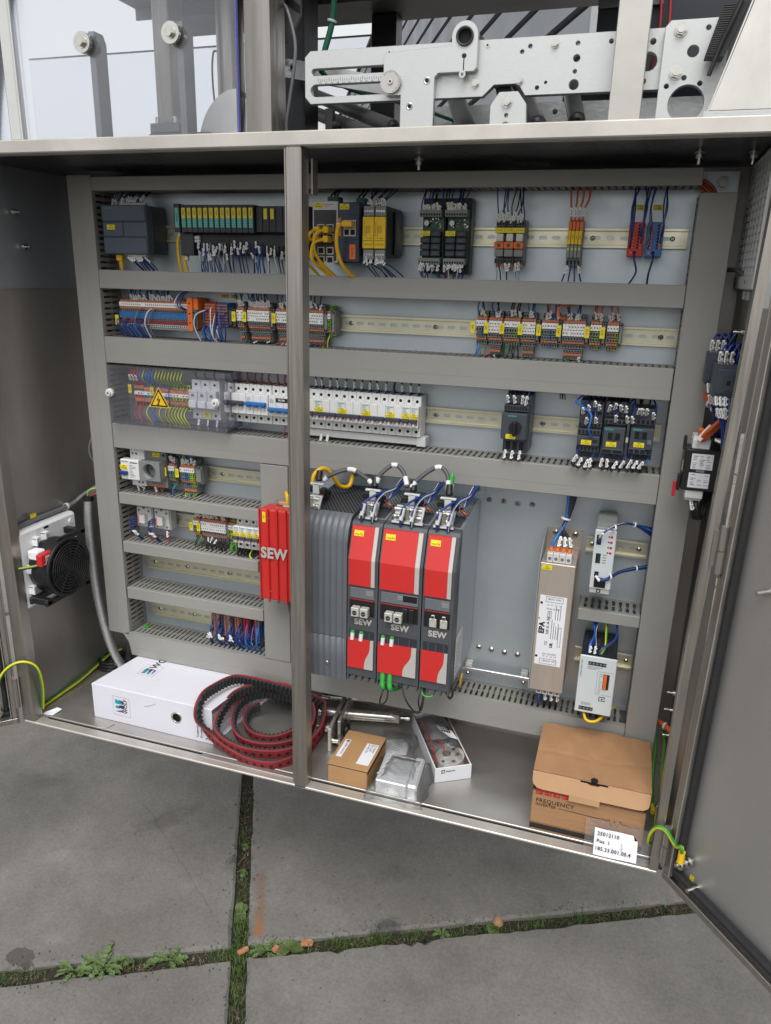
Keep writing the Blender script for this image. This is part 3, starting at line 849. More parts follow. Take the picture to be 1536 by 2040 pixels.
# loose wires lying inside the trunking, glimpsed through the slots
for (dd, x0, x1, z0, z1, ks) in ((D5, 70, 448, 512, 534, ('red', 'red', 'white', 'red', 'earth')), (D6, 70, 438, 385, 408, ('red', 'black', 'red', 'earth')), (D8, 480, 1290, 100, 150, ('lblue', 'black', 'earth', 'black')), (D3, 700, 1290, 860, 900, ('blue', 'black', 'blue')),
                                 (D4, 560, 1290, 660, 700, ('blue', 'black', 'lblue', 'black')), (Ds, 1178, 1295, 391, 408, ('blue', 'lblue', 'earth', 'black'))):
    for k in ks:
        for rep in range(2):
            wire(dd, [(x0 + (x1 - x0) * q / 6, RN.uniform(-55, -14), RN.uniform(z0, z1)) for q in range(7)], k, 1.5, n=5, steps=4)
for (k, x) in (('orange', 0), ('brown', 6), ('orange', 12), ('brown', 18)):
    wire(D_right, [(1290, -30, 1236 - x * .5), (1312, -28, 1228 - x), (1326, -30, 1212 - x), (1330, -30, 1180)], k, 2.4, name='wire')
for k in range(8):
    wire(D_left, [(RN.uniform(20, 50), RN.uniform(-50, -20), 170 + q * 110) for q in range(8)], ('red', 'red', 'black', 'blue')[k % 4], 1.6, n=5, steps=3)

def rail(x0, x1, zc, label, screws=(), marks=()):
    """35 mm top-hat rail with punched slots"""
    t = thing('mounting_rail', ((x0 + x1) / 2, 0, zc), label, 'mounting rail', 'yellow passivated mounting rails')
    hs = []
    x = x0 + 12
    while x + 18 < x1:
        hs.append(slot(x, x + 15, zc, 3.1)); x += 25
    web = plate2d('rail_web', [(x0, zc - 13), (x1, zc - 13), (x1, zc + 13), (x0, zc + 13)], hs, -2, -1, 'rail', t, bevel=0.1)
    b = MB()
    for s in (1, -1):
        b.box(x0, x1, -7.5, -1, zc + s * 12.6, zc + s * 13.8)
        b.box(x0, x1, -8.5, -7.4, zc + s * 12.8, zc + s * 17.6, 0, .4)
    ob('rail_flange', b, 'rail', t)
    for sx in screws: screw(t, sx, -2, zc, 5.2)
    return t
rail(62, 1292, 1136, 'top mounting rail behind the controllers and relays', (1000, 1124, 1266))
rail(66, 1298, 960, 'second mounting rail with a long bare stretch in the middle', (640, 826, 1268))
rail(66, 1292, 777, 'third mounting rail behind the circuit breakers', (836, 1062))
rail(66, 451, 592, 'fourth mounting rail beside the power socket', (313,))
rail(66, 441, 462, 'fifth mounting rail behind the solid state relays', ())
rail(79, 442, 335, 'empty mounting rail between two short ducts', (104, 200, 320))
rail(80, 450, 203, 'lowest left mounting rail, bare at its left half', (110, 212))
rail(1174, 1296, 531, 'short mounting rail behind the slim white power unit', (1186, 1280))
rail(1176, 1296, 274, 'short mounting rail behind the large white power unit', (1284,))

# ================================================================== MACHINE ABOVE THE CABINET
Z0 = 1284.2
def single(name, mb, mats, label, cat, at, group=None):
    return tag(ob(name, mb, mats, at=at), label, cat, group)

def hexbolt(parent, x, y, z, r=7, name='hex_bolt'):
    b = MB().cyl((x, y, z), (x, y - 2, z), r * 1.25, 16).cyl((x, y - 2, z), (x, y - 2 - r * .7, z), r, 6, smooth=False).cyl((x, y - 2 - r * .7, z), (x, y - 2 - r * .8, z), r * .7, 12)
    return ob(name, b, 'bolt', parent)

tbl = thing('machine_table', (640, 0, 1600), 'grey machine table overhead, seen from below', 'machine table')
ob('table_plate', MB().box(100, 1190, -262, 279, 1600, 1640, 0, 2), 'table', tbl)
ob('stiffener', MB().box(110, 1180, 60, 64, 1575, 1599.8), 'table', tbl)
for (nm, x0, x1, y0, y1, mt, lab) in (('machine_post', 532, 580, -250, -186, 'steel', 'bright stainless post beside the blue edge of the clear sheet'),
                                      ('machine_post', 269, 307, -122, -70, 'steel', 'stainless post seen through the clear sheet'),
                                      ('machine_post', 598, 655, 215, 262, 'dark_metal', 'dark square post under the machine table'),
                                      ('machine_post', 496, 560, -60, 10, 'dark_metal', 'black column glimpsed between clear sheet and bright post')):
    t = thing(nm, ((x0 + x1) / 2, (y0 + y1) / 2, Z0), lab, 'post', 'posts of the machine frame')
    ob('post_tube', MB().box(x0, x1, y0, y1, Z0, 1599.6, 0, 2.5), mt, t)
    if x0 == 269:
        ob('foot_block', MB().box(276, 342, -160, -124, 1312, 1330, 0, 2), 'alu_dark', t)
        ob('foot_plate', MB().box(274, 408, -162, -60, Z0, 1311.8, 0, 2), 'alu_dark', t)
        for x in (282, 322): ob('foot_bolt', MB().cyl((x, -140, 1330), (x, -140, 1344), 5, 6).cyl((x, -140, 1330), (x, -140, 1333), 7, 12), 'bolt', t)
# clear guard sheets
g1 = thing('guard_sheet', (306, -282, Z0), 'large clear acrylic guard sheet with a blue right edge', 'guard sheet', 'clear guard sheets')
ob('sheet', MB().box(88, 536, -286, -280, Z0, 1640), 'clear', g1)
ob('sheet_edge', MB().box(536.1, 538.4, -286, -280, Z0, 1640), 'clear_blue', g1)
g2 = thing('guard_sheet', (-110, -284, Z0), 'clear guard sheet at the far left, cut off by the frame', 'guard sheet', 'clear guard sheets')
ob('sheet', MB().box(-300, 58, -288, -282, Z0, 1640), 'clear', g2)
ob('sheet_edge', MB().box(58.1, 60, -288, -282, Z0, 1640), 'dark_metal', g2)
g3 = thing('guard_sheet', (300, 330, Z0), 'low clear guard sheet far behind, its top edge a thin dark line', 'guard sheet', 'clear guard sheets')
ob('sheet', MB().box(-420, 600, 330, 332, Z0, 1590), 'clear', g3)
ob('sheet_edge', MB().box(-420, 600, 329.5, 335.5, 1590.2, 1593), 'dark_metal', g3)
single('guard_profile', MB().box(61, 84, -292, -276, Z0, 1640, 0, 1.5).box(84.2, 87.6, -290, -278, Z0, 1640), ['white_grey'], 'pale upright profile between the two left guard sheets', 'profile', (72, -284, Z0))
for (x0, z1, lab) in ((238, 1458, 'left flat bar holding a round clamp disc'), (417, 1462, 'right flat bar holding a round clamp disc')):
    t = thing('clamp_bar', (x0 + 6, -245, Z0), lab, 'clamp bar', 'flat bars clamping the clear sheet')
    b = MB(); b.prism([(-273, Z0), (-240, Z0), (-240, z1 - 14), (-248, z1), (-273, z1)], 'x', x0, x0 + 12)
    ob('bar', b, 'alu_dark', t)
    zc = z1 - 22
    ob('clamp_disc', MB().cyl((x0 + 2, -296, zc), (x0 + 2, -290, zc), 17, 28).cyl((x0 + 2, -290, zc), (x0 + 2, -286.2, zc), 15, 28).cyl((x0 + 2, -279.8, zc), (x0 + 2, -270, zc), 17, 28), 'bolt', t)
    ob('hex_bolt', MB().cyl((x0 + 2, -296, zc), (x0 + 2, -303, zc), 8, 6, smooth=False).cyl((x0 + 2, -296, zc), (x0 + 2, -297.5, zc), 10, 16), 'bolt', t)
sp = thing('steel_chute', (400, -40, Z0), 'curved bright steel chute and pipe behind the clear sheet', 'chute')
ob('pipe', MB().cyl((392, -40, Z0), (392, -40, 1599.5), 27, 28), 'steel', sp)
arc = [(430 + 88 * math.cos(t), 1286 + 112 * math.sin(t)) for t in [math.pi * (.5 + .5 * k / 14) for k in range(15)]]
ob('curved_flank', MB().prism(arc + [(430, 1286)], 'y', -92, -86), 'steel_hood', sp)
rim = MB()
for k in range(14):
    a, b_ = arc[k], arc[k + 1]
    rim.quad((a[0], -92, a[1]), (b_[0], -92, b_[1]), (b_[0], -20, b_[1]), (a[0], -20, a[1]))
ob('curved_rim', rim, 'steel_hood', sp)
tv = MB().tube([(358, -40, 1330), (352, -44, 1420), (356, -46, 1470), (366, -46, 1477), (400, -46, 1478)], 2.0, 6)
ob('bent_wire', tv, 'dark_metal', sp)

# main slotted plate with scale
mp_ = thing('slotted_plate', (925, -224, Z0), 'long aluminium plate with two open slots and a scale at its left end', 'machine plate')
hs = [slot(648, 800, 1384, 5.4), slot(646, 800, 1356, 9.5)]
for (x, z, r) in ((1003, 1396, 3.2), (1015, 1403, 3.2), (1087, 1403, 3.2), (1087, 1383, 5.2), (1086, 1365, 3), (1086, 1347, 7.4), (1043, 1352, 3.2), (1030, 1345, 3.2), (1136, 1403, 3.2), (1196, 1399, 4.2), (1188, 1347, 4), (1192, 1373, 13)):
    hs.append(circ(x, z, r, 14))
plate2d('plate', [(646, 1336), (636, 1347), (636, 1407), (646, 1416), (1217, 1416), (1217, 1335), (1012, 1335), (1000, 1352), (962, 1352), (944, 1336)], hs, -230, -216, 'alu', mp_)
b = MB()
for k in range(34): b.box(660 + k * 4, 660.7 + k * 4, -230.4, -230.1, 1369.5, 1373 + (2 if k % 5 == 0 else 0))
ob('scale_ticks', b, 'print_grey', mp_)
for k in range(12): txt(mp_, str(17 - k), (662 + k * 10.5, -230.4, 1367), 4.2, 'print_grey')
for (x, z) in ((1053, 1404), (1002, 1356), (932, 1355)): hexbolt(mp_, x, -230, z, 5)
ob('notch_tube', MB().cyl((975, -210, 1345), (975, 60, 1345), 14, 6, smooth=False), 'black', mp_)
for (x, z, r) in ((786, 1407, 2.2), (948, 1408, 2.6)):
    ob('socket_screw', MB().cyl((x, -230, z), (x, -230.8, z), r * 1.5, 12).cyl((x, -230.8, z), (x, -231, z), r * .7, 6, 1), ['bolt', 'hole'], mp_)
fp = thing('clamp_plate', (860, -238, Z0), 'aluminium clamp plate with a split round eye and angled foot', 'machine plate')
head = [(914 + 21 * math.cos(t), 1420 + 21 * math.sin(t)) for t in [math.pi * k / 12 for k in range(13)]]
outl = head + [(893, 1408), (784, 1403), (781, 1400), (781, 1347), (786, 1341), (811, 1341), (811, 1288), (867, 1288), (867, 1364), (873, 1370), (930, 1370), (935, 1375)]
plate2d('plate', outl, [circ(914, 1419, 12.5, 24), circ(914, 1392, 3.6, 12)], -243, -230.6, 'alu', fp)
ob('eye_bush', MB().ring((914, -246, 1419), (0, 1, 0), 11, 14, 30, 28), 'dark_metal', fp)
ob('eye_tube', MB().cyl((914, -240, 1419), (914, 80, 1419), 10.8, 24), 'hole', fp)
ob('eye_shaft', MB().cyl((930, -228, 1412), (930, 80, 1412), 13, 20), 'dark_metal', fp)
ob('split_gap', MB().box(913.2, 914.8, -243.4, -243, 1371, 1388), 'hole', fp)
ob('split_screw', MB().cyl((913, -243, 1366), (913, -246, 1366), 5.4, 14).cyl((913, -246, 1366), (913, -246.4, 1366), 2.4, 6, 1), ['white_grey', 'print_grey'], fp)
ds = MB().cyl((795, -243, 1360), (795, -249, 1360), 17, 36)
dsc = ob('dial_disc', ds, 'silver', fp)
tk = MB()
for k in range(40):
    t = 2 * math.pi * k / 40; r0, r1 = (12.6 if k % 5 == 0 else 14), 16.2
    if -.75 * math.pi < t - math.pi * 1.5 < .3: continue
    c_, s_ = math.cos(t), math.sin(t)
    tk.quad((795 + c_ * r0 - s_ * .3, -249.2, 1360 + s_ * r0 + c_ * .3), (795 + c_ * r0 + s_ * .3, -249.2, 1360 + s_ * r0 - c_ * .3), (795 + c_ * r1 + s_ * .3, -249.2, 1360 + s_ * r1 - c_ * .3), (795 + c_ * r1 - s_ * .3, -249.2, 1360 + s_ * r1 + c_ * .3))
ob('dial_ticks', tk, 'print', dsc)
ob('dial_screw', MB().cyl((795, -249, 1360), (795, -251, 1360), 4, 12).cyl((795, -251, 1360), (795, -251.3, 1360), 2, 6, 1), ['bolt', 'hole'], dsc)
for (x, z) in ((855, 1360), (827, 1324)):
    ob('socket_screw', MB().ring((x, -243, z), (0, -1, 0), 3.6, 5.6, .6, 16).cyl((x, -243, z), (x, -243.5, z), 3, 12, 1), ['bolt', 'hole'], fp)
hexbolt(fp, 823, -243, 1289, 6)
bk = thing('bearing_bracket', (990, -248, Z0), 'small six-sided aluminium bracket with one hex bolt', 'bracket')
plate2d('plate', [(963, 1284.4), (963, 1318), (976, 1336), (1005, 1336), (1019, 1318), (1021, 1284.4)], [circ(989, 1303, 3, 12)], -256, -244, 'alu', bk)
hexbolt(bk, 989, -256, 1322, 7)
ob('round_cap', MB().cyl((989, -256, 1288), (989, -258.5, 1288), 10, 22).cyl((989, -258.5, 1288), (989, -258.8, 1288), 6, 16, 1), ['bolt', 'print_grey'], bk)
fb = thing('flat_upright', (1167, -262, Z0), 'tall flat aluminium upright in front of the long plate', 'upright')
ob('bar', MB().box(1144, 1190, -272, -254, Z0, 1640, 0, 1), 'steel_h', fb)
rp = thing('bearing_plate', (1248, -240, Z0), 'aluminium plate with a big round opening and two hex nuts', 'machine plate')
hs = [circ(1252, 1312, 25, 30), circ(1253, 1380, 8, 18), circ(1270, 1409, 3.4), circ(1245, 1346, 3.4), circ(1268, 1338, 3.4), circ(1222, 1336, 3.4)]
plate2d('plate', [(1211, Z0 + .3), (1211, 1413), (1218, 1421), (1300, 1421), (1300, Z0 + .3)], hs, -244, -231, 'alu', rp)
for (x, z) in ((1233, 1408), (1233, 1353)):
    ob('hex_nut', MB().cyl((x, -244, z), (x, -251, z), 8, 6, smooth=False).cyl((x, -244, z), (x, -246, z), 9.4, 18).cyl((x, -251, z), (x, -253.5, z), 5.4, 14), 'bolt', rp)
hd = thing('stainless_hood', (1420, -300, Z0), 'streaked stainless hood leaning out at the far right', 'hood')
ob('hood_sheet', MB().prism([(1283, 1292), (1335, 1470), (1357, 1640), (1720, 1640), (1720, 1292)], 'y', -297, -293.5), 'steel_hood', hd)
ob('hood_side', MB().add([(1281, -293, 1286), (1333, -293, 1470), (1333, -150, 1470), (1281, -150, 1286), (1279, -293, 1286), (1331, -293, 1470), (1331, -150, 1470), (1279, -150, 1286)],
   [(0, 1, 2, 3), (4, 7, 6, 5), (0, 4, 5, 1), (1, 5, 6, 2), (2, 6, 7, 3), (3, 7, 4, 0)]), 'steel_hood', hd)
ob('hood_flange', MB().box(1276, 1720, -298, -262, Z0, 1287.5).box(1276, 1720, -298, -296, 1287.6, 1291), 'alu', hd)
ob('rubber_strip', MB().tube([(1276, -296, 1336), (1286, -296, 1372), (1298, -298, 1404), (1310, -296, 1440)], 3.2, 6), 'black', hd)
vm = MB().add([(1268, -290, 1362), (1292, -290, 1360), (1316, -290, 1424), (1284, -290, 1426), (1268, -262, 1362), (1292, -262, 1360), (1316, -262, 1424), (1284, -262, 1426)],
              [(0, 1, 2, 3), (4, 7, 6, 5), (0, 4, 5, 1), (1, 5, 6, 2), (2, 6, 7, 3), (3, 7, 4, 0)])
vv = ob('vent_block', vm, 'black', hd)
vb = MB()
for k in range(22):
    z = 1365 + k * 2.7; x = 1269.5 + (z - 1362) * .26
    vb.box(x, x + 14, -291.4, -290.2, z, z + 1.2)
ob('vent_slat', vb, 'dark_metal', vv)['kind'] = 'stuff'
# things between the plates
lr = thing('rear_rail', (935, 205, Z0), 'low aluminium rail behind the machine tubes', 'rail')
plate2d('plate', [(748, 1330), (748, 1410), (1330, 1410), (1330, 1330)], [circ(x, z, 5, 10) for x, z in ((900, 1390), (915, 1396), (1010, 1392), (1060, 1397), (1130, 1390))], 200, 212, 'alu', lr)
for x in (780, 1150): ob('rail_foot', MB().box(x - 14, x + 14, 201, 211, Z0, 1329.8), 'alu_dark', lr)
for (a, b_, r, lab) in (((800, 140, 1440), (905, -150, Z0 + 16), 17, 'thick dark tube leaning down behind the clamp plate foot'), ((930, 140, 1452), (1022, -140, Z0 + 24), 16, 'dark tube leaning down right of the small bracket'),
                        ((1040, 100, 1438), (1078, -40, 1332), 15, 'short dark tube with a rounded lower end'), ((392, 280, 1478), (770, -150, Z0 + 26), 13, 'upper of the long slanting tubes behind the slots'),
                        ((360, 280, 1450), (740, -150, Z0 + 12), 13, 'lower of the long slanting tubes behind the slots')):
    t = thing('machine_tube', tuple(b_), lab, 'tube', 'slanting tubes inside the machine')
    m_ = MB().cyl(a, b_, r, 20)
    ob('tube', m_, 'table', t)
    d = (Vector(b_) - Vector(a)).normalized()
    ob('tube_collar', MB().cyl(Vector(b_) - d * 2, Vector(b_) + d * 6, r * .86, 18, 0, r * .5), 'dark_metal', t)
am = thing('link_arm', (640, -100, 1400), 'pale link arm running down behind the slotted plate', 'link arm')
ob('arm', MB().prism([(534, 1441), (578, 1434), (752, 1397), (744, 1371), (535, 1410)], 'y', -108, -96), 'alu', am)
ob('arm_screw', MB().ring((556, -108, 1424), (0, -1, 0), 4, 6.5, .8, 16).cyl((556, -108, 1424), (556, -108.6, 1424), 3.4, 10, 1), ['bolt', 'hole'], am)
ob('arm_pin', MB().cyl((540, -108, 1436), (540, -120, 1436), 6, 10), 'bolt', am)
sb = thing('stop_bar', (637, -118, Z0), 'short dark stop bar with a round rubber knob', 'stop')
ob('bar', MB().box(630, 645, -126, -112, Z0, 1350, 0, 1), 'dark_metal', sb)
ob('knob', MB().cyl((645, -119, 1322), (652, -119, 1322), 9, 16).cyl((652, -119, 1322), (659, -119, 1322), 9, 16, 0, 4), 'black', sb)
gsx = thing('gusset_plate', (575, -150, 1480), 'grey angled gusset plate under the table', 'gusset')
ob('gusset', MB().prism([(561, 1599), (561, 1452), (572, 1452), (584, 1470), (597, 1492), (597, 1599)], 'y', -160, -152), 'table', gsx)
ob('gusset_edge', MB().add([(561, -161, 1520), (597, -161, 1494), (597, -161, 1506), (561, -161, 1532), (561, -164, 1520), (597, -164, 1494), (597, -164, 1506), (561, -164, 1532)],
   [(0, 1, 2, 3), (4, 7, 6, 5), (0, 4, 5, 1), (1, 5, 6, 2), (2, 6, 7, 3), (3, 7, 4, 0)]), 'black', gsx)
gc = MB()
for k in range(4): gc.tube([(654 + 3 * (k % 2), -150 + 3 * (k // 2), 1599.6), (655 + 3 * (k % 2), -150 + 3 * (k // 2), 1520), (650 + 3 * (k % 2), -150 + 3 * (k // 2), 1476), (637 + 3 * (k % 2), -150 + 3 * (k // 2), 1436), (628 + 3 * (k % 2), -140 + 3 * (k // 2), 1406), (660, -60, 1392), (740, 60, 1386), (800, 200, 1380)], 3.6, 8)
gct = thing('cable_bundle', (650, -150, 1500), 'dark green cable bundle hanging from the table, tied with a white strap', 'cable')
ob('cable', gc, 'green_dark', gct)
ob('cable_tie', MB().ring((651.5, -148, 1480), (.25, 0, 1), 6.6, 8.4, 4, 14), 'marker', gct)
gcb = thing('control_cable', (600, -200, 1400), 'thin grey cable bowing down beside the bright post', 'cable')
wire(gcb, [(580, -190, 1500), (592, -200, 1486), (606, -204, 1442), (605, -204, 1404), (592, -200, 1345), (584, -196, 1310), (584, -190, Z0)], 'grey', 3, n=8, name='cable')
cv = thing('machine_cover', (1250, 140, Z0), 'dark navy machine cover behind the right plates', 'machine cover')
ob('cover_panel', MB().box(1082, 1480, 150, 170, 1425, 1700).box(1010, 1480, 320, 330, Z0, 1470), 'navy_panel', cv)
ob('cover_frame', MB().box(1082, 1200, 140, 149.5, 1555, 1600), 'table', cv)
for x in (1196, 1212): wire(cv, [(x - 6, 130, 1640), (x, 128, 1560), (x + 3, 128, 1500), (x - 2, 138, 1470), (x - 6, 152, 1450)], 'red', 2.4, name='cable')

# ------------------------------------------------------------------ clad building behind the machine
th = RAD(26)
bn, bd = Vector((math.cos(th), math.sin(th), 0)), Vector((-math.sin(th), math.cos(th), 0))
CW = Vector((1217.9, -1554.5, 0))
def wl_(s, w, z):
    p = CW + bd * s + bn * (3000 + w); return (p.x, p.y, z)
hb = thing('clad_hall', wl_(20000, 0, GZ), 'grey hall clad in broad horizontal boards behind the machine', 'building')
def slab(s0, s1, w0, w1, z0, z1):
    b = MB(lambda p: wl_(p[0], p[1], p[2])); b.box(s0, s1, w0, w1, z0, z1); return b
ob('wall', slab(7800, 42000, 60, 300, GZ, 7700), 'cladding_gap', hb)
for k in range(20):
    z = GZ + 40 + k * 410
    b = MB(lambda p: wl_(p[0], p[1], p[2]))
    b.add([(7780, 0, z), (42000, 0, z), (42000, 0, z + 320), (7780, 0, z + 320), (7780, 58, z - 10), (42000, 58, z - 10), (42000, 58, z + 316), (7780, 58, z + 316)],
          [(0, 1, 2, 3), (4, 7, 6, 5), (0, 4, 5, 1), (2, 6, 7, 3), (0, 3, 7, 4), (1, 5, 6, 2)])
    ob('cladding_board', b, 'cladding', hb)
ob('corner_trim', slab(7560, 7760, -20, 40, GZ, 7700), 'white_grey', hb)
ob('roof_edge', slab(7560, 42000, -60, 320, 7701, 7800), 'cladding_gap', hb)

# ================================================================== SWITCHGEAR ON THE PLATE
def tstrip(t, x0, n, p, rows, body=None, zt=None, zb=None, ybody=-34, cols=None):
    """a row of spring terminals: every row is (part, z top, z bottom, face y, material, opening)"""
    parts = {}
    for k in range(n):
        xa, xb = x0 + k * p + .18, x0 + (k + 1) * p - .18
        for (nm, a, b_, yf, mt, hole) in rows:
            if cols and mt == '*': mt = cols[k % len(cols)]
            mb, ms = parts.setdefault(nm, (MB(), []))
            if mt not in ms: ms.append(mt)
            j = RN.uniform(-.25, .25)
            mb.box(xa, xb, yf + j, ybody, b_, a, ms.index(mt), .35)
            if hole:
                if 'hole' not in ms: ms.append('hole')
                q = (xb - xa) * .2; h = (a - b_)
                mb.box(xa + q, xb - q, yf + j - .12, yf + j + .1, b_ + h * .22, a - h * .22, ms.index('hole'))
            if nm == 'marker_strip':
                if 'print' not in ms: ms.append('print')
                if RN.random() < .85: mb.box(xa + p * .28, xb - p * .28, yf + j - .1, yf + j + .1, (a + b_) / 2 - 1.6, (a + b_) / 2 + 1.4, ms.index('print'))
    if body:
        mb, ms = parts.setdefault('terminal_body', (MB(), []))
        if body not in ms: ms.append(body)
        mb.box(x0, x0 + n * p, ybody + .5, -7.6, zb, zt, ms.index(body), .6)
    for nm, (mb, ms) in parts.items(): ob(nm, mb, ms, t)['kind'] = 'stuff'

def endclamp(t, x, zc, w=8, h=44, mt='term'):
    b = MB().box(x, x + w, -36, -8, zc - h / 2, zc + h / 2, 0, .8).box(x + 1, x + w - 1, -42, -35, zc - h * .36, zc + h * .36, 0, .8)
    for s in (-1, 1): b.cyl((x + w / 2, -36, zc + s * h * .42), (x + w / 2, -36.6, zc + s * h * .42), 1.8, 8, 1)
    ob('end_clamp', b, [mt, 'hole'], t)

def std(zc, two=True, hi=36, bottom='term_dark', wide=False):
    r = [('terminal_body', zc + 34, zc + 25, -36, '*', True), ('release_lever', zc + 24, zc + 19, -43, 'orange_lever', False), ('marker_strip', zc + 18, zc + 6.8, -47, 'marker', False)]
    if two: r.append(('marker_strip', zc + 6, zc - 5, -47, 'marker', False))
    else: r.append(('terminal_body', zc + 5.5, zc - 4, -45, '*', True))
    r += [('terminal_body', zc - 6, zc - 14, -44, '*', True), ('release_lever', zc - 15, zc - 19.5, -41, 'orange_lever', False), ('terminal_body', zc - 21, zc - 29, -36, '*', True)]
    return r

# ---------------------------------------------------------------- row 1
t = thing('controller', (142, -45, 1140), 'wide slate grey controller at the top left with one yellow label', 'controller')
b = MB().box(88, 198, -78, -60, 1090, 1190, 0, 1.2).box(90, 199, -60, -8, 1092, 1189, 1, 1)
ob('housing', b, ['plc', 'plc_dark'], t)
ob('front_flap', MB().box(88, 197.5, -83, -78.2, 1157, 1189.5, 0, 1.5), 'plc', t)
ob('front_flap', MB().box(88.5, 198, -83, -78.2, 1090.5, 1124, 0, 1.5), 'plc', t)
ob('front_panel', MB().box(88, 138.5, -80.5, -78.2, 1126, 1155, 0, .8).box(139.5, 197.6, -80, -78.2, 1126, 1155, 0, .8), 'plc', t)
txt(t, 'SIEMENS', (95, -83.4, 1183), 4.6, 'teal', bold=.03)
ltag(t, 109, -80.8, 1145, 20, 10, '+13-A1')
b = MB()
for k in range(14): b.box(128 + k * 4.6, 131.6 + k * 4.6, -70, -60, 1190.2, 1195)
ob('plug_row', b, 'white_grey', t)
b = MB()
for k in range(10): b.box(140 + k * 4.6, 143.6 + k * 4.6, -70, -60, 1086, 1089.8)
ob('plug_row', b, 'white_grey', t)
wires(t, [130 + k * 4.4 for k in range(13)], 1194, -64, 1219, -40, ('blue', 'black'), .9, 10, 4, (.35, .7))
wires(t, [104, 112], 1191, -58, 1219, -40, ('earth', 'blue'), .6, 8, 3)
wires(t, [141 + k * 4.6 for k in range(10)], 1087, -64, 1057, -45, ('blue',), .95, 5, 4, (.25, .45), dx=14)
nc = thing('network_cable', (112, -60, 1075), 'short yellow network cable plugged under the controller', 'cable')
ob('plug', MB().box(104, 119, -66, -52, 1076, 1089.6, 0, 1.5), 'w_yellow', nc)
b = MB()
for k in range(5): b.cyl((112, -58, 1074 - k * 3), (112, -58, 1072.4 - k * 3), 6.4 - k * .3, 12)
ob('strain_relief', b, 'w_yellow', nc)
wire(nc, [(112, -58, 1076), (112, -58, 1062), (113, -52, 1040)], 'yellow', 3.4, n=8, name='cable')

t = thing('io_station', (395, -45, 1140), 'long dark input output station with a row of yellow and teal labels', 'i/o station')
ob('base', MB().box(268, 560, -44, -8, 1092, 1190, 0, 1), 'plc_dark', t)
ob('head_module', MB().box(267, 281, -80, -44, 1136, 1192, 0, 1).box(268, 300, -62, -44, 1090, 1135, 0, 1), 'plc_dark', t)
ob('head_label', MB().box(270, 279, -80.6, -80, 1145, 1184), 'teal_lbl', t)
txt(t, 'SIEMENS', (274.6, -80.9, 1165), 4.4, 'print', rot=Euler((math.pi / 2, -math.pi / 2, 0)), align='CENTER')
for k in range(13):
    x = 283 + k * 13.1
    m = ob('module', MB().box(x + .3, x + 12.8, -78, -44, 1136, 1190, 0, .8), 'plc_dark', t)
    ob('code_label', MB().box(x + 2, x + 10.6, -78.6, -78, 1164, 1184), 'yellow_lbl', m)
    ob('teal_label', MB().box(x + 2, x + 10.6, -78.6, -78, 1146, 1163.6).box(x + 2, x + 10.6, -78.8, -78.6, 1158.6, 1159, 1).box(x + 2, x + 10.6, -78.8, -78.6, 1153.6, 1154, 1).box(x + 2, x + 10.6, -78.8, -78.6, 1149.6, 1150, 1), ['teal_lbl', 'plc_dark'], m)
    txt(m, '-K%d' % (20 + k), (x + 6.4, -78.8, 1174), 5, rot=Euler((math.pi / 2, -math.pi / 2, 0)), align='CENTER')
for k in range(6):
    x = 454 + k * 15
    m = ob('module', MB().box(x + .3, x + 14.5, -70, -44, 1138, 1187, 0, .8), 'plc_dark', t)
    if k in (1, 2): ob('code_label', MB().box(x + 3, x + 10.6, -70.6, -70, 1163, 1183), 'yellow_lbl', m)
b = MB()
for k in range(22):
    for r in range(4): b.box(301 + k * 11.6, 306 + k * 11.6, -44.2, -43.9, 1100 + r * 9, 1105 + r * 9)
ob('wire_entry', b, 'hole', t)
ob('terminal_base', MB().box(302, 556, -52, -44.3, 1096, 1134, 0, .8), 'black', t)
wires(t, [308 + k * 7.2 for k in range(22)], 1116, -54, 1057, -48, ('blue', 'blue', 'bluew', 'black'), .85, 9, 8, (.1, .75))
wires(t, [312 + k * 8 for k in range(9)], 1104, -56, 1057, -50, ('blue', 'grey', 'lblue'), .9, 10, 8, (.1, .6))
wires(t, [452 + k * 9 for k in range(10)], 1112, -54, 1057, -48, ('blue', 'lblue', 'black', 'white'), .6, 9, 8, (.2, .7))
b = MB()
for k in range(4): b.box(301 + (k % 2) * 6, 306.5 + (k % 2) * 6, -58, -52, 1124 - (k // 2) * 7, 1130 - (k // 2) * 7)
ob('power_plug', b, 'white_grey', t)
for (x, lab, z0) in ((262, 'thick yellow network cable left of the long station', 1140), (276, 'yellow network cable under the head of the long station', 1092)):
    c = thing('network_cable', (x, -50, 1090), lab, 'cable')
    ob('plug', MB().box(x - 3, x + 3, -56, -46, z0 - 12, z0, 0, 1), 'w_white', c)
    wire(c, [(x, -52, z0 - 8), (x - 5, -54, z0 * .5 + 545), (x - 6, -50, 1075), (x, -46, 1045)], 'yellow', 3.6, n=8, name='cable')

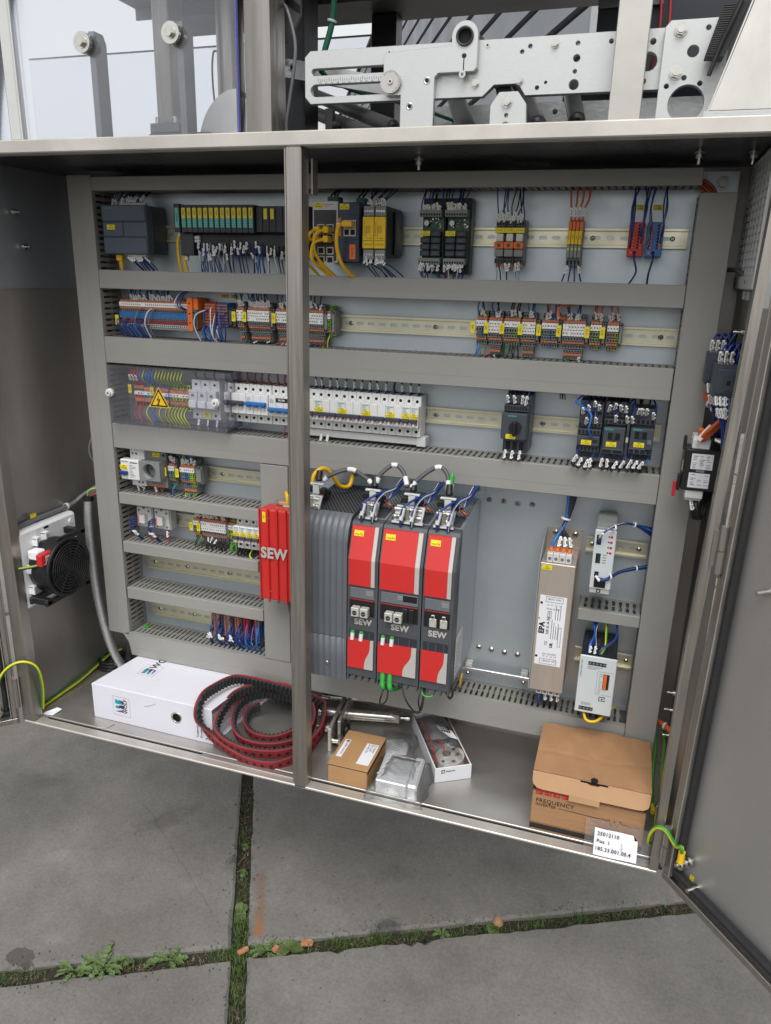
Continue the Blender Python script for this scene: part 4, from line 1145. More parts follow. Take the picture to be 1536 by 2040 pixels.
t = thing('network_switch', (618, -55, 1138), 'silver and black network switch with eight sockets beside the post', 'network switch')
ob('housing', MB().box(594, 646, -96, -10, 1082, 1193, 0, 1), 'black', t)
ob('front_plate', MB().box(593, 647, -100, -96.2, 1081, 1194, 0, .8), 'silver', t)
ob('front_inlay', MB().box(596, 643, -100.8, -100.1, 1084, 1178), 'plc_dark', t)
ltag(t, 605, -100.3, 1186, 20, 10, '+13-A1')
ob('maker_print', MB().box(618, 638, -100.4, -100, 1187.6, 1188.6).box(618, 630, -100.4, -100, 1184.4, 1185.2), 'print_grey', t)
ob('power_plug', MB().box(616, 640, -80, -55, 1194.2, 1204, 0, .8), 'green_dark', t)
wires(t, [620, 626, 632], 1204, -66, 1219, -40, ('black',), 0, 4, 2, r=1.8)
for r in range(4):
    for c_ in range(2):
        x, z = 604 + c_ * 19, 1152 - r * 17 - (8 if r > 1 else 0)
        s_ = ob('socket', MB().box(x, x + 15, -102, -100.9, z - 14, z, 0, .5), 'silver', t)
        ob('socket_opening', MB().box(x + 2, x + 13, -102.3, -102, z - 12, z - 2), 'hole', s_)
for k, (x, z) in enumerate(((610, 1146), (628, 1146), (628, 1129), (606, 1129))):
    c = thing('patch_cable', (x, -110, z), ('yellow patch cable in the top left socket of the switch', 'yellow patch cable in the top right socket of the switch', 'yellow patch cable in the second right socket of the switch', 'yellow patch cable in the second left socket of the switch')[k], 'cable', 'yellow patch cables in the network switch')
    ob('plug', MB().box(x - 5, x + 7, -124, -102.4, z - 11, z + 1, 0, 1.6), 'w_yellow', c)
    wire(c, [(x, -120, z - 5), (x - 10 - 5 * k, -132, z - 14), (x - 16 - 4 * k, -126, z - 46), (x - 4 - 5 * k, -92, 1070), (x + 16 - 9 * k, -60, 1048)], 'yellow', 3.2, n=8, name='cable')

t = thing('router', (672, -60, 1138), 'navy blue router with an orange stripe and orange tag', 'router')
ob('housing', MB().box(650, 695, -104, -10, 1083, 1191, 0, 1.2), 'plc_dark', t)
ob('front', MB().box(650, 694, -110, -104.2, 1083, 1191, 0, 1.2), 'navy', t)
ob('side_stripe', MB().box(650.5, 657, -110.8, -110.1, 1130, 1163), 'orange_dev', t)
ob('orange_tag', MB().box(675, 687, -110.8, -110.1, 1088, 1115), 'orange_dev', t)
txt(t, 'MAC ID', (681, -111, 1101), 5, rot=Euler((math.pi / 2, -math.pi / 2, 0)), align='CENTER')
ltag(t, 664, -110.3, 1183, 19, 10, '+13-A2')
ob('front_groove', MB().box(652, 693, -110.4, -110.1, 1168, 1168.8).box(652, 693, -110.4, -110.1, 1124, 1124.8).box(666, 676, -110.6, -110.1, 1120, 1121.2), 'print', t)
for r in range(2):
    for c_ in range(2):
        x, z = 663 + c_ * 12.4, 1159 - r * 15
        s_ = ob('socket', MB().box(x, x + 12, -111.5, -110.2, z - 14, z), 'silver', t)
        ob('socket_opening', MB().box(x + 1.5, x + 10.5, -111.8, -111.5, z - 12, z - 2), 'hole', s_)
ob('power_plug', MB().box(672, 690, -70, -46, 1191.2, 1202, 0, .8), 'green_dark', t)
wires(t, [676, 683], 1202, -58, 1219, -40, ('black',), 0, 4, 2, r=1.8)
c = thing('patch_cable', (668, -120, 1150), 'yellow patch cable hanging down over the navy router', 'cable')
ob('plug', MB().box(666, 686, -132, -112, 1146, 1157, 0, 1.6), 'w_yellow', c)
wire(c, [(668, -124, 1150), (660, -134, 1146), (657, -132, 1110), (662, -110, 1074), (676, -60, 1048)], 'yellow', 3.8, n=8, name='cable')
ob('plug_boot', MB().box(656, 663, -136, -130, 1142, 1153, 0, 1.5), 'white', c)

for k, lab in enumerate(('left one of two yellow safety relays', 'right one of two yellow safety relays')):
    x0 = 702.5 + k * 23.4
    t = thing('safety_relay', (x0 + 11, -60, 1138), lab, 'safety relay', 'yellow safety relays')
    ob('housing', MB().box(x0, x0 + 22.8, -108, -10, 1094, 1184, 0, .8), 'black', t)
    ob('front', MB().box(x0 + .3, x0 + 22.5, -115, -108.2, 1108, 1165, 0, .8), 'yellow_dev', t)
    for z in (1166, 1088):
        b = MB().box(x0 + 1, x0 + 22, -112, -104, z, z + 18, 0, .8)
        for q in range(4): b.cyl((x0 + 4 + q * 4.8, -112, z + 9), (x0 + 4 + q * 4.8, -112.6, z + 9), 1.9, 8, 1)
        ob('plug', b, ['term', 'zinc_bright'], t)
    b = MB()
    for q in range(6): b.box(x0 + 7, x0 + 16, -115.3, -115.1, 1136 + q * 2.4, 1136.6 + q * 2.4)
    b.box(x0 + 7, x0 + 7.5, -115.3, -115.1, 1126, 1148).box(x0 + 10, x0 + 17, -115.3, -115.1, 1126, 1126.6).box(x0 + 1, x0 + 21.5, -115.3, -115.1, 1122, 1122.7)
    for q in range(5): b.box(x0 + 3, x0 + 4, -115.3, -115.1, 1131 + q * 5, 1134 + q * 5)
    ob('circuit_print', b, 'print', t)
    txt(t, 'Y2', (x0 + 17, -115.3, 1126), 3.4, align='CENTER')
    txt(t, '+13-U%d' % (k + 1), (x0 + 11.2, -115.3, 1115), 5.2, align='CENTER')
    wires(t, [x0 + 4 + q * 4.8 for q in range(4)], 1186, -104, 1219, -46, ('blue', 'black', 'bluew'), .95, 12, 8, (.12, .4))
    wires(t, [x0 + 4 + q * 4.8 for q in range(4)], 1090, -106, 1057, -50, ('blue', 'bluew'), .9, 12, 10, (.15, .45), dx=12)
ob('side_vents', MB().box(750, 753.5, -60, -16, 1098, 1178, 0, .6), 'plc_dark', t)

for k, (x0, lab) in enumerate(((801, 'left relay board with four pairs of black relays'), (851, 'right relay board with four pairs of black relays'))):
    t = thing('relay_board', (x0 + 21, -40, 1138), lab, 'relay board', 'relay boards on the top rail')
    ob('carrier', MB().box(x0, x0 + 46, -38, -9, 1066, 1204, 0, 1), 'black', t)
    ob('circuit_board', MB().box(x0 + 1, x0 + 43, -42, -38.2, 1086, 1184), 'pcb', t)
    for z, n_ in ((1169, 1182), (1082, 1094)):
        b = MB().box(x0 - 1, x0 + 42, -62, -42.2, z, n_, 0, .8)
        for q in range(8): b.box(x0 + 1 + q * 5.1, x0 + 4.4 + q * 5.1, -62.2, -61.8, z + 2, z + 6, 1)
        ob('terminal_row', b, ['term', 'hole'], t)
    b = MB()
    for q in range(22): b.box(x0 + 4 + RN.uniform(0, 34), x0 + 7 + RN.uniform(3, 37) * .1 + RN.uniform(0, 30), -43.5, -42, *sorted((1150 + RN.uniform(0, 14), 1151 + RN.uniform(0, 16))), q % 3)
    b = MB()
    for q in range(26):
        xx, zz = x0 + 3 + RN.uniform(0, 36), 1148 + RN.uniform(0, 18)
        b.box(xx, xx + RN.uniform(1.2, 3), -44, -42, zz, zz + RN.uniform(1, 2.6), q % 3)
    ob('board_component', b, ['black', 'zinc_bright', 'orange_dev'], t)['kind'] = 'stuff'
    ob('capacitor', MB().cyl((x0 + 12, -42, 1158), (x0 + 12, -56, 1158), 5, 14, 1, mc=0), ['silver', 'black'], t)
    for r in range(4):
        for c_ in range(2):
            if r == 0 and c_ == 0: continue
            x, z = x0 + 1.5 + c_ * 21, 1144 - r * 12
            m = ob('relay', MB().box(x, x + 19, -60, -42.2, z - 10.6, z, 0, .8), 'plc_dark', t)
            ob('relay_print', MB().box(x + 3, x + 12, -60.2, -60, z - 7, z - 6.2).box(x + 5, x + 15, -60.2, -60, z - 4.4, z - 3.8), 'print_grey', m)
    ltag(t, x0 + 11, -60, 1139, 19, 9, '+13-A%d' % (k + 3))
    wires(t, [x0 + 3 + q * 5 for q in range(8)], 1180, -58, 1219, -44, ('blue', 'bluew', 'black'), .8, 8, 8, (.1, .4))
    wires(t, [x0 + 3 + q * 5 for q in range(8)], 1084, -58, 1057, -48, ('blue', 'blue', 'brown', 'white') if k else ('blue', 'bluew'), .9, 8, 6, (.1, .6))

RG = 'plug-in relays with orange levers'
for k in range(3):
    x0 = 948 + k * 18.4
    t = thing('plug_relay', (x0 + 9, -40, 1128), ('left', 'middle', 'right')[k] + ' plug-in relay with orange lever below a shared yellow strip', 'relay', RG)
    ob('socket_body', MB().box(x0 + .3, x0 + 18, -40, -9, 1085, 1165, 0, 1), 'term', t)
    b = MB().box(x0 + .5, x0 + 17.6, -52, -40.2, 1152, 1164, 0, .8)
    for q in range(3): b.box(x0 + 1.5 + q * 5.4, x0 + 5 + q * 5.4, -52.2, -51.8, 1155, 1161, 1)
    b.box(x0 + .5, x0 + 17.6, -50, -40.2, 1086, 1096, 0, .8)
    for q in range(3): b.box(x0 + 1.5 + q * 5.4, x0 + 5 + q * 5.4, -50.2, -49.8, 1088, 1094, 1)
    ob('terminal_row', b, ['term_dark', 'hole'], t)
    ob('code_label', MB().box(x0 + .2, x0 + 18.2, -62, -56, 1141, 1150, 0, .4), 'yellow_lbl', t)
    txt(t, '+13-K%d' % (k + 1), (x0 + 9, -62.2, 1145.5), 3.8, align='CENTER')
    ob('relay_window', MB().box(x0 + 3, x0 + 15.6, -58, -40.2, 1126, 1140, 0, .8), 'white_grey', t)
    ob('lever', MB().box(x0 + .4, x0 + 18, -64, -50, 1113, 1125, 0, 1).box(x0 + 6, x0 + 12, -65.5, -64, 1116, 1122, 1), ['orange_dev', 'term_dark'], t)
    ob('relay_foot', MB().box(x0 + 1, x0 + 17.4, -60, -40.2, 1099, 1112, 0, 1), 'term', t)
    ob('test_lever', MB().box(x0 + 1, x0 + 17, -46, -40.2, 1080, 1085.5), 'orange_lever', t)
    wires(t, [x0 + 4 + q * 5.2 for q in range(3)], 1163, -50, 1219, -44, ('blue', 'black'), .8, 8, 8, (.12, .4))
    wires(t, [x0 + 4 + q * 6 for q in range(2)], 1088, -48, 1057, -44, ('blue', 'bluew', 'black'), .7, 5, 5, (.2, .6))
for k in range(4):
    x0 = 1082 + k * 6.6
    t = thing('relay_terminal', (x0 + 3, -40, 1128), ('first', 'second', 'third', 'fourth')[k] + ' of four slim relay terminals with yellow fronts and orange tops', 'relay', 'slim relay terminals')
    ob('body', MB().box(x0 + .2, x0 + 6.4, -46, -9, 1084, 1165, 0, .6), 'term', t)
    ob('top_lever', MB().box(x0 + .4, x0 + 6.2, -56, -46.2, 1147, 1162, 0, .6), 'orange_dev', t)
    ob('code_label', MB().box(x0 + .4, x0 + 6.2, -62, -46.2, 1122, 1146, 0, .5), 'yellow_dev', t)
    txt(t, '-K%d' % (41 + k), (x0 + 3.3, -62.2, 1134), 3.8, rot=Euler((math.pi / 2, -math.pi / 2, 0)), align='CENTER')
    ob('foot', MB().box(x0 + .4, x0 + 6.2, -58, -46.2, 1099, 1121, 0, .5).cyl((x0 + 3.3, -58, 1114), (x0 + 3.3, -58.5, 1114), 1.8, 8, 1), ['term', 'yellow_lbl'], t)
    ob('wire_entry', MB().box(x0 + 1.4, x0 + 5.2, -46.4, -46, 1088, 1095), 'hole', t)
    wire(t, [(x0 + 3.3, -48, 1162), (x0 + 2.5 + k * 1, -52, 1182), (x0 + k * 4, -50, 1200), (x0 + k * 5 - 2, -42, 1219)], 'orange', 1.9, (.3,))
    wire(t, [(x0 + 3.3, -44, 1090), (x0 + 2 + k * 1.2, -50, 1078), (x0 - 4 + k * 5, -46, 1057)], 'blue', 1.4, (.5,) if k % 3 == 0 else ())
for (x0, w, mt, lab, ks) in ((1189, 27, 'red_dark', 'red distribution block with orange push buttons on the top rail', ('blue',)), (1220, 29, 'term_blue', 'blue distribution block with orange push buttons on the top rail', ('bluew',))):
    t = thing('distribution_block', (x0 + w / 2, -30, 1133), lab, 'terminal block', 'distribution blocks on the top rail')
    ob('body', MB().box(x0, x0 + w, -46, -9, 1103, 1162, 0, 1), mt, t)
    b, h_ = MB(), MB()
    for q in range(8):
        z = 1158 - q * 5.4
        for xx in (x0 + 3, x0 + w - 11):
            b.box(xx + 3.6, xx + 7.6, -48.5, -46.1, z - 3.8, z, 0, .4)
            h_.box(xx, xx + 3.2, -46.3, -45.9, z - 3.6, z - .2)
    b.box(x0 + 5, x0 + 9, -48.5, -46.1, 1107, 1112)
    h_.cyl((x0 + w * .5, -46, 1110), (x0 + w * .5, -46.4, 1110), 3, 10)
    ob('push_button', b, 'orange_dev', t); ob('wire_entry', h_, 'hole', t)
    for q in range(6):
        xx = x0 + 4 + (q % 2) * (w - 9); z = 1120 + q * 5.4
        wire(t, [(xx, -46, z), (xx + RN.uniform(-1, 3), -58, z + 12), (xx + RN.uniform(-3, 6), -54, 1186), (xx + RN.uniform(-2, 10), -42, 1219)], ks[0], 1.5)
    wire(t, [(x0 + w * .5, -46, 1110), (x0 + w * .5 + 1, -56, 1098), (x0 + w * .6 + (4 if mt == 'red_dark' else -6), -52, 1076), (x0 + w * .5 - 4, -42, 1055)], ks[0], 1.8)
    ltag(t, x0 + w * .55, -1.2, 1190, 20, 9, '-X%d' % (4 if mt == 'red_dark' else 5))

# ---------------------------------------------------------------- row 2
zc = 962
t = thing('terminal_strip', (180, -30, zc), 'long three-storey terminal strip with white, blue and dark red rows', 'terminal strip')
rows = [('terminal_body', 999, 993, -40, 'term', True), ('release_lever', 992.6, 988, -46, 'orange_lever', False), ('marker_strip', 987.6, 978, -50, 'marker', False), ('release_lever', 977.6, 973, -48, 'orange_lever', False),
        ('terminal_body', 972.6, 966, -46, 'term', True), ('blue_row', 965.6, 955, -52, 'term_blue', False), ('terminal_body', 954.6, 949, -51, 'term', True), ('red_row', 948.6, 941.5, -54, 'term_crimson', False),
        ('terminal_body', 941, 935, -53, 'white_grey', True), ('terminal_body', 934.6, 929.5, -52, 'term', False)]
tstrip(t, 91, 34, 5.25, rows, 'term', 999, 929.5)
ltag(t, 84, -52, 947, 9, 22, '-X1', True)
b = MB().box(270.5, 284, -54, -8, 930, 1002, 0, .8).box(284.3, 296, -50, -8, 936, 1001, 0, .8)
for z in (990, 968, 948): b.cyl((277, -54, z), (277, -54.5, z), 2, 8, 1)
ob('power_terminal', b, ['orange_dev', 'hole'], t)
b = MB().box(284.3, 298, -56, -50.2, 934, 977, 0, .8)
for z in (940, 950, 960, 970): b.box(286, 290, -56.3, -55.9, z - 2, z + 2, 1)
ob('end_clamp', b, ['term_dark', 'hole'], t)
wires(t, [120 + k * 6.2 for k in range(18)], 996, -42, 1016, -44, ('blue', 'black', 'blue'), .95, 10, 6, (.05, .45))
for k in range(15):
    x = 96 + k * 5.2 + RN.uniform(-1, 1); z = RN.choice((951, 944, 938))
    wire(t, [(x, -52, z), (x - RN.uniform(3, 8), -64, z - 4), (x - RN.uniform(0, 5), -62, 930), (x + RN.uniform(2, 10), -46, 906)], RN.choice(('blue', 'bluew', 'blue', 'lblue')), 1.4)
for x in (150, 176, 186): wire(t, [(x, -48, 974), (x - 3, -62, 966), (x - 8, -66, 940), (x - 4, -48, 906)], 'white' if x == 176 else 'grey', 1.6)
for x in (255, 262, 269): wire(t, [(x, -46, 974), (x - 10, -62, 985), (x - 6, -56, 1004), (x + 2, -42, 1017)], ('white', 'blue', 'blue')[(x - 255) // 7], 1.5)

t = thing('terminal_strip', (336, -30, zc), 'red and blue terminal strip with looping wires beside the long strip', 'terminal strip')
tstrip(t, 309, 4, 6.7, [('red_row', 992, 940, -40, 'red_dark', False)] + [('release_lever', 990 - q * 6.2, 986 - q * 6.2, -44, 'orange_lever', False) for q in range(8)], 'red_dark', 993, 940)
tstrip(t, 338, 4, 6.7, [('blue_row', 992, 940, -40, 'term_blue', False)] + [('release_lever', 989 - q * 6.2, 986 - q * 6.2, -44, 'orange_lever', False) for q in range(8)], 'term_blue', 993, 940)
endclamp(t, 300, zc, 8, 44, 'term_dark'); endclamp(t, 366, zc, 9, 44, 'term_dark'); endclamp(t, 376, zc - 2, 9, 44, 'term_dark')
for k in range(16):
    x = 311 + k * 3.4; z = RN.uniform(944, 985)
    wire(t, [(x, -42, z), (x + RN.uniform(-3, 3), -56, z - 8), (x + RN.uniform(-5, 6), -58, 928), (x + RN.uniform(-6, 14), -46, 906)], RN.choice(('blue', 'blue', 'bluew', 'lblue', 'white')), 1.4)
wire(t, [(310, -42, 976), (296, -60, 966), (290, -58, 940), (298, -46, 908)], 'white', 1.6)
for x in (336, 360): ltag(t, x, -1.2, 1006, 17, 7, '-X2')

TG = 'grey spring terminal groups on the second rail'
def tgroup(x0, n, label, tagx, code, cols=('term',), zc=962, two=True, top=('blue', 'black'), bot=('black',), low=0, p=5.2, clamp=True, zhi=1016, zlo=908, tw=9, g=TG, nt=None, nb=None, mk=.9, clampw=7):
    t = thing('terminal_group', (x0 + n * p / 2, -30, zc), label, 'terminal group', g)
    tstrip(t, x0, n, p, std(zc, two), 'term', zc + 35, zc - 30, cols=cols)
    if low: tstrip(t, x0 + p * .6, max(1, n - 1), p, [('terminal_body', zc - 31, zc - 37, -34, 'term', True), ('release_lever', zc - 38, zc - 43, -36, 'orange_lever', False), ('terminal_body', zc - 44, zc - 50, -33, 'term', True)], 'term', zc - 30, zc - 50, ybody=-28)
    if clamp: endclamp(t, x0 + n * p + .4, zc, clampw)
    if tagx: ltag(t, tagx, -50, zc + 4, tw, 21, code, True)
    xs = [x0 + p * (k + .5) for k in range(n)]
    if top: wires(t, RN.sample(xs, min(len(xs), nt or len(xs))), zc + 30, -38, zhi, -44, top, mk, 5, 7, (.1, .4), r=1.5)
    if bot: wires(t, RN.sample(xs, min(len(xs), nb or len(xs))), zc - (48 if low else 27), -36, zlo, -46, bot, .1, 5, 9, r=1.4)
    return t
tgroup(389, 3, 'narrow terminal group of three between two yellow labels', 384, '-X3', low=1, top=('blue', 'black'), bot=None, clamp=False)
tgroup(415, 10, 'ten-way terminal group with black wires below, left of the post', 410, '-X6', low=1, bot=('black',), zlo=911)
tgroup(483, 21, 'long terminal group half hidden by the centre post', 480, '-X7', low=1, bot=('brown', 'white', 'blue', 'earth', 'red'), zlo=911, clampw=9, nt=13)
t = thing('earth_terminal', (606, -30, 962), 'single green yellow earth terminal right of the centre post', 'terminal')
tstrip(t, 603, 1, 6.2, std(962, False), 'term_green', 995, 930, cols=('term_green',))
endclamp(t, 609.6, 960, 8, 52)
wire(t, [(606, -38, 935), (606, -50, 925), (603, -46, 908)], 'earth', 1.8)
A = [(920, 4, '-X8', ('term', 'term', 'term_blue', 'term_green'), False, ('black', 'lblue'), ('brown', 'lblue', 'earth'), 0, 914, 'first group of the right terminal row, brown blue and earth wires below'),
     (945, 5, '-X9', ('term',), True, ('blue', 'orange', 'bluew'), ('red', 'white', 'black'), 1, 941, 'second group of the right terminal row, two storeys high'),
     (975, 6, '-X10', ('term', 'term', 'term', 'term', 'term_green'), False, ('black',), ('black', 'black', 'earth'), 0, 972, 'third group of the right terminal row with three black wires above'),
     (1010, 5, '-X11', ('term',), True, ('bluew', 'lblue'), None, 1, 1008, 'fourth group of the right terminal row without wires below'),
     (1048, 6, '-X12', ('term', 'term', 'term', 'term_blue', 'term'), False, ('black', 'blue', 'orange'), None, 0, 1043, 'fifth group of the right terminal row with one blue terminal'),
     (1088, 8, '-X13', ('term',), True, ('blue', 'orange', 'bluew'), ('green', 'grey'), 1, 1081, 'broad two-storey group of the right terminal row under an orange loop'),
     (1139, 4, '-X14', ('term', 'term', 'term_green'), False, ('orange', 'orange'), None, 0, 1134, 'seventh group of the right terminal row, two orange wires above'),
     (1170, 4, '-X15', ('term', 'term', 'orange_lever', 'term_green'), False, ('orange',), None, 0, 1162, 'last group of the right terminal row, two orange wires above')]
for (x0, n, code, cols, two, top, bot, low, tx, lab) in A:
    t = tgroup(x0, n, lab, tx, code, cols, 962, two, top, bot, low, zlo=911, nt=4 if n > 5 else 3, nb=2 if n == 8 else None)
    if n == 8: wire(t, [(1096, -40, 992), (1084, -62, 990), (1078, -66, 1008), (1096, -60, 1014), (1118, -46, 1017)], 'orange', 2.0)

# ---------------------------------------------------------------- row 3
zc = 777
t = thing('covered_terminals', (230, -45, zc), 'coloured earth and supply terminals under the clear warning cover', 'terminal strip')
def simple(x0, n, p, cols, z0, z1, lever=True):
    rows = [('terminal_body', z1, z1 - 12, -40, '*', True)]
    if lever: rows.append(('release_lever', z1 - 13, z1 - 21, -46, 'orange_lever', False))
    rows += [('marker_strip', 785, 777, -48, 'marker', False), ('terminal_body', 776, 769, -46, '*', True)]
    if lever: rows.append(('release_lever', z0 + 21, z0 + 13, -46, 'orange_lever', False))
    rows.append(('terminal_body', z0 + 12, z0, -40, '*', True))
    tstrip(t, x0, n, p, rows, 'term', z1, z0, cols=cols)
simple(112, 3, 8.4, ('term_red',), 748, 812)
simple(138, 3, 8.4, ('term_blue', 'term_green', 'term'), 748, 808)
simple(170, 4, 8.4, ('term_blue',), 748, 808)
simple(208, 6, 8.4, ('term_green', 'term_yellow'), 746, 806)
ltag(t, 104, -52, 790, 9, 20, '-X0', True); ltag(t, 164, -52, 788, 9, 18, '-XE', True)
for k, x in enumerate([115 + 8.4 * q for q in range(17)]):
    kd = 'red' if k < 3 else ('lblue' if k < 8 else 'earth')
    if k == 4: kd = 'earth'
    if x > 255: break
    wire(t, [(x, -42, 804), (x - 3, -58, 818), (x + 3, -58, 836), (x + 2, -46, 852)], kd, 2.4, (.35,) if k < 3 else ())
    if k % 2 == 0 or k > 10: wire(t, [(x, -42, 752), (x + 3, -60, 738), (x + 10, -58, 722), (x + 14, -46, 708)], kd if k else 'red', 2.4)
t = thing('fuse_carrier', (305, -40, zc), 'white three-pole fuse carrier under the clear cover', 'fuse carrier')
for k in range(3):
    x = 268 + k * 24
    b = MB().box(x + .3, x + 23.6, -48, -9, 732, 822, 0, 1).box(x + .6, x + 23.3, -64, -48.2, 757, 800, 0, 1.5).cyl((x + 12, -48, 812), (x + 12, -48.6, 812), 3, 12, 1).cyl((x + 12, -48, 742), (x + 12, -48.6, 742), 3, 12, 1)
    ob('pole', b, ['white_grey', 'hole'], t)
    ob('fuse_drawer', MB().box(x + 2, x + 22, -70, -64.2, 760, 777, 0, 2).box(x + 8, x + 15, -65, -64.1, 786, 792, 1), ['white', 'print_grey'], t)
    wire(t, [(x + 12, -40, 822), (x + 12, -48, 836), (x + 14, -44, 852)], 'black', 2.4)
    wire(t, [(x + 14, -40, 733), (x + 15, -48, 722), (x + 16, -44, 708)], 'grey', 2.4, (.4,))
ltag(t, 306, -48.6, 742, 20, 11, '-F1')
t = thing('clear_cover', (230, -50, 782), 'clear plastic cover with a yellow warning triangle and two white knobs', 'cover')
b = MB().box(78, 382, -96, -94, 716, 848, 0, .6).box(78, 382, -94, -6, 846, 848).box(78, 382, -94, -6, 716, 718).box(78, 80, -94, -6, 718, 846).box(380, 382, -94, -6, 718, 846)
b.box(78, 382, -97.5, -96, 800, 801.5).box(78, 382, -97.5, -96, 758, 759.5).box(362, 364, -97, -96, 716, 848).box(92, 94, -97, -96, 716, 848)
ob('cover_shell', b, 'clear_cover', t)
for (x, z) in ((84, 786), (360, 782)):
    b = MB().cyl((x, -97, z), (x, -103, z), 10, 8, smooth=False).cyl((x, -103, z), (x, -108, z), 6.5, 14).cyl((x, -108, z), (x, -108.4, z), 3, 8, 1)
    ob('knob', b, ['white', 'print_grey'], t)
def tri(r, y, m, b, cx=213, cz=776): b.prism([(cx + r * math.sin(a), cz + r * math.cos(a)) for a in (0, 2 * math.pi / 3, 4 * math.pi / 3)], 'y', y, y + .5, m)
b = MB(); tri(31, -97, 0, b); tri(27, -97.5, 1, b); tri(20.5, -98, 0, b)
sg = ob('warning_sign', b, ['yellow_dev', 'print'], t)
ob('bolt_symbol', MB().prism([(214, 788), (207, 776), (212.5, 777), (209, 768), (207.6, 769), (209.5, 763.5), (214, 767), (212, 767.4), (217.5, 780), (212, 779)], 'y', -98.6, -98.1), 'print', sg)

CB = 'white miniature circuit breakers on the third rail'
def breaker(x0, n, label, style='grey', code=None, g=CB, zc=777, p=18, cat='circuit breaker', mark=0.9, top=('black',), ybus=True, sc_=1.0, wires_=True):
    t = thing('circuit_breaker', (x0 + n * p / 2, -30, zc), label, cat, g)
    zs = lambda d: zc + d * sc_
    for k in range(n):
        x = x0 + k * p
        b = MB().box(x + .25, x + p - .25, -50, -8, zs(-42), zs(44), 0, .8).box(x + .25, x + p - .25, -70, -50.2, zs(-20), zs(25), 0, 1.2)
        b.cyl((x + p / 2, -50, zs(33)), (x + p / 2, -50.5, zs(33)), 3.3, 14, 1).cyl((x + p / 2, -50, zs(-31)), (x + p / 2, -50.5, zs(-31)), 3.3, 14, 1)
        b.box(x + p / 2 - 2, x + p / 2 + 2, -50, -9, zs(44), zs(44.5), 1)
        b.box(x + p / 2 + 5, x + p / 2 + 6.6, -50.3, -50, zs(27), zs(28.2), 2).box(x + 4, x + 4.7, -50.3, -50, zs(22), zs(30), 2)
        ob('pole', b, ['white', 'hole', 'print_grey'], t)
        tog = 'contactor' if style == 'grey' else ('w_lblue' if style == 'blue' else 'contactor')
        if style == 'grey':
            b = MB().box(x + 6.5, x + 11.5, -75, -70.1, zs(-17), zs(-7), 1, 1).box(x + 3, x + 5.6, -71, -70.1, zs(-13), zs(-9), 2).box(x + 12.4, x + 15.4, -71, -70.1, zs(-13), zs(-8), 2)
            ob('toggle', b, ['white', 'white', 'red_dark'], t)
        else:
            b = MB().box(x + 5, x + 13, -80, -70.1, zs(-2) - (9 if style == 'blue2' else 0), zs(9) - (9 if style == 'blue2' else 0), 0, 1.5).box(x + 6.4, x + 11.4, -74, -70.1, zs(-9), zs(-3), 1, 1)
            ob('toggle', b, [{'dark': 'contactor', 'blue': 'w_lblue', 'blue2': 'term_blue'}[style], 'white'], t)
    if style == 'grey': ob('handle_bar', MB().box(x0 + 1, x0 + n * p - 1, -79, -70.1, zs(-8), zs(-.5), 0, 1.2), 'contactor', t)
    else: ob('handle_bar', MB().box(x0 + 2, x0 + n * p - 2, -82, -72, zs(2) - (9 if style == 'blue2' else 0), zs(9.5) - (9 if style == 'blue2' else 0), 0, 1.5), {'dark': 'contactor', 'blue': 'w_lblue', 'blue2': 'term_blue'}[style], t)
    if style == 'grey': txt(t, 'SIEMENS', (x0 + 2.5, -70.3, zs(21)), 3.6 * sc_, 'teal', bold=.02)
    b = MB()
    for q in range(4): b.box(x0 + 3, x0 + 3 + RN.uniform(6, 12), -70.3, -70.1, zs(17.4 - q * 2.6), zs(18.2 - q * 2.6))
    ob('front_print', b, 'print_grey', t)
    if code: ltag(t, x0 + min(n * p * .5, 12), -70.4, zs(4.5), min(n * p - 3, 19), 10 * sc_, code)
    if wires_ and top:
        for k in range(n):
            wire(t, [(x0 + k * p + 9, -36, zs(46)), (x0 + k * p + 9 + RN.uniform(-2, 2), -42, zs(58)), (x0 + k * p + 9 + RN.uniform(-3, 5), -44, 851)], RN.choice(top), 2.2, (.5,) if RN.random() < mark else ())
            ob('ferrule', MB().cyl((x0 + k * p + 9, -36, zs(44.6)), (x0 + k * p + 9, -36, zs(51)), 2.9, 8), 'w_blue' if style == 'grey' else 'w_brown', t)
    return t
breaker(363, 3, 'three-pole breaker with a dark handle right of the clear cover', 'dark', None, top=('brown',), mark=0)
breaker(417.5, 3, 'three-pole breaker with a bright blue handle', 'blue', None, top=('brown',), mark=0)
t = breaker(473, 3, 'blue-handled breaker with a black name field, partly behind the post', 'blue2', None, top=('brown',), mark=0)
ob('name_field', MB().box(491, 519, -70.8, -70.2, 789, 798), 'print', t); txt(t, 'MCB8', (505, -71, 793.5), 6, 'white', bold=.03, align='CENTER')
wire(t, [(500, -40, 735), (499, -46, 722), (496, -44, 706)], 'brown', 2)
breaker(528, 3, 'three-pole breaker hidden behind the centre post', 'grey', None, mark=.5)
X = 582
for n, code, lab in ((3, '+12-F2', 'first three-pole breaker right of the centre post'), (3, '+12-F3', 'second three-pole breaker right of the centre post'), (3, '+10-F1', 'third three-pole breaker right of the centre post'),
                     (2, '+20-F1', 'two-pole breaker before the last two narrow ones'), (1, '+11-F2', 'first of two narrow single breakers at the right end of the row'), (1, '+10-F4', 'last narrow single breaker at the right end of the row')):
    breaker(X - 1, n, lab, 'grey', code, top=('black', 'black', 'blue')); X += n * 18
t = thing('busbar', (690, -30, 726), 'grey comb busbar running under the white breakers', 'busbar')
ob('bar', MB().box(528, 824, -42, -22, 716, 732, 0, 1).box(806, 826, -46, -18, 714, 734, 0, 1), 'white_grey', t)
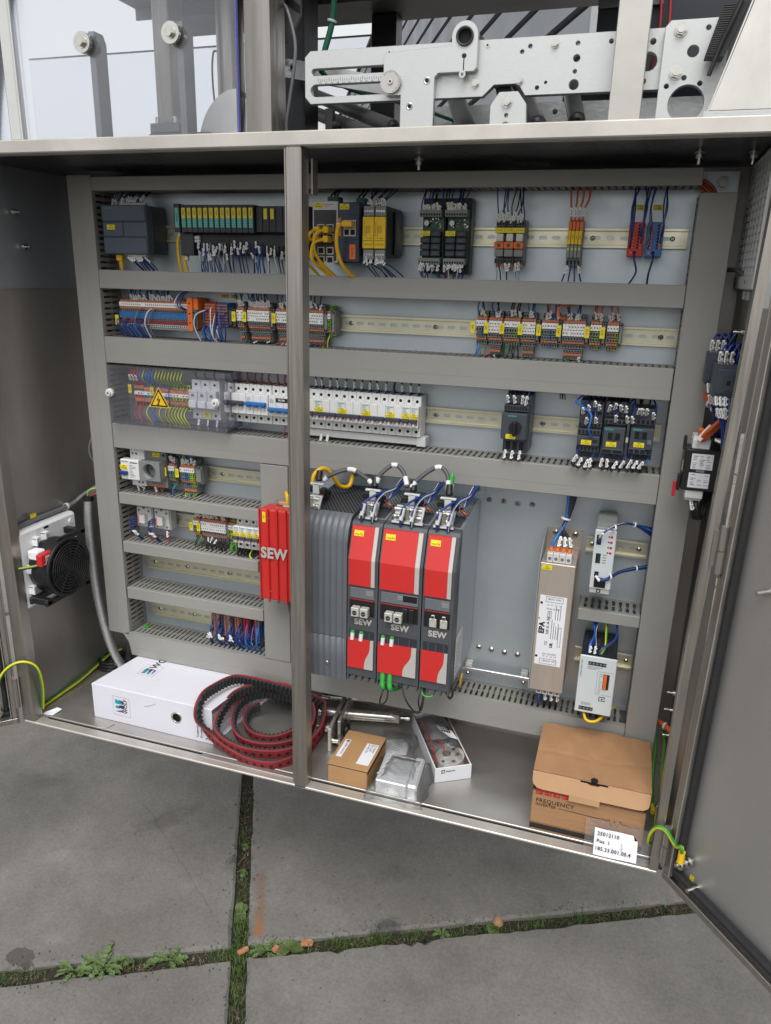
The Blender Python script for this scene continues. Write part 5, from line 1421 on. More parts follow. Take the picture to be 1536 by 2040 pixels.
for x in (588, 603): ob('busbar_tag', MB(lambda p, x=x: (x + p[0] + p[2] * .18, p[1], 712 + p[2])).box(-3, 3, -49, -46, -12, 10, 0, .6), 'marker', t)

t = thing('motor_starter', (1018, -50, 785), 'single dark motor protection switch with a rotary knob and teal print', 'motor switch')
ob('housing', MB().box(993, 1043, -70, -9, 727, 842, 0, 1.2), 'contactor', t)
ob('front', MB().box(991, 1041, -95, -70.2, 757, 809, 0, 1.5), 'contactor', t)
b = MB().box(993, 1041, -84, -70.2, 811, 824, 0, 1)
for k in range(8): b.box(994.5 + k * 5.7, 998.4 + k * 5.7, -84.3, -83.9, 814, 821, 1)
b.box(997, 1038, -76, -70.2, 729, 754, 0, 1)
for k in range(3): b.box(1000 + k * 13.4, 1009 + k * 13.4, -76.3, -75.9, 733, 750, 1)
for k in range(3): b.box(996 + k * 15, 1008 + k * 15, -78, -70.2, 826, 840, 0, .8)
ob('terminal_row', b, ['contactor', 'hole'], t)
ob('rotary_knob', MB().cyl((1019, -95, 782), (1019, -100, 782), 12, 24).box(1015.5, 1022.5, -112, -100, 766, 795, 0, 2.5), 'black', t)
txt(t, 'SIEMENS', (1003, -95.3, 803.5), 4.4, 'teal', bold=.03)
ltag(t, 1011, -95.3, 763, 19, 9, '+14-F1')
wires(t, [1000, 1012, 1024, 1034], 840, -66, 851, -46, ('black', 'blue'), 0, 3, 3, r=2)
for x, d in ((999, 0), (1013, -1), (1027, 1), (1033, 3)):
    wire(t, [(x, -78, 826 if d != 3 else 818), (x + d, -88, 838), (x + d * 2, -70, 850)], 'blue' if d == 3 else 'black', 1.8, (.4,), msc=1.2)
for x in (1001, 1015, 1030): wire(t, [(x, -74, 732), (x - 1, -82, 722), (x - 3, -66, 707)], 'black', 2, (.45,), msc=1.15)

CG = 'anthracite contactors at the right end of the third rail'
def contactor(x0, w, zt, zb, label, code, front, bits, deep=-90):
    t = thing('contactor', (x0 + w / 2, -50, 785), label, 'contactor', CG)
    ob('housing', MB().box(x0, x0 + w, -66, -9, zb - 12, zt + 16, 0, 1.2), 'contactor', t)
    ob('front', MB().box(x0 + 1, x0 + w - 1, deep, -66.2, *front, 0, 1.5), 'contactor', t)
    b = MB()
    for (za, zb2, yf, n) in bits:
        b.box(x0 + .5, x0 + w - .5, yf, -60, zb2, za, 0, .8)
        for k in range(n):
            p = (w - 2) / n
            b.box(x0 + 2 + k * p, x0 + p * (k + 1) - 1, yf - .3, yf + .1, zb2 + 2, za - 2, 1)
    ob('terminal_row', b, ['contactor', 'hole'], t)
    if code: ltag(t, x0 + w * .42, deep - .3, front[0] + (front[1] - front[0]) * .38, 19, 9, code)
    return t
t = contactor(1137, 44, 824, 742, 'left contactor with rows of small terminals', '+13-Q1', (756, 776), ((800, 790, -74, 6), (788, 777, -84, 6), (755, 744, -84, 6), (822, 812, -66.5, 4)))
ob('indicator', MB().box(1166, 1176, -91, -90, 764, 770), 'print', t)
t = contactor(1184, 42, 826, 742, 'middle contactor with teal print and yellow label', '+13-Q2', (744, 796), ((824, 814, -74, 5), (810, 800, -80, 5), (755, 745, -91, 2)))
txt(t, 'SIEMENS', (1187, -90.4, 792), 4.2, 'teal', bold=.03)
ob('armature_slot', MB().box(1194, 1216, -90.4, -90, 772, 786).box(1202, 1208, -91.4, -90.4, 772, 786, 1), ['hole', 'plc_dark'], t)
ob('side_plate', MB().box(1226.5, 1232, -82, -9, 742, 806, 0, .8).box(1227, 1231.6, -82.4, -82, 768, 778, 1), ['contactor', 'silver'], t)
t = contactor(1233, 44, 816, 746, 'right contactor with teal print and a small code square', '+14-Q1', (748, 798), ((814, 803, -76, 5), (760, 749, -91, 4)))
txt(t, 'SIEMENS', (1238, -90.4, 795), 4.2, 'teal', bold=.03)
ob('armature_slot', MB().box(1242, 1264, -90.4, -90, 778, 792).box(1250, 1256, -91.4, -90.4, 778, 792, 1), ['hole', 'plc_dark'], t)
ob('status_panel', MB().box(1264, 1275, -91, -90.2, 756, 790).box(1266, 1273, -91.4, -91, 770, 778, 1), ['contactor', 'print_grey'], t)
for k, (x, z, zt) in enumerate(((1143, 816, 850), (1153, 822, 850), (1163, 830, 850), (1174, 824, 850), (1150, 798, 850), (1190, 824, 850), (1200, 828, 850), (1212, 826, 850), (1221, 824, 850), (1236, 806, 850), (1243, 822, 850), (1250, 822, 850), (1258, 822, 850), (1272, 816, 850), (1168, 800, 850), (1206, 806, 850), (1226, 806, 850))):
    wire(t, [(x, -74, z), (x + RN.uniform(-2, 2), -86, z + 9), (x + RN.uniform(-4, 6), -70, z * .4 + zt * .6), (x + RN.uniform(-5, 9), -46, zt)], 'blue' if k in (0, 4, 9, 13, 14, 15, 16) else 'black', 1.8, (.3,), msc=1.15)
for k, (x, z) in enumerate(((1142, 748), (1150, 742), (1162, 740), (1172, 742), (1190, 744), (1203, 744), (1216, 742), (1228, 744), (1242, 746), (1252, 746), (1262, 746))):
    wire(t, [(x, -84, z), (x - 2 + RN.uniform(-3, 2), -98, z - 12), (x - 5 + RN.uniform(-5, 4), -92, z - 28), (x + RN.uniform(-4, 6), -60, 706)], 'bluew' if k in (0, 3, 7) else ('blue' if k % 4 == 0 else 'black'), 1.8, (.4,), msc=1.15)
wire(t, [(1168, -88, 772), (1158, -104, 790), (1160, -100, 818), (1140, -84, 832), (1128, -70, 838), (1144, -46, 851)], 'lblue', 1.8)
wire(t, [(1272, -70, 750), (1270, -84, 736), (1258, -74, 726), (1250, -60, 722)], 'lblue', 1.6)
for k, kd in enumerate(('green', 'black', 'brown')): wire(D3, [(1094 + k * 3, -50, 853), (1096 + k * 4, -56, 846), (1097 + k * 5, -60, 838)], kd, 1.4)

# ---------------------------------------------------------------- row 4 (left)
t = thing('residual_breaker', (102, -40, 598), 'white residual current breaker beside the power socket', 'circuit breaker')
ob('housing', MB().box(88, 128, -50, -8, 553, 644, 0, 1).box(74, 126, -72, -50.2, 572, 622, 0, 2), 'white', t)
b = MB()
for x, z in ((96, 633), (106, 633), (109, 562), (119, 562)): b.cyl((x, -50, z), (x, -50.6, z), 3, 12)
ob('screw_hole', b, 'print_grey', t)['kind'] = 'stuff'
ob('toggle', MB().box(76, 96, -80, -72.2, 585, 594, 0, 1.5), 'w_blue', t)
ob('test_button', MB().box(80, 92, -75, -72.2, 574, 582, 0, 1), 'white_grey', t)
txt(t, 'Schneider', (77, -72.4, 617), 5, 'green_dark'); ob('print_bar', MB().box(102, 122, -72.5, -72.2, 614, 616.4), 'green_dark', t)
b = MB()
for k in range(9): b.box(100, 100 + RN.uniform(6, 20), -72.5, -72.2, 579 + k * 3.6, 580 + k * 3.6)
ob('front_print', b, 'print_grey', t)
ltag(t, 84, -72.4, 603, 20, 11, '+13-F5')
wires(t, [98, 110], 553, -40, 538, -40, ('white', 'red'), .6, 5, 4, (.5, .8))
t = thing('power_socket', (154, -40, 598), 'grey rail-mounted mains socket with a round earthed well', 'power socket')
plate2d('face', [(126, 575), (184, 575), (184, 622), (126, 622)], [circ(154, 598.5, 20.5, 36)], -72, -64, 'term', t)
ob('housing', MB().box(126, 184, -44, -8, 552, 646, 0, 1.5).box(127, 183, -64, -44.2, 575.4, 577, 0).box(127, 183, -64, -44.2, 620, 621.6).box(126, 128, -64, -44.2, 577, 620).box(182, 184, -64, -44.2, 577, 620), 'term', t)
ob('well', MB().ring((154, -71.6, 598.5), (0, 1, 0), 17.6, 20.6, 26, 36).cyl((154, -48, 598.5), (154, -45, 598.5), 18, 36), 'term', t)
b = MB().cyl((146, -48, 598.5), (146, -48.5, 598.5), 2.5, 12).cyl((162, -48, 598.5), (162, -48.5, 598.5), 2.5, 12).box(152, 156, -66, -48, 616, 619).box(152, 156, -66, -48, 578, 581)
ob('contact', b, 'print', t)
ltag(t, 158, -44.4, 634, 20, 11, '+13-X5'); ob('screw_hole', MB().cyl((178, -44, 634), (178, -44.6, 634), 3.4, 12), 'print', t)
ob('outlet_row', MB().box(140, 178, -46, -44.2, 555, 561), 'orange_lever', t)
wires(t, [146, 154, 162, 170], 553, -38, 538, -40, ('red', 'earth', 'grey', 'white'), .5, 6, 4, (.4, .8))
SG = 'small terminal groups on the left lower rails'
tgroup(190, 3, 'small terminal group right of the power socket', 183, '-X16', cols=('term', 'term_blue', 'term_green'), zc=592, two=False, top=('black', 'blue'), bot=('black', 'lblue', 'earth'), zhi=650, zlo=538, clamp=False, g=SG, p=5.6)
tgroup(222, 7, 'terminal group with blue and green terminals beside a bare rail', 217, '-X17', cols=('term', 'term', 'term_blue', 'term_blue', 'term_green', 'term_yellow', 'term_green'), zc=592, two=False, top=('black', 'lblue', 'earth'), bot=('black', 'lblue', 'earth', 'earth'), zhi=650, zlo=538, g=SG, p=5.6, low=1, clampw=16)

# ---------------------------------------------------------------- row 5 (left)
for k, x0 in enumerate((86, 137)):
    t = thing('solid_state_relay', (x0 + 22, -25, 468), ('left', 'right')[k] + ' light grey solid state relay with a small orange plug', 'relay', 'solid state relays')
    ob('housing', MB().box(x0, x0 + 44, -36, -8, 441, 496, 0, 1.5), 'white_grey', t)
    ob('cover', MB().box(x0 + 1, x0 + 43, -41, -36.2, 443, 495, 0, 2), 'white_grey', t)
    b = MB()
    for x, z in ((x0 + 8, 486), (x0 + 36, 486), (x0 + 36, 450), (x0 + 8, 450)): b.cyl((x, -41, z), (x, -41.6, z), 3.2, 12)
    b.cyl((x0 + 22, -41, 494), (x0 + 22, -41.6, 494), 4, 12)
    ob('screw_hole', b, 'print_grey', t)['kind'] = 'stuff'
    pg = ob('plug', MB().box(x0 + 14, x0 + 32, -54, -41.2, 456, 478, 0, 1), 'white_grey', t)
    ob('plug_lever', MB().box(x0 + 12, x0 + 17, -55.5, -50, 457, 462).box(x0 + 12, x0 + 17, -55.5, -50, 464, 469).box(x0 + 12, x0 + 17, -55.5, -50, 471, 476), 'orange_dev', pg)['kind'] = 'stuff'
    for q in range(4):
        wire(t, [(x0 + 14, -54, 474 - q * 5), (x0 + 4 - q, -68, 470 - q * 4), (x0 + 1 + q * 2, -66, 446), (x0 + 8 + q * 2, -60, 430), (x0 + 12 + q * 3, -44, 411)], 'bluew' if q % 2 else 'blue', 1.6, (.72,))
    wire(t, [(x0 + 34, -30, 441), (x0 + 36, -40, 432), (x0 + 40, -40, 411)], 'red', 2, (.5,))
tgroup(251, 3, 'small three-way terminal group with black and earth wires', 248, '-X18', cols=('term', 'term', 'term_yellow'), zc=462, two=False, top=('white', 'black'), bot=('black', 'black', 'earth'), zhi=510, zlo=411, clamp=False, g=SG)
tgroup(272, 13, 'broad white-marked terminal group above black wires', 268, '-X19', zc=462, two=True, top=('red', 'brown'), bot=('black',), zhi=510, zlo=411, g=SG, clampw=6)
t = thing('earth_terminal', (354, -30, 462), 'three green yellow earth terminals left of the small breakers', 'terminal')
tstrip(t, 347, 3, 6, std(462, False), 'term_green', 496, 432, cols=('term_green', 'term_yellow', 'term_green'))
wires(t, [350, 356, 362], 434, -36, 411, -44, ('earth',), 0, 6, 8, r=2)
for k in range(4):
    breaker(373 + k * 17.6, 1, ('first', 'second', 'third', 'fourth')[k] + ' small single breaker left of the red ribbed unit', 'grey', '+15-F%d' % (k + 1), g='small breakers on the fifth rail', zc=466, p=17.5, wires_=False, sc_=.92)
t = thing('cable_coil', (408, -50, 405), 'dark and yellow green wires spilling below the small breakers', 'cable')
for k in range(6): wire(t, [(376 + k * 8, -36, 426), (378 + k * 8, -60, 414), (390 + k * 9, -62, 404), (404 + k * 7, -44, 396)], 'earth' if k == 4 else 'black', 2.2)

# ---------------------------------------------------------------- red ribbed unit
t = thing('brake_unit', (536, -80, 458), 'red ribbed power unit with raised pale lettering beside the post', 'power unit')
b = MB().box(482, 592, -145, -112, 352, 566, 0, 3)
for k in range(6):
    x = 482 + k * 21.6
    b.box(x - 1.5 + (1.5 if k == 0 else 0), x + 2.5, -150, -144.9, 347, 570, 0, 1.2)
ob('cover', b, 'red', t)
ob('chassis', MB().box(523, 590, -112, -78, 356, 568, 0, 1).box(523, 590, -77.9, -4, 356, 566), 'zinc', t)
ob('cover_lip', MB().box(482, 523, -111.8, -96, 354, 564, 0, 1), 'red', t)
txt(t, 'SEW', (487, -150.6, 466), 34, 'silver', bold=.04, sx=.9)
for x, z in ((504, 545), (568, 545), (504, 372), (568, 372)): screw(t, x, -145.2, z, 3.6)
ltag(t, 494, -145.4, 548, 8, 24, '-T5', True)
ob('resistor', MB().box(508, 530, -104, -96, 566.4, 573, 0, 1), 'card_light', t)
ob('terminal_pin', MB().box(506, 509, -108, -104, 560, 578), 'zinc_bright', t)
wire(t, [(522, -90, 592), (528, -98, 586), (530, -100, 572), (530, -96, 562)], 'yellow', 4, n=8, name='cable')
wire(t, [(536, -100, 352), (536, -112, 332), (542, -112, 305), (556, -96, 285)], 'dgrey', 4.2, n=8, name='cable')
wire(t, [(552, -100, 352), (551, -116, 328), (551, -116, 300), (560, -96, 278)], 'yellow', 4.2, n=8, name='cable')
wire(t, [(508, -100, 353), (513, -110, 344), (520, -100, 353)], 'earth', 2)
ob('sleeve', MB().cyl((551, -116.5, 330), (551, -117, 316), 4.8, 10), 'white', t)

# ---------------------------------------------------------------- row 7 (left)
tt = thing('terminal_strip', (340, -30, 210), 'bottom left strip with orange, red and blue terminal columns', 'terminal strip')
endclamp(tt, 284, 214, 7, 50)
for k, (x0, n, mt, lv) in enumerate(((292, 5, 'term', 'orange_lever'), (322, 5, 'term', 'orange_lever'), (352, 4, 'term', 'orange_lever'), (377, 4, 'red_dark', 'red_dark'), (408, 4, 'term_blue', 'orange_lever'))):
    xa = x0 - 2
    b, h_ = MB(), MB()
    bb = MB().box(xa, xa + n * 5.2, -42, -8, 180, 246, 0, .8)
    for q in range(11):
        z = 243 - q * 5.6
        for xx in (xa + 4, xa + n * 5.2 - 9):
            b.box(xx, xx + 5, -46, -42.1, z - 4, z, 0, .4)
        h_.box(xa + .8, xa + 3.4, -42.3, -41.9, z - 3.8, z - .6); h_.box(xa + n * 5.2 - 3.4, xa + n * 5.2 - .8, -42.3, -41.9, z - 3.8, z - .6)
    ob('block', bb, mt, tt); ob('push_button', b, lv, tt)['kind'] = 'stuff'; ob('wire_entry', h_, 'hole', tt)['kind'] = 'stuff'
    ks = ('blue', 'blue', 'bluew') if k < 3 else ('blue', 'lblue', 'bluew')
    for q in range(9):
        xx = xa + (2 if q % 2 else n * 5.2 - 2); z = RN.uniform(190, 236)
        wire(tt, [(xx, -44, z), (xx + RN.uniform(-3, 5), -60, z - 12), (xx + RN.uniform(-4, 6), -64, 184), (xx + RN.uniform(-4, 8), -48, 156)], RN.choice(ks), 1.5, (.62,) if (k < 3 and q % 2) else ())
endclamp(tt, 431, 214, 8, 50, 'term_dark')
gs_ = MB().box(78, 84, -40, -26, 150, 164, 0, 2).box(86, 92, -40, -26, 150, 164, 0, 2)
ob('sleeve', gs_, 'green', D8, label='green sleeves lying at its left end')['kind'] = 'stuff'

# ================================================================== DRIVES
SPL = [(-232, 236), (-232, 548), (-226, 572), (-212, 590), (-195, 598)]
t = thing('supply_unit', (662, -120, 415), 'graphite power supply unit with vertical wavy ribs right of the post', 'drive')
def wavy(x0, x1, prof, mt, nm, zlo=None):
    b = MB(); n = int((x1 - x0) / 1.5); cols = []
    for i in range(n + 1):
        x = x0 + (x1 - x0) * i / n
        ph = ((x - x0) % 13.6) / 13.6
        w = 3.2 * (0.5 - 0.5 * math.cos(2 * math.pi * ph)) ** .6
        cols.append([(x, y + (w if k < len(prof) - 1 else 0), z) for k, (y, z) in enumerate(prof)])
    m_ = len(prof); vs = [p for c_ in cols for p in c_]
    b.add(vs, [(i * m_ + k, (i + 1) * m_ + k, (i + 1) * m_ + k + 1, i * m_ + k + 1) for i in range(n) for k in range(m_ - 1)], 0, True)
    return ob(nm, b, mt, t)
wavy(606, 721, SPL[1:1] + [(-232, 336), (-232, 440), (-232, 548), (-226, 572), (-212, 590), (-195, 598)], 'drive', 'front_cover')
wavy(606, 721, [(-231, 236), (-231, 280), (-231, 333.5), (-226, 335)], 'drive', 'lower_cover')
ob('housing', MB().prism([(-226, 238), (-226, 545), (-205, 588), (-190, 596), (-6, 602), (-6, 238)], 'x', 606.5, 720.5), 'drive_dark', t)
ob('side_lip', MB().box(717.5, 721, -231, -226.1, 236, 548), 'drive', t)
pf = MB()
for i in range(14):
    for j in range(26):
        x, y = 611 + i * 8 + (j % 2) * 4, -186 + j * 6.6
        pf.cyl((x, y, 602.5 + (y + 190) * .033 - 6.6), (x, y, 602.9 + (y + 190) * .033 - 6.2), 2.2, 6)
ob('perforation', pf, 'hole', t)['kind'] = 'stuff'
for x in (636, 678): screw(t, x, -230.5, 272, 4)
ob('upper_flange', MB().box(600, 952, -5, -1.5, 603, 649), 'zinc', t)
for x, z in ((656, 628), (690, 634), (776, 636), (858, 636), (938, 624)): screw(t, x, -5, z, 6)
ob('rating_strip', MB().box(720, 800, -6, -5.2, 640, 649).box(900, 944, -6, -5.2, 634, 646), 'white', t)

def axis(x0, x1, label, tagc, conn='square', seed=0):
    t = thing('servo_drive', ((x0 + x1) / 2, -120, 415), label, 'drive', 'red fronted servo drives')
    w = x1 - x0
    prof = [(-228, 252), (-228, 515), (-206, 580), (-200, 586), (-184, 589), (-184, 252)]
    ob('front_frame', MB().prism(prof, 'x', x0 + .4, x1 - .4), 'drive_dark', t)
    ob('housing', MB().prism([(-183.8, 248), (-183.8, 588), (-5, 604), (-5, 248)], 'x', x0 + .8, x1 - .8), 'zinc', t)
    b = MB()
    for k in range(9): b.box(x0 + 6, x1 - 6, -176 + k * 6, -173 + k * 6, 588.6 + k * .5, 592.6 + k * .5)
    ob('top_rib', b, 'drive_dark', t)['kind'] = 'stuff'
    pf = MB(); nx = int(w / 8)
    for i in range(nx):
        for j in range(16):
            x, y = x0 + 6 + i * 8 + (j % 2) * 4, -116 + j * 6.8
            z = 588 + (y + 183.8) * 16 / 178.8
            pf.cyl((x, y, z), (x, y, z + .5), 2.1, 6)
    ob('perforation', pf, 'hole', t)['kind'] = 'stuff'
    rx = x1 - 5 - max(9, w * .115)
    def cover(xa, xb, m, nm):
        p = [(-229, 458), (-232.5, 459), (-232.5, 515), (-210.5, 579), (-207, 579.5), (-229, 515)]
        return ob(nm, MB().prism(p, 'x', xa, xb), m, t)
    cover(x0 + 4, rx, 'red', 'upper_cover'); cover(rx + .3, x1 - 6, 'silver', 'silver_strip')
    d = Vector((0, 22, 64)).normalized()
    lt = ob('device_label', MB(lambda p: (p[0], -232.5 + (p[2] - 515) * 22 / 64 + p[1], p[2])).box(x0 + 9, x0 + 29, -.9, .1, 560, 571), 'yellow_lbl', t)
    txt(lt, tagc, (x0 + 19, -217.6, 564), 5.4, rot=Euler((math.pi / 2 - .33, 0, 0)), align='CENTER')
    # frame around the middle bays
    ob('mid_flap', MB().box(x0 + 6, x1 - 7, -230, -228.1, 430, 453, 0, .8), 'drive_flap', t)
    ob('display_window', MB().box(x1 - 7 - w * .26, x1 - 9, -230.6, -230, 438, 449, 0, .4) if conn != 'mid' else MB().box(x0 + w * .45, x0 + w * .58, -230.6, -230, 440, 450, 0, .4), 'term', t)
    if conn == 'mid': ob('open_bay', MB().box(x0 + w * .58, x1 - 9, -230.7, -230, 438, 451), 'hole', t)
    b = MB().box(x0 + 5, x1 - 6, -229.2, -228.1, 392, 427).box(x0 + 6, x1 - 7, -229.5, -229.2, 426, 427.4, 1)
    ob('connector_bay', b, ['hole', 'red_dark'], t)
    for k in range(2):
        xa = x0 + (w * .2 if conn != 'slot' else w * .26) + k * (19 if conn != 'slot' else 22)
        if conn == 'slot':
            m = ob('bus_link', MB().box(xa, xa + 15, -233, -229.6, 393, 412, 0, 3).box(xa + 4, xa + 11, -234, -229.6, 408, 420, 0, 1), 'silver', t)
            ob('link_slot', MB().box(xa + 5, xa + 10, -234.4, -234, 414, 419), 'hole', m)
        else:
            m = ob('bus_clamp', MB().box(xa, xa + 17, -244, -229.6, 394, 414, 0, 1.2), 'silver', t)
            ob('clamp_screw', MB().cyl((xa + 8, -244, 403), (xa + 8, -244.6, 403), 5, 12).box(xa + 4, xa + 12, -245, -244.4, 402, 404, 1), ['hole', 'zinc_bright'], m)
    txt(t, 'SEW', ((x0 + x1) / 2 + 2, -228.8, 377), 18, 'silver', bold=.04, align='CENTER')
    ob('cable_bay', MB().box(x0 + 5, x1 - 6, -229.2, -228.1, 338, 358), 'plc_dark', t)
    b = MB()
    for k in range(1, 4): b.box(x0 + w * k * .25, x0 + w * k * .25 + 2, -231, -229.3, 338, 356)
    ob('bay_web', b, 'drive_dark', t)
    # lower cover with the wavy pale corner
    yl = -233
    zz = [272 + 67 * k / 10 for k in range(11)]
    xc = [x0 + 2 + (w - 8) * (.66 + .22 * (1 / (1 + math.exp(-(k - 4.6) * 1.1)))) for k in range(11)]
    L = MB(); R_ = MB()
    for k in range(10):
        for (bb, a0, a1, c0, c1) in ((L, x0 + 3, x0 + 3, xc[k], xc[k + 1]), (R_, xc[k] + .2, xc[k + 1] + .2, x1 - 6, x1 - 6)):
            bb.add([(a0, yl, zz[k]), (c0, yl, zz[k]), (c1, yl, zz[k + 1]), (a1, yl, zz[k + 1]), (a0, -229.3, zz[k]), (c0, -229.3, zz[k]), (c1, -229.3, zz[k + 1]), (a1, -229.3, zz[k + 1])],
                   [(0, 1, 2, 3), (0, 3, 7, 4), (1, 5, 6, 2)] + ([(0, 4, 5, 1)] if k == 0 else []) + ([(3, 2, 6, 7)] if k == 9 else []))
    ob('lower_cover', L, 'red', t); ob('pale_corner', R_, 'silver', t)
    b = MB()
    for k in range(5): b.box(x0 + 1 + (w - 5) * k * .25, x0 + 4 + (w - 5) * k * .25, -229, -150, 240, 251.8)
    ob('foot_fin', b, 'drive_dark', t)['kind'] = 'stuff'
    if conn != 'slot':
        for k in range(2):
            xa = x0 + 12 + k * 19
            ob('cable_end', MB().cyl((xa, -231, 336), (xa + 1, -230, 352), 4.4, 10, 0).cyl((xa + 1, -230, 352), (xa + 1, -229, 357), 4.2, 10, 1), ['white', 'green'], t)
    return t
a1 = axis(722, 787, 'left servo drive, narrow, with two pale cable ends', '+16-T2')
a2 = axis(788.5, 879, 'middle servo drive, the widest, with an open black bay', '+16-T3', 'mid')
ob('black_socket', MB().box(839, 868, -230.4, -229.4, 393, 425).box(842, 852, -234, -230.4, 394, 424, 0, 1).box(855, 865, -234, -230.4, 394, 424, 0, 1), 'black', a2)
a3 = axis(880.5, 944, 'right servo drive with bare upright bus links', '+16-T4', 'slot')
ob('side_frame', MB().prism([(-226, 252), (-226, 513), (-205, 578), (-196, 586), (-184, 588), (-190, 500), (-190, 252)], 'x', 943.7, 945.2), 'drive_dark', a3)
b = MB().box(943.4, 944.2, -180, -120, 262, 350)
for k in range(8): b.box(944.2, 944.4, -176, -176 + 40, 270 + k * 9, 271.5 + k * 9, 1)
ob('rating_plate', b, ['white', 'print_grey'], a3)

# shield clamps, jumpers and wires on top of the drives
for (x, wd, lab) in ((628, 34, 'bright metal cable clamp on top of the ribbed supply unit'), (752, 34, 'metal cable clamp on top of the left servo drive'), (834, 60, 'wide metal cable clamp on top of the middle servo drive'), (908, 36, 'metal cable clamp on top of the right servo drive')):
    t = thing('shield_clamp', (x, -160, 600), lab, 'cable clamp', 'cable clamps on top of the drives')
    ob('bracket', MB(lambda p, x=x: (p[0] + (p[2] - 590) * .12, p[1] + (p[2] - 590) * .35, p[2])).box(x - wd / 2, x + wd / 2, -196, -192, 590, 625, 0, 1).box(x - wd / 2 - 3, x + wd / 2 + 3, -198, -190, 590, 596, 0, 1), 'zinc_bright', t)
    b = MB()
    for z in (602, 616):
        b.cyl((x - wd / 2 + 2, -194 + (z - 590) * .35, z), (x + wd / 2 - 2, -194 + (z - 590) * .35, z), 6, 14)
    b.box(x - 5, x + 5, -197, -186, 600, 622, 0, 1)
    ob('clamp_bar', b, 'bolt', t)
    for q in (-1, 1): ob('clamp_screw', MB().cyl((x + q * wd * .32, -200, 603), (x + q * wd * .32, -190, 603), 4, 12).box(x + q * wd * .32 - 2.6, x + q * wd * .32 + 2.6, -200.3, -199.9, 602.5, 603.5, 1), ['bolt', 'hole'], t)
    ob('strain_holder', MB().box(x - 5, x + 9, -176, -170, 624, 646, 0, 1).box(x - 14, x + 18, -176, -168, 643, 647, 0, 1), 'white_grey', t)
    ob('rubber_block', MB().box(x - 20, x - 6, -174, -160, 626, 638, 0, 1).box(x + 10, x + 22, -174, -160, 624, 636, 0, 1), 'black', t)
    ob('connector', MB().box(x - 12, x + 14, -150, -120, 606, 620, 0, 1).box(x - 10, x + 10, -151, -150, 609, 617, 1), ['black', 'red_dark'], t)
    ob('plug', MB().cyl((x - 2, -150, 646), (x - 4, -140, 664), 7, 10), 'black', t)
    if x != 628:
        for q in (-11, 11):
            wire(t, [(x + q, -204, 588), (x + q + 1, -206, 604), (x + q + 5, -200, 626), (x + q * .3 + 20, -170, 640), (x + 34, -120, 640), (x + 46, -60, 655)], 'bluew' if q > 0 else 'blue', 2.6, n=7)
            ob('sleeve', MB().cyl((x + q + .6, -206, 600), (x + q + 5, -200, 624), 4.4, 10), 'white_grey', t)
        for q in range(3): wire(t, [(x + 14, -130, 612), (x + 30, -150, 624), (x + 30 + q * 4, -120, 634), (x + 34 + q * 5, -50, 654)], 'blue' if q else 'bluew', 1.9)
        wire(t, [(x + 18, -140, 616), (x + 34, -150, 610), (x + 28, -120, 604)], 'orange', 2)
J = 'grey jumper cables arching between the drives'
for k, (p0, lab) in enumerate((([(637, -148, 646), (652, -146, 660), (690, -130, 672), (726, -140, 660), (744, -146, 650)], 'grey jumper cable from the supply unit to the left servo drive'),
                               ([(752, -146, 652), (760, -140, 672), (782, -126, 690), (804, -130, 678), (818, -146, 652)], 'grey jumper cable from the left to the middle servo drive'),
                               ([(826, -148, 650), (842, -140, 672), (874, -124, 694), (896, -130, 682), (903, -146, 648)], 'grey jumper cable from the middle to the right servo drive'))):
    t = thing('jumper_cable', p0[2], lab, 'cable', J)
    w = wire(t, p0, 'dgrey', 4.4, n=10, steps=6, name='cable')
    for a, b_ in ((.06, .2), (.45, .6), (.82, .96)):
        q = MB().tube(p0, 4.4, 8, 0, 6).path; q = q[int(a * len(q)):max(int(a * len(q)) + 2, int(b_ * len(q)))]
        ob('cable_sleeve', MB().tube(q, 5.3, 10, 0, straight=True), 'white', w)
t = thing('jumper_cable', (640, -120, 640), 'yellow cable looping behind the first cable clamp', 'cable', J)
wire(t, [(612, -150, 630), (614, -146, 656), (628, -130, 668), (640, -110, 650), (650, -90, 622), (666, -70, 620), (670, -60, 655)], 'yellow', 4.6, n=10, name='cable')
t = thing('earth_sleeve', (900, -140, 660), 'green sleeved cable end standing up by the right servo drive', 'cable')
ob('sleeve', MB().cyl((904, -140, 640), (906, -130, 680), 5.4, 12).cyl((905, -136, 650), (905.6, -133, 664), 5.8, 12, 1).cyl((906, -130, 680), (906, -129, 686), 5, 12, 0, 2.5), ['green', 'white'], t)
# cables leaving the drives below
t = thing('motor_cable', (760, -200, 240), 'green motor cables and black loops hanging under the drives', 'cable')
for x in (732, 748, 764): wire(t, [(x, -214, 262), (x + 3, -214, 248), (x + 14, -190, 238), (x + 26, -120, 236)], 'green', 4.6, n=8, name='cable')
for x in (802, 818): wire(t, [(x, -226, 272), (x + 1, -232, 250), (x + 3, -228, 234), (x + 2, -160, 200)], 'green', 5.4, n=8, name='cable')
wire(t, [(806, -220, 240), (804, -240, 222), (800, -238, 204), (806, -236, 200), (814, -232, 212), (812, -218, 240)], 'black', 1.8)
wire(t, [(838, -216, 252), (856, -240, 226), (872, -238, 202), (884, -236, 196), (890, -230, 220), (888, -214, 250)], 'black', 1.8)
wire(t, [(886, -220, 252), (884, -240, 226), (890, -236, 204), (892, -226, 230), (892, -210, 252)], 'black', 1.8)
wire(t, [(880, -214, 250), (892, -230, 236), (910, -226, 236), (916, -206, 250)], 'green', 1.8)
wire(t, [(944, -210, 262), (950, -216, 244), (944, -214, 230), (934, -206, 238)], 'black', 2.4)
t = thing('earth_rail', (1005, -22, 198), 'thin zinc earth bar between the drives and the filter', 'bar')
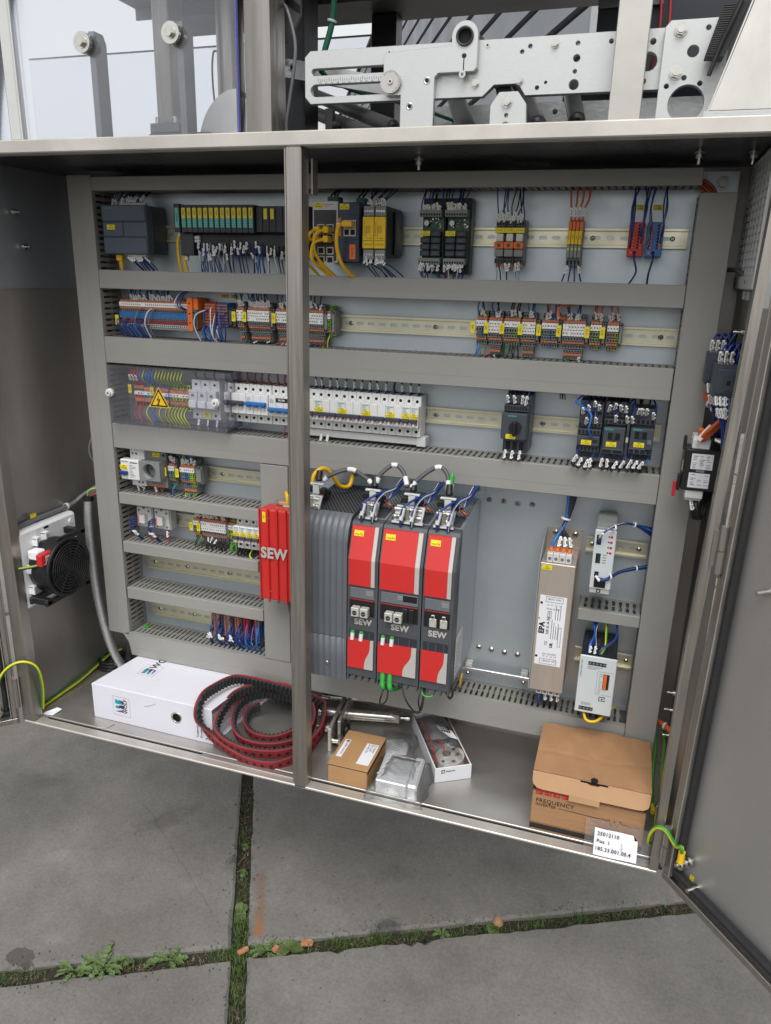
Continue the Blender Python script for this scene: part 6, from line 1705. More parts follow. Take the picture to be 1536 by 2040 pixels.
ob('bar', MB().box(928, 1088, -26, -20, 194, 203, 0, .8), 'zinc_bright', t)
for x in (944, 1072):
    ob('bar_foot', MB().box(x - 8, x + 8, -20, -1, 190, 212, 0, 1), 'white_grey', t); screw(t, x, -26, 190, 4.5)
wire(t, [(938, -60, 206), (936, -66, 190), (934, -60, 172), (930, -40, 156)], 'yellow', 2.2)

# ================================================================== FILTER AND POWER UNITS
t = thing('line_filter', (1128, -50, 365), 'tall narrow nickel coloured line filter with a sideways printed label', 'line filter')
ob('cover', MB().box(1092, 1162, -102, -4, 222, 512, 0, 1.2), 'epa', t)
ob('base_plate', MB().box(1090, 1166, -3.6, -.6, 222, 558), 'epa', t)
ob('side_edge', MB().prism([(-102, 223), (-102, 519), (-60, 540), (-4, 558), (-4, 223)], 'x', 1089.6, 1091.4), 'zinc', t)
for x in (1110, 1150): screw(t, x, -3.8, 548, 6.5)
b = MB()
for k in range(4):
    xx = 1103 + k * 12.4
    b.box(xx, xx + 12, -96, -60, 512.3, 532, 0, 1).cyl((xx + 6, -96, 521), (xx + 6, -96.6, 521), 3.4, 12, 1)
ob('terminal', b, ['white_grey', 'print_grey'], t)['kind'] = 'stuff'
for k in range(4):
    xx = 1109 + k * 12.4
    ob('orange_ferrule', MB().cyl((xx, -80, 532), (xx, -78, 540), 5, 10), 'orange_dev', t)
    wire(t, [(xx, -78, 538), (xx + (6 - k * 3), -70, 556), (1126, -50, 574), (1130 + k * 2, -40, 598), (1132 + k * 5, -30, 652)], 'lblue' if k == 0 else 'black', 3.2, (.22,) if k else (), n=8, msc=1.3)
for k in range(3): wire(t, [(1128, -48, 578), (1132, -40, 600), (1128 + k * 8, -30, 652)], ('lblue', 'black', 'black')[k], 3, n=7)
ob('cable_tie', MB().ring((1129, -44, 590), (.2, .2, 1), 8.5, 10, 4, 14), 'marker', t)
b = MB()
for k in range(4): b.box(1106 + k * 13, 1118 + k * 13, -92, -50, 208, 221.7, 0, 1).cyl((1112 + k * 13, -92, 215), (1112 + k * 13, -92.6, 215), 3.2, 12, 1)
ob('terminal', b, ['white_grey', 'print_grey'], t)['kind'] = 'stuff'
for k in range(4): wire(t, [(1112 + k * 13, -70, 208), (1113 + k * 13, -76, 194), (1112 + k * 12, -50, 158)], 'lblue' if k == 0 else 'black', 2.6, (.45,) if k else (), msc=1.25)
ltag(t, 1106, -102.4, 503, 20, 10, '+18-Z1')
lb = ob('printed_label', MB().box(1098, 1152, -102.8, -102.1, 284, 442), 'paper', t)
up = Euler((math.pi / 2, -math.pi / 2, 0)); dn = Euler((math.pi / 2, math.pi, 0))
txt(lb, 'EPA', (1107, -103, 356), 15, 'print', rot=up, bold=.05); txt(lb, '\u00ae', (1100.5, -103, 388), 6, rot=up)
txt(lb, 'NF-K-4-30', (1119, -103, 356), 8.5, rot=up, bold=.01)
b = MB()
for k in range(4): b.box(1126 + k * 4.4, 1127.2 + k * 4.4, -103, -102.8, 346, 346 + (44, 38, 30, 36)[k])
for k in range(3): b.box(1132 + k * 4.6, 1133.2 + k * 4.6, -103, -102.8, 390, 390 + (30, 26, 34)[k])
ob('small_print', b, 'print_grey', lb)['kind'] = 'stuff'
txt(lb, 'CE', (1118, -103, 330), 8, rot=up); txt(lb, 'UR', (1129, -103, 326), 8, rot=up, bold=.05); txt(lb, 'RoHS', (1120, -103, 394), 5.5, rot=up)
b = MB()
for (xa, xb, za, zb_) in ((1110, 1145, 428, 440), (1108, 1143, 287, 299), (1116, 1124, 392, 408), (1141, 1147, 330, 374)):
    b.box(xa, xb, -103, -102.8, za, za + .7).box(xa, xb, -103, -102.8, zb_ - .7, zb_).box(xa, xa + .7, -103, -102.8, za, zb_).box(xb - .7, xb, -103, -102.8, za, zb_)
ob('print_frame', b, 'print', lb)
b = MB().cyl((1102, -102.8, 425), (1102, -103, 425), 2.8, 14).cyl((1101, -102.8, 303), (1101, -103, 303), 2.8, 14)
ob('earth_dot', b, 'print', lb)['kind'] = 'stuff'
for z, rot, s_ in ((434, dn, 'Netz (LINE)'), (415, FRONT, 'Netz (LINE)'), (293, dn, 'Last (LOAD)'), (312, FRONT, 'Last (LOAD)')): txt(lb, s_, (1127, -103, z - (1.5 if rot is FRONT else -1)), 5.2, rot=rot, align='CENTER')
for z in (422, 305): txt(lb, 'N  L1  L2  L3', (1128, -103, z), 4.8, align='CENTER')

t = thing('power_module', (1212, -60, 535), 'slim white power module with four red indicators', 'power unit')
ob('housing', MB().box(1193, 1231, -112, -9, 470, 604, 0, 1), 'term', t)
ob('front', MB().box(1192, 1232, -117, -112.2, 478, 600, 0, 1), 'psu', t)
ob('front_foot', MB().box(1193, 1231, -114, -112.2, 467, 477.6, 0, .6), 'silver', t)
b = MB()
for k in range(9): b.box(1194, 1230, -104 + k * 9, -99 + k * 9, 604.2, 612)
ob('heat_sink', b, 'term', t)['kind'] = 'stuff'
for k in range(4):
    z = 588 - k * 11
    ob('indicator', MB().cyl((1224, -117, z), (1224, -117.6, z), 2.6, 12).cyl((1219, -117, z), (1219, -117.5, z), 1.6, 10, 1), ['red_dark', 'print'], t)
ob('socket', MB().box(1196, 1205, -117.8, -117, 570, 590).box(1198, 1207, -117.8, -117, 532, 552).box(1199, 1207, -117.8, -117, 504, 514).box(1200, 1222, -117.8, -117, 481, 502).box(1202, 1206, -118.4, -117.8, 534, 550, 1), ['hole', 'plc_dark'], t)['kind'] = 'stuff'
b = MB().box(1206, 1214, -114.6, -114, 469, 476).box(1208, 1212, -114.9, -114.6, 471, 474, 1)
ob('maker_mark', b, ['print', 'psu'], t)
b = MB()
for k in range(4): b.box(1211, 1218, -117.3, -117.1, 549 - k * 5.4, 550.4 - k * 5.4)
ob('small_print', b, 'print_grey', t)['kind'] = 'stuff'
for k in range(5): wire(t, [(1200, -117, 586 - k * 3), (1206, -134, 598), (1218, -134, 610), (1240, -100, 612), (1262, -70, 604), (1298, -40, 592 - k * 4)], ('blue', 'lblue', 'bluew', 'blue', 'blue')[k], 1.9, (.16,) if k < 4 else ())
for k in range(3): wire(t, [(1203, -117, 509), (1208, -128, 503), (1224, -126, 506 - k * 2), (1250, -80, 509 - k * 2), (1298, -40, 512 - k * 3)], ('bluew', 'blue', 'blue')[k], 1.9, (.24,) if k < 2 else ())
for (p_, a) in (((1226, -128, 611), (1, .3, 0)), ((1262, -70, 604), (1, .3, -.3)), ((1228, -120, 507), (1, .5, 0)), ((1276, -58, 509), (1, .5, 0))): ob('cable_tie', MB().ring(p_, a, 4.6, 6, 3, 12), 'marker', t)

t = thing('power_supply', (1227, -65, 275), 'large white power supply with a black meshed top', 'power supply')
ob('housing', MB().box(1192, 1262, -128, -9, 206, 336, 0, 1), 'black', t)
ob('front', MB().box(1191, 1263, -133, -128.2, 208, 337, 0, 1), 'psu', t)
mg = MB()
for i in range(13): mg.box(1194 + i * 5.5, 1195.3 + i * 5.5, -122, -14, 336.2, 337.4)
for j in range(20): mg.box(1193, 1261, -122 + j * 5.6, -120.6 + j * 5.6, 336.2, 337.6)
ob('top_mesh', mg, 'plc_dark', t)['kind'] = 'stuff'
cb_ = MB()
for k in range(10): cb_.box(1197 + k * 6.4, 1201 + k * 6.4, RN.uniform(-100, -80), RN.uniform(-60, -30), 336.05, 336.3, k % 3)
ob('inner_component', cb_, ['pcb', 'w_brown', 'green_dark'], t)['kind'] = 'stuff'
for (xa, z, n) in ((1208, 322, 5), (1199, 218, 4)):
    b = MB().box(xa, xa + n * 7, -133.6, -133, z - 4, z + 4)
    for k in range(n): b.cyl((xa + 3.5 + k * 7, -133.6, z), (xa + 3.5 + k * 7, -134, z), 2.5, 10, 1)
    ob('terminal_row', b, ['print', 'print_grey'], t)
b = MB().box(1240, 1252, -134, -133, 268, 302)
ob('dip_block', b, 'print', t)
b = MB()
for k in range(6): b.box(1241, 1247, -136, -134.1, 269 + k * 5.5, 273.6 + k * 5.5)
ob('dip_lever', b, 'orange_dev', t)['kind'] = 'stuff'
b = MB().box(1228, 1260, -133.3, -133.1, 306, 306.5).box(1228, 1260, -133.3, -133.1, 254, 254.5).box(1228, 1228.5, -133.3, -133.1, 254, 306)
for k in range(11): b.box(1232, 1232 + RN.uniform(3, 7), -133.3, -133.1, 258 + k * 4.2, 259 + k * 4.2)
for k in range(3): b.box(1207, 1207 + 30 - k * 6, -133.3, -133.1, 314 - k * 2.6, 314.7 - k * 2.6); b.box(1202, 1222, -133.3, -133.1, 226 + k * 2.4, 226.7 + k * 2.4)
ob('front_print', b, 'print_grey', t)
txt(t, 'POWER SUPPLY UNIT', (1196, -133.3, 288), 4, 'print_grey', rot=up)
b = MB().box(1236, 1248, -133.5, -133.1, 240, 250).cyl((1244, -133.5, 245), (1244, -133.8, 245), 3.6, 14, 1).box(1237.5, 1242, -133.8, -133.5, 241.5, 248.5, 1).cyl((1243, -133.8, 245), (1243, -134, 245), 1.6, 10, 0)
ob('maker_mark', b, ['print', 'psu'], t)
for k, (x, kd) in enumerate(((1206, 'lblue'), (1208, 'blue'), (1217, 'bluew'), (1226, 'bluew'), (1231, 'earth'))):
    pts = [(x, -118, 337), (x + 1, -112, 352), (1214, -80, 366), (x - 4 + k * 3, -40, 390)]
    if k == 3: pts = [(x, -118, 337), (x + 4, -120, 350), (1256, -90, 366), (1252, -50, 390)]
    if k == 4: pts = [(x, -116, 337), (x + 6, -110, 352), (1236, -80, 368), (1234, -40, 390)]
    wire(t, pts, kd, 2.4, (.22,) if k in (1, 2) else (), n=7)
wire(t, [(1208, -110, 207), (1216, -136, 194), (1238, -134, 194), (1262, -90, 200), (1272, -60, 190)], 'yellow', 3, n=8)
ob('plug', MB().box(1196, 1226, -120, -90, 199, 205.7, 0, 1), 'black', t)

# ================================================================== LEFT WALL
t = thing('filter_fan', (-90, -182, 380), 'white filter fan housing with a round black fan on the left wall', 'filter fan')
ob('frame', MB().box(-90, -62, -280, -84, 286, 478, 0, 6), 'fan_white', t)
b = MB()
for (y0, z0) in ((-262, 392), (-262, 340), (-236, 452), (-206, 456)): b.box(-62, -50, y0, y0 + 16, z0, z0 + 3).box(-62, -48, y0, y0 + 3, z0 - 16, z0 + 2)
for (y0, z0, y1, z1) in ((-266, 300, -250, 312), (-112, 452, -98, 464)): b.cyl((-62, (y0 + y1) / 2, (z0 + z1) / 2), (-59, (y0 + y1) / 2, (z0 + z1) / 2), 6, 12)
ob('moulding', b, 'fan_white', t)['kind'] = 'stuff'
ob('print_strip', MB().box(-62, -61.6, -222, -140, 462, 472, 0).box(-61.6, -61.4, -196, -180, 464, 470, 1), ['paper', 'print'], t)
fc = (-196, 378)
b = MB().cyl((-62, fc[0], fc[1]), (-46, fc[0], fc[1]), 62, 40, 0, 68).cyl((-46, fc[0], fc[1]), (-8, fc[0], fc[1]), 68, 40)
b.box(-58, -50, fc[0] - 76, fc[0] + 76, fc[1] - 76, fc[1] - 60, 0, 2).box(-14, -6, fc[0] - 76, fc[0] + 76, fc[1] - 76, fc[1] - 62, 0, 2).box(-14, -6, fc[0] - 20, fc[0] + 76, fc[1] + 62, fc[1] + 76, 0, 2)
for a, c in ((-1, -1), (1, -1), (1, 1)): b.box(-58, -6, fc[0] + a * 66 - 8, fc[0] + a * 66 + 8, fc[1] + c * 66 - 8, fc[1] + c * 66 + 8, 0, 2)
ob('fan_body', b, 'black', t)
gd = ob('fan_guard', MB().ring((-6, fc[0], fc[1]), (1, 0, 0), 62, 72, 8, 40).cyl((-7, fc[0], fc[1]), (-6.5, fc[0], fc[1]), 64, 36, 1), ['black', 'hole'], t)
b = MB()
for r in range(10, 64, 7): b.ring((4, fc[0], fc[1]), (1, 0, 0), r - 1.2, r + 1.2, 2, 32)
b.cyl((3, fc[0], fc[1]), (6, fc[0], fc[1]), 6, 16)
for k in range(12):
    a = math.pi * 2 * k / 12 + .15
    b.tube([(4, fc[0] + 4 * math.cos(a), fc[1] + 4 * math.sin(a)), (4, fc[0] + 64 * math.cos(a + .25), fc[1] + 64 * math.sin(a + .25))], 1.3, 5, straight=True)
ob('guard_wire', b, 'black', gd)['kind'] = 'stuff'
b = MB()
for k in range(60):
    a = math.pi * 2 * k / 60
    b.box(-4, 3, fc[0] + 68 * math.cos(a) - 1.2, fc[0] + 68 * math.cos(a) + 1.2, fc[1] + 68 * math.sin(a) - 1.2, fc[1] + 68 * math.sin(a) + 1.2)
ob('guard_tooth', b, 'black', gd)['kind'] = 'stuff'
b = MB()
for k in range(7):
    a = math.pi * 2 * k / 7
    q = [(fc[0] + r * math.cos(a + o), fc[1] + r * math.sin(a + o)) for r, o in ((20, 0), (58, .1), (58, .62), (20, .8))]
    b.quad((-22, *q[0]), (-22, *q[1]), (-14, *q[2]), (-14, *q[3]))
ob('fan_blade', b, 'black', t)['kind'] = 'stuff'
tm = ob('red_tag', MB().box(-20, -4, -276, -234, 404, 432, 0, 2), 'red_dark', t)
b = MB().box(-4, -3.6, -262, -248, 413, 427, 1)
for k in range(4): b.box(-3.6, -3.4, -261 + k * 3.2, -259.4 + k * 3.2, 414.5, 425.5 - k)
b.box(-4, -3.6, -268, -242, 407.4, 408.6, 1).box(-4, -3.6, -264, -246, 410, 411, 1)
ob('tag_print', b, ['red_dark', 'paper'], tm)
b = MB().box(-20.4, -3.6, -276, -262, 431.9, 432.3)
ob('terminal_clip', MB().box(-50, -22, -268, -240, 414, 436, 0, 3), 'fan_white', t)
wire(t, [(-10, -250, 404), (-40, -270, 396), (-70, -290, 392), (-84, -296, 388)], 'black', 2.2)
wire(t, [(-8, -246, 406), (-36, -266, 400), (-68, -288, 396), (-84, -296, 391)], 'earth', 2.2)
wire(t, [(-12, -232, 432), (-10, -218, 440), (-14, -210, 436)], 'yellow', 2)
ob('yellow_tag', MB().box(-80, -79, -214, -196, 493, 503), 'yellow_lbl', t)

t = thing('cable_conduit', (-84, -180, 486), 'grey cable clipped along the left wall above the fan', 'cable')
wire(t, [(-84, -286, 480), (-84, -200, 486), (-82, -80, 488), (-70, -40, 506), (-50, -10, 524), (-30, 10, 540)], 'grey', 6, n=10, name='cable')
for y in (-278, -92): ob('clip', MB().ring((-84, y, 486 if y < -100 else 488), (0, 1, .05), 6, 8.5, 9, 16).cyl((-92, y + 4, 478), (-84, y + 4, 478), 4, 10), 'white_grey', t)
t = thing('cable_hose', (-40, -55, 300), 'silver braided hose running down beside the left duct to the floor', 'hose')
ob('hose', MB().tube([(-40, -58, 505), (-44, -62, 440), (-42, -64, 330), (-36, -62, 220), (-18, -58, 110), (6, -50, 40), (24, -40, 14)], 11, 16, 0, 10), 'hose', t)
ob('hose_end', MB().cyl((-40, -58, 500), (-40, -58, 512), 12.4, 16), 'black', t)
for k, (kd, r) in enumerate((('earth', 3.4), ('dgrey', 3.4), ('dgrey', 3), ('red', 2.6))):
    wire(t, [(-40 + k * 2, -58, 508), (-38 + k * 3, -56, 524 - k * 3), (-22 + k * 3, -46, 530 - k * 4), (10, -20, 524 - k * 5)], kd, r, n=8, name='cable')
t = thing('signal_cable', (-20, -30, 600), 'thin grey cable looping out behind the left duct', 'cable')
wire(t, [(2, -14, 668), (-22, -40, 662), (-30, -50, 630), (-22, -46, 600), (4, -20, 566)], 'grey', 3, n=8, name='cable')
wire(t, [(4, -14, 650), (-14, -30, 640), (-14, -36, 610), (6, -20, 590)], 'blue', 2, name='cable')
t = thing('black_cable_coil', (-20, 10, 20), 'black cables dropping behind the binder and coiled on the floor', 'cable')
for k in range(3): wire(t, [(20 + k * 5, -30, 96), (22 + k * 5, -40, 70), (10 + k * 6, -34, 34), (4 + k * 5, -28, 8), (-30 + k * 4, -20, 6)], 'black', 4.4, n=8, name='cable')
for k in range(3): wire(t, [(-60 + 38 * math.cos(a), -6 + 34 * math.sin(a) + k * 3, 6 + k * 8) for a in [q * math.pi / 4 for q in range(9)]], 'black', 4.6, n=8, name='cable')
ob('blue_patch', MB().box(-30, 6, -34, 0, 22, 26, 0, 1), 'logo_teal', t)
t = thing('earth_cable', (-88, -120, 6), 'green yellow earth cable lying along the foot of the left wall', 'cable')
wire(t, [(-86, -262, 5), (-86, -180, 5), (-82, -110, 8), (-84, -40, 14), (-82, 20, 22), (-60, 44, 30)], 'earth', 4.2, n=10, name='cable')
t = thing('earth_cable', (-70, -310, 120), 'green yellow earth cable arching from the left door into the cabinet', 'cable')
pL = lx((44, 6, 34))
wire(t, [(pL[0], pL[1], pL[2] + 28), (pL[0] + 2, pL[1] + 4, 104), (-104, -324, 146), (-66, -312, 170), (-44, -290, 150), (-46, -276, 90), (-62, -268, 20)], 'earth', 3.8, n=10, name='cable')
ob('lug', MB().cyl((pL[0], pL[1], pL[2] + 8), (pL[0], pL[1], pL[2] + 34), 5.6, 10).ring((pL[0], pL[1], pL[2]), (.7, -.72, 0), 4, 9, 2, 14, 1), ['yellow_dev', 'bolt'], t)

# ================================================================== RIGHT WALL
t = thing('filter_grille', (1386, -156, 1152), 'light grey filter grille with square openings high on the right wall', 'grille')
ob('housing', MB().box(1391, 1394.8, -240, 16, 1050, 1258, 0, 1), 'grille', t)
ob('dark_backing', MB().box(1390, 1390.8, -232, 10, 1076, 1252), 'hole', t)  # near-black sheet stands for the shade behind the grille openings
b = MB()
for k in range(15): b.box(1384, 1390, -232, 12, 1074 + k * 12.6, 1076.6 + k * 12.6)
ob('cross_slat', b, 'grille', t)['kind'] = 'stuff'
b = MB()
for k in range(7): b.box(1383.4, 1390, -232 + k * 40, -226 + k * 40, 1074, 1252)
ob('upright_slat', b, 'grille', t)['kind'] = 'stuff'
ob('rim', MB().box(1382, 1390.9, -244, -232.2, 1052, 1258, 0, 1.5).box(1382, 1390.9, -232, 14, 1052, 1073.6, 0, 1.5).box(1382, 1390.9, -232, 14, 1252.4, 1258, 0, 1), 'grille', t)
ob('rim_screw', MB().cyl((1382, -150, 1064), (1381, -150, 1064), 3, 10), 'print_grey', t)
for y in (-200, -150): ob('cable_gland', MB().cyl((1386, y, 1049), (1386, y, 1036), 5, 10), 'term', t)
wire(t, [(1388, -110, 1070), (1380, -60, 1082), (1366, -20, 1084)], 'grey', 4, n=8, name='cable')
AC = 'dark auxiliary contact blocks on the right wall'
for k, (x0, y0, y1, z0, z1, lab) in enumerate(((1344, -130, -96, 893, 947, 'rear dark contact block wired in blue on the right wall'), (1353, -196, -150, 880, 934, 'front dark contact block wired in blue on the right wall'))):
    t = thing('contact_block', (1390, (y0 + y1) / 2, z0), lab, 'contact block', AC)
    ob('block', MB().box(x0, 1394, y0, y1, z0, z1, 0, 2), 'contactor', t)
    ob('block_front', MB().box(x0 + 4, x0 + 40, y0 - 3, y0 - .2, z0 + 6, z1 - 8, 0, 2).box(x0 + 16, x0 + 30, y0 - 4.4, y0 - 3, z0 + 10, z1 - 14, 0, 1), 'contactor', t)
    ob('socket', MB().box(x0 + 20, x0 + 26, y0 - 4.8, y0 - 4.4, z0 + 20, z0 + 28), 'hole', t)
    for q in range(4):
        wire(t, [(x0 + 6 + q * 9, y0 + 6, z1), (x0 + 4 + q * 9, y0 - 4, z1 + 16), (x0 + 12 + q * 10, y0 + 4, z1 + 30 + q * 2), (x0 + 30 + q * 4, y0 + 30, z1 + 12), (1390, y0 + 50, z1 - 16)], 'blue', 1.9, (.08, .2) if q < 3 else (), msc=1.2)
    for q in range(5):
        wire(t, [(x0 + 8 + q * 7, y0 + 4, z0), (x0 + 12 + q * 6, y0 - 6, z0 - 20), (x0 + 24 + q * 3, y0 - 4, z0 - 50), (x0 + 30 + q * 2, y0 + 6, z0 - 86), (1391, y0 + 30, z0 - 100)], 'blue', 2, (.12, .3) if q < 3 else (), msc=1.2)
ob('cable_tie', MB().ring((1381, -184, 802), (.2, 0, 1), 9, 11, 4, 14), 'marker', t)
t = thing('orange_wire_bundle', (1375, -110, 800), 'orange wires tied in a bundle above the black switch unit', 'cable')
for k in range(4):
    wire(t, [(1350 + k * 2, -148, 796), (1355 + k * 3, -158, 808), (1368 + k * 3, -172 + k * 2, 828), (1377 + k, -166, 842), (1370 + k * 2, -130, 850), (1356, -80, 860 + k * 3), (1345, -30, 868)], 'orange', 3.3, (), n=7)
for p_ in ((1375, -146, 847), (1368, -120, 852), (1362, -98, 856)): ob('cable_tie', MB().ring(p_, (1, -1, -.4), 7, 9, 3.5, 14), 'marker', t)
ob('wide_marker', MB(lambda p: (1357 + p[0] * .75 + p[2] * .55, -156 + p[1], 812 + p[2] * .8 - p[0] * .55)).box(-5, 5, -1.4, 1.4, -18, 16, 0, .6), 'marker', t)
t = thing('switch_unit', (1360, -120, 742), 'black load switch with two printed labels hanging from the right wall', 'switch')
ob('housing', MB().box(1330, 1394, -148, -92, 704, 779, 0, 2), 'black', t)
for z0, z1 in ((779.2, 797), (688, 703.8)): ob('terminal_cover', MB().box(1340, 1370, -144, -104, z0, z1, 0, 1.5).box(1341, 1368, -136, -104, z1 if z0 > 700 else z0 - 5, z1 + 5 if z0 > 700 else z0), 'white', t)
lb = ob('printed_label', MB().box(1342, 1378, -148.8, -148.1, 744, 772).box(1341, 1376, -148.8, -148.1, 710, 737), 'paper', t)
b = MB()
for k in range(8):
    for zz in (746, 712):
        for c_ in range(3):
            if RN.random() < .8: b.box(1345 + c_ * 11, 1345 + c_ * 11 + RN.uniform(4, 9), -149, -148.8, zz + k * 3, zz + k * 3 + RN.uniform(.6, 1.5))
ob('label_print', b, 'print_grey', lb)
ob('slot', MB().box(1352, 1366, -148.6, -148.1, 738.6, 742.6), 'zinc_bright', t)
ob('lever', MB().box(1324, 1329.6, -140, -128, 700, 730, 0, 1).box(1318, 1323.8, -138, -130, 688, 716, 1, 1), ['black', 'red_dark'], t)
ob('top_hook', MB().box(1326, 1331, -140, -126, 780, 800, 0, 1).box(1326, 1340, -140, -126, 776, 780, 0, 1), 'black', t)
ob('yellow_strip', MB().box(1328.6, 1329.8, -142, -130, 738, 756), 'card_light', t)
ob('orange_ferrule', MB().cyl((1352, -140, 802), (1351, -146, 816), 5, 10).cyl((1356, -128, 682), (1357, -132, 676), 5, 10), 'orange_dev', t)
for k in range(3):
    wire(t, [(1352 + k * 4, -128, 684), (1356 + k * 4, -138, 668), (1364 + k * 5, -130, 650), (1378 + k * 4, -100, 690), (1386, -80, 760)], 'black', 4, (.16,) if k == 0 else (), n=8, name='cable', msc=1.4)
    wire(t, [(1364 + k * 5, -120, 800), (1378 + k * 3, -110, 820), (1388, -80, 850), (1392, -40, 866)], 'black', 4, n=8, name='cable')
t = thing('orange_cable', (1380, -50, 165), 'thick orange cable crossing from the right duct to the side wall', 'cable')
wire(t, [(1350, -30, 160), (1366, -42, 163), (1380, -52, 161), (1394, -70, 160)], 'orange', 6, n=10, name='cable')
ob('cable_tie', MB().ring((1376, -49, 161.5), (1, -.7, 0), 6.4, 8.4, 4, 16), 'marker', t)
for k, (x, lab) in enumerate(((1366, 'left green yellow earth cable rising behind the inverter box'), (1384, 'right green yellow earth cable rising behind the inverter box'))):
    t = thing('earth_cable', (x, -80, 40), lab, 'cable')
    wire(t, [(x - 8, -20, 140), (x, -40, 110), (x, -66, 60), (x + 1, -110, 38), (x + 2, -148, 30)], 'earth', 3.6, n=8, name='cable')
    ob('lug', MB().cyl((x + 2, -146, 30), (x + 2, -166, 27), 5.2, 10), 'yellow_lbl', t)
ob('floor_stud', MB().cyl((1376, -150, 0), (1376, -150, 44), 4, 10).cyl((1376, -150, 30), (1376, -150, 36), 9, 6), 'bolt', cab)
t = thing('earth_cable', (1400, -310, 60), 'bright green yellow earth cable arching over the frame to the right door', 'cable')
pR = rx((44, 6, 62))
wire(t, [(1374, -170, 28), (1368, -230, 20), (1358, -268, 34), (1356, -292, 74), (1364, -308, 104), (1380, -316, 106), (1398, -322, 84), (pR[0] - 3, pR[1] - 4, pR[2] + 40), (pR[0], pR[1], pR[2] + 20)], 'earth', 3.8, n=10, name='cable', steps=7)
ob('lug', MB().cyl((pR[0], pR[1], pR[2] + 4), (pR[0], pR[1], pR[2] + 28), 6, 12).ring((pR[0], pR[1], pR[2] - 2), (-.785, -.62, 0), 4.4, 9, 2, 14, 1), ['yellow_dev', 'bolt'], t)
sgb = MB(lambda p: rx((52 + p[0], -18.6 + p[1], 28 + p[2])))
for k in range(5): sgb.box(-5 + k * .6, 4 + k * .6, -.2, .4, k * 4 - 10, k * 4 - 7.4)
tag(ob('earth_sticker', sgb, 'earth_y', at=rx((52, -18, 28))), 'small striped yellow green sticker on the right door near its earth bolt', 'sticker')
sc_ = MB().add([(1362, -236, .6), (1370, -232, 1), (1374, -206, 14), (1366, -208, 12), (1362, -236, 2), (1370, -232, 2.4), (1374, -206, 15.4), (1366, -208, 13.4)], [(0, 1, 2, 3), (4, 7, 6, 5), (0, 4, 5, 1), (1, 5, 6, 2), (2, 6, 7, 3), (3, 7, 4, 0)])
tag(ob('paper_scrap', sc_, 'paper', at=(1366, -222, 0)), 'pale paper scrap on the floor under the right earth cable', 'paper scrap')
sc_ = MB().add([(-72, -266, .6), (-40, -262, .6), (-34, -236, 4), (-44, -240, 9), (-72, -266, 1.4), (-40, -262, 1.4), (-34, -236, 5), (-44, -240, 10)], [(0, 1, 2, 3), (4, 7, 6, 5), (0, 4, 5, 1), (1, 5, 6, 2), (2, 6, 7, 3), (3, 7, 4, 0)])
tag(ob('paper_scrap', sc_, 'paper', at=(-55, -255, 0)), 'folded paper scrap by the left floor corner', 'paper scrap')

# ================================================================== THINGS ON THE CABINET FLOOR
BX, BY, BH = 58, -229, 93
t = thing('ring_binder', (BX + 160, -90, 0), 'white ring binder lying with its spine and finger hole to the front', 'binder')
skx = lambda p: (BX + p[0] + (p[1]) * .15, BY + p[1] - p[0] * .012, p[2])
L = 334
ob('back_cover', MB(skx).box(0, L, 2, 276, .4, 3, 0, .6), 'binder', t)
ob('front_cover', MB(skx).box(0, L, 2, 276, BH - 3, BH, 0, .8), 'binder', t)
pl_ = plate2d('spine', [(BX, .4), (BX + L, .4), (BX + L, BH - 1), (BX + L - 1, BH), (BX + 1, BH), (BX, BH - 1)], [circ(BX + 238, 51, 11.5, 28)], BY, BY + 2, 'binder', t, at=(BX, BY, 0))
for v in pl_.data.vertices: v.co.y -= v.co.x * .012
ob('hole_ring', MB(skx).ring((238, -.6, 51), (0, 1, 0), 11, 14.5, 1.4, 32).cyl((238, 6, 51), (238, 40, 51), 14, 20, 1), ['bolt', 'hole'], t)
b = MB(skx)
for k in range(9): b.box(6, L - 8 - RN.uniform(0, 4), 20, 268 - RN.uniform(0, 6), 5 + k * 7, 11.4 + k * 7)
ob('page_block', b, 'paper', t)
ob('loose_page', MB(skx).add([(16, 200, BH + .5), (60, 278, BH + 4), (100, 274, BH + .6), (60, 190, BH + .5)], [(0, 1, 2, 3)]), 'paper', t)
def wolf(parent, ox, oz, k, surf, rot):
    """emblem: two blue wedges and a purple one over dark wedges, with the firm's name"""
    def put(poly, m, h):
        b = MB(); vs = [surf(ox + x * k, oz + z * k, h) for x, z in poly]
        b.add(vs, [tuple(range(len(vs)))]); ob('emblem', b, m, parent)
    put([(0, 30), (21, 24), (21, 19), (0, 19)], 'logo_teal', .5); put([(8, 30), (21, 27), (21, 19)], 'plc_dark', .7)
    put([(0, 14), (14, 16), (10, 8), (0, 8)], 'logo_teal', .5); put([(10, 16.5), (21, 17.5), (21, 8), (8, 11)], 'plc_dark', .6)
    put([(0, 1), (20, 7), (20, 0), (2, 0)], 'logo_purple', .5)
    b = MB()
    for (xa, xb, za, zb_) in ((-6, 36, -8, -7.5), (-6, 36, 36, 36.5), (-6, -5.6, -8, 36), (35.6, 36, -8, 36)):
        vs = [surf(ox + x * k, oz + z * k, .4) for x, z in ((xa, za), (xb, za), (xb, zb_), (xa, zb_))]; b.add(vs, [(0, 1, 2, 3)])
    ob('emblem_frame', b, 'print_grey', parent)
    p = surf(ox + 25.5 * k, oz - 1 * k, .5)
    if rot: txt(parent, 'WOLF', p, 11.5 * k, 'print', rot=rot, bold=.015)
sf = lambda x, z, h: (BX + x, BY - h - x * .012, z)
wolf(t, 66, 30, 1.15, sf, up)
tp = lambda x, z, h: (BX + z + x * .15, BY + x - z * .012, BH + h)
wolf(t, 0, 0, 1.15, lambda x, z, h: (BX + 112 - z * .9, BY + 84 + x, BH + h), None)
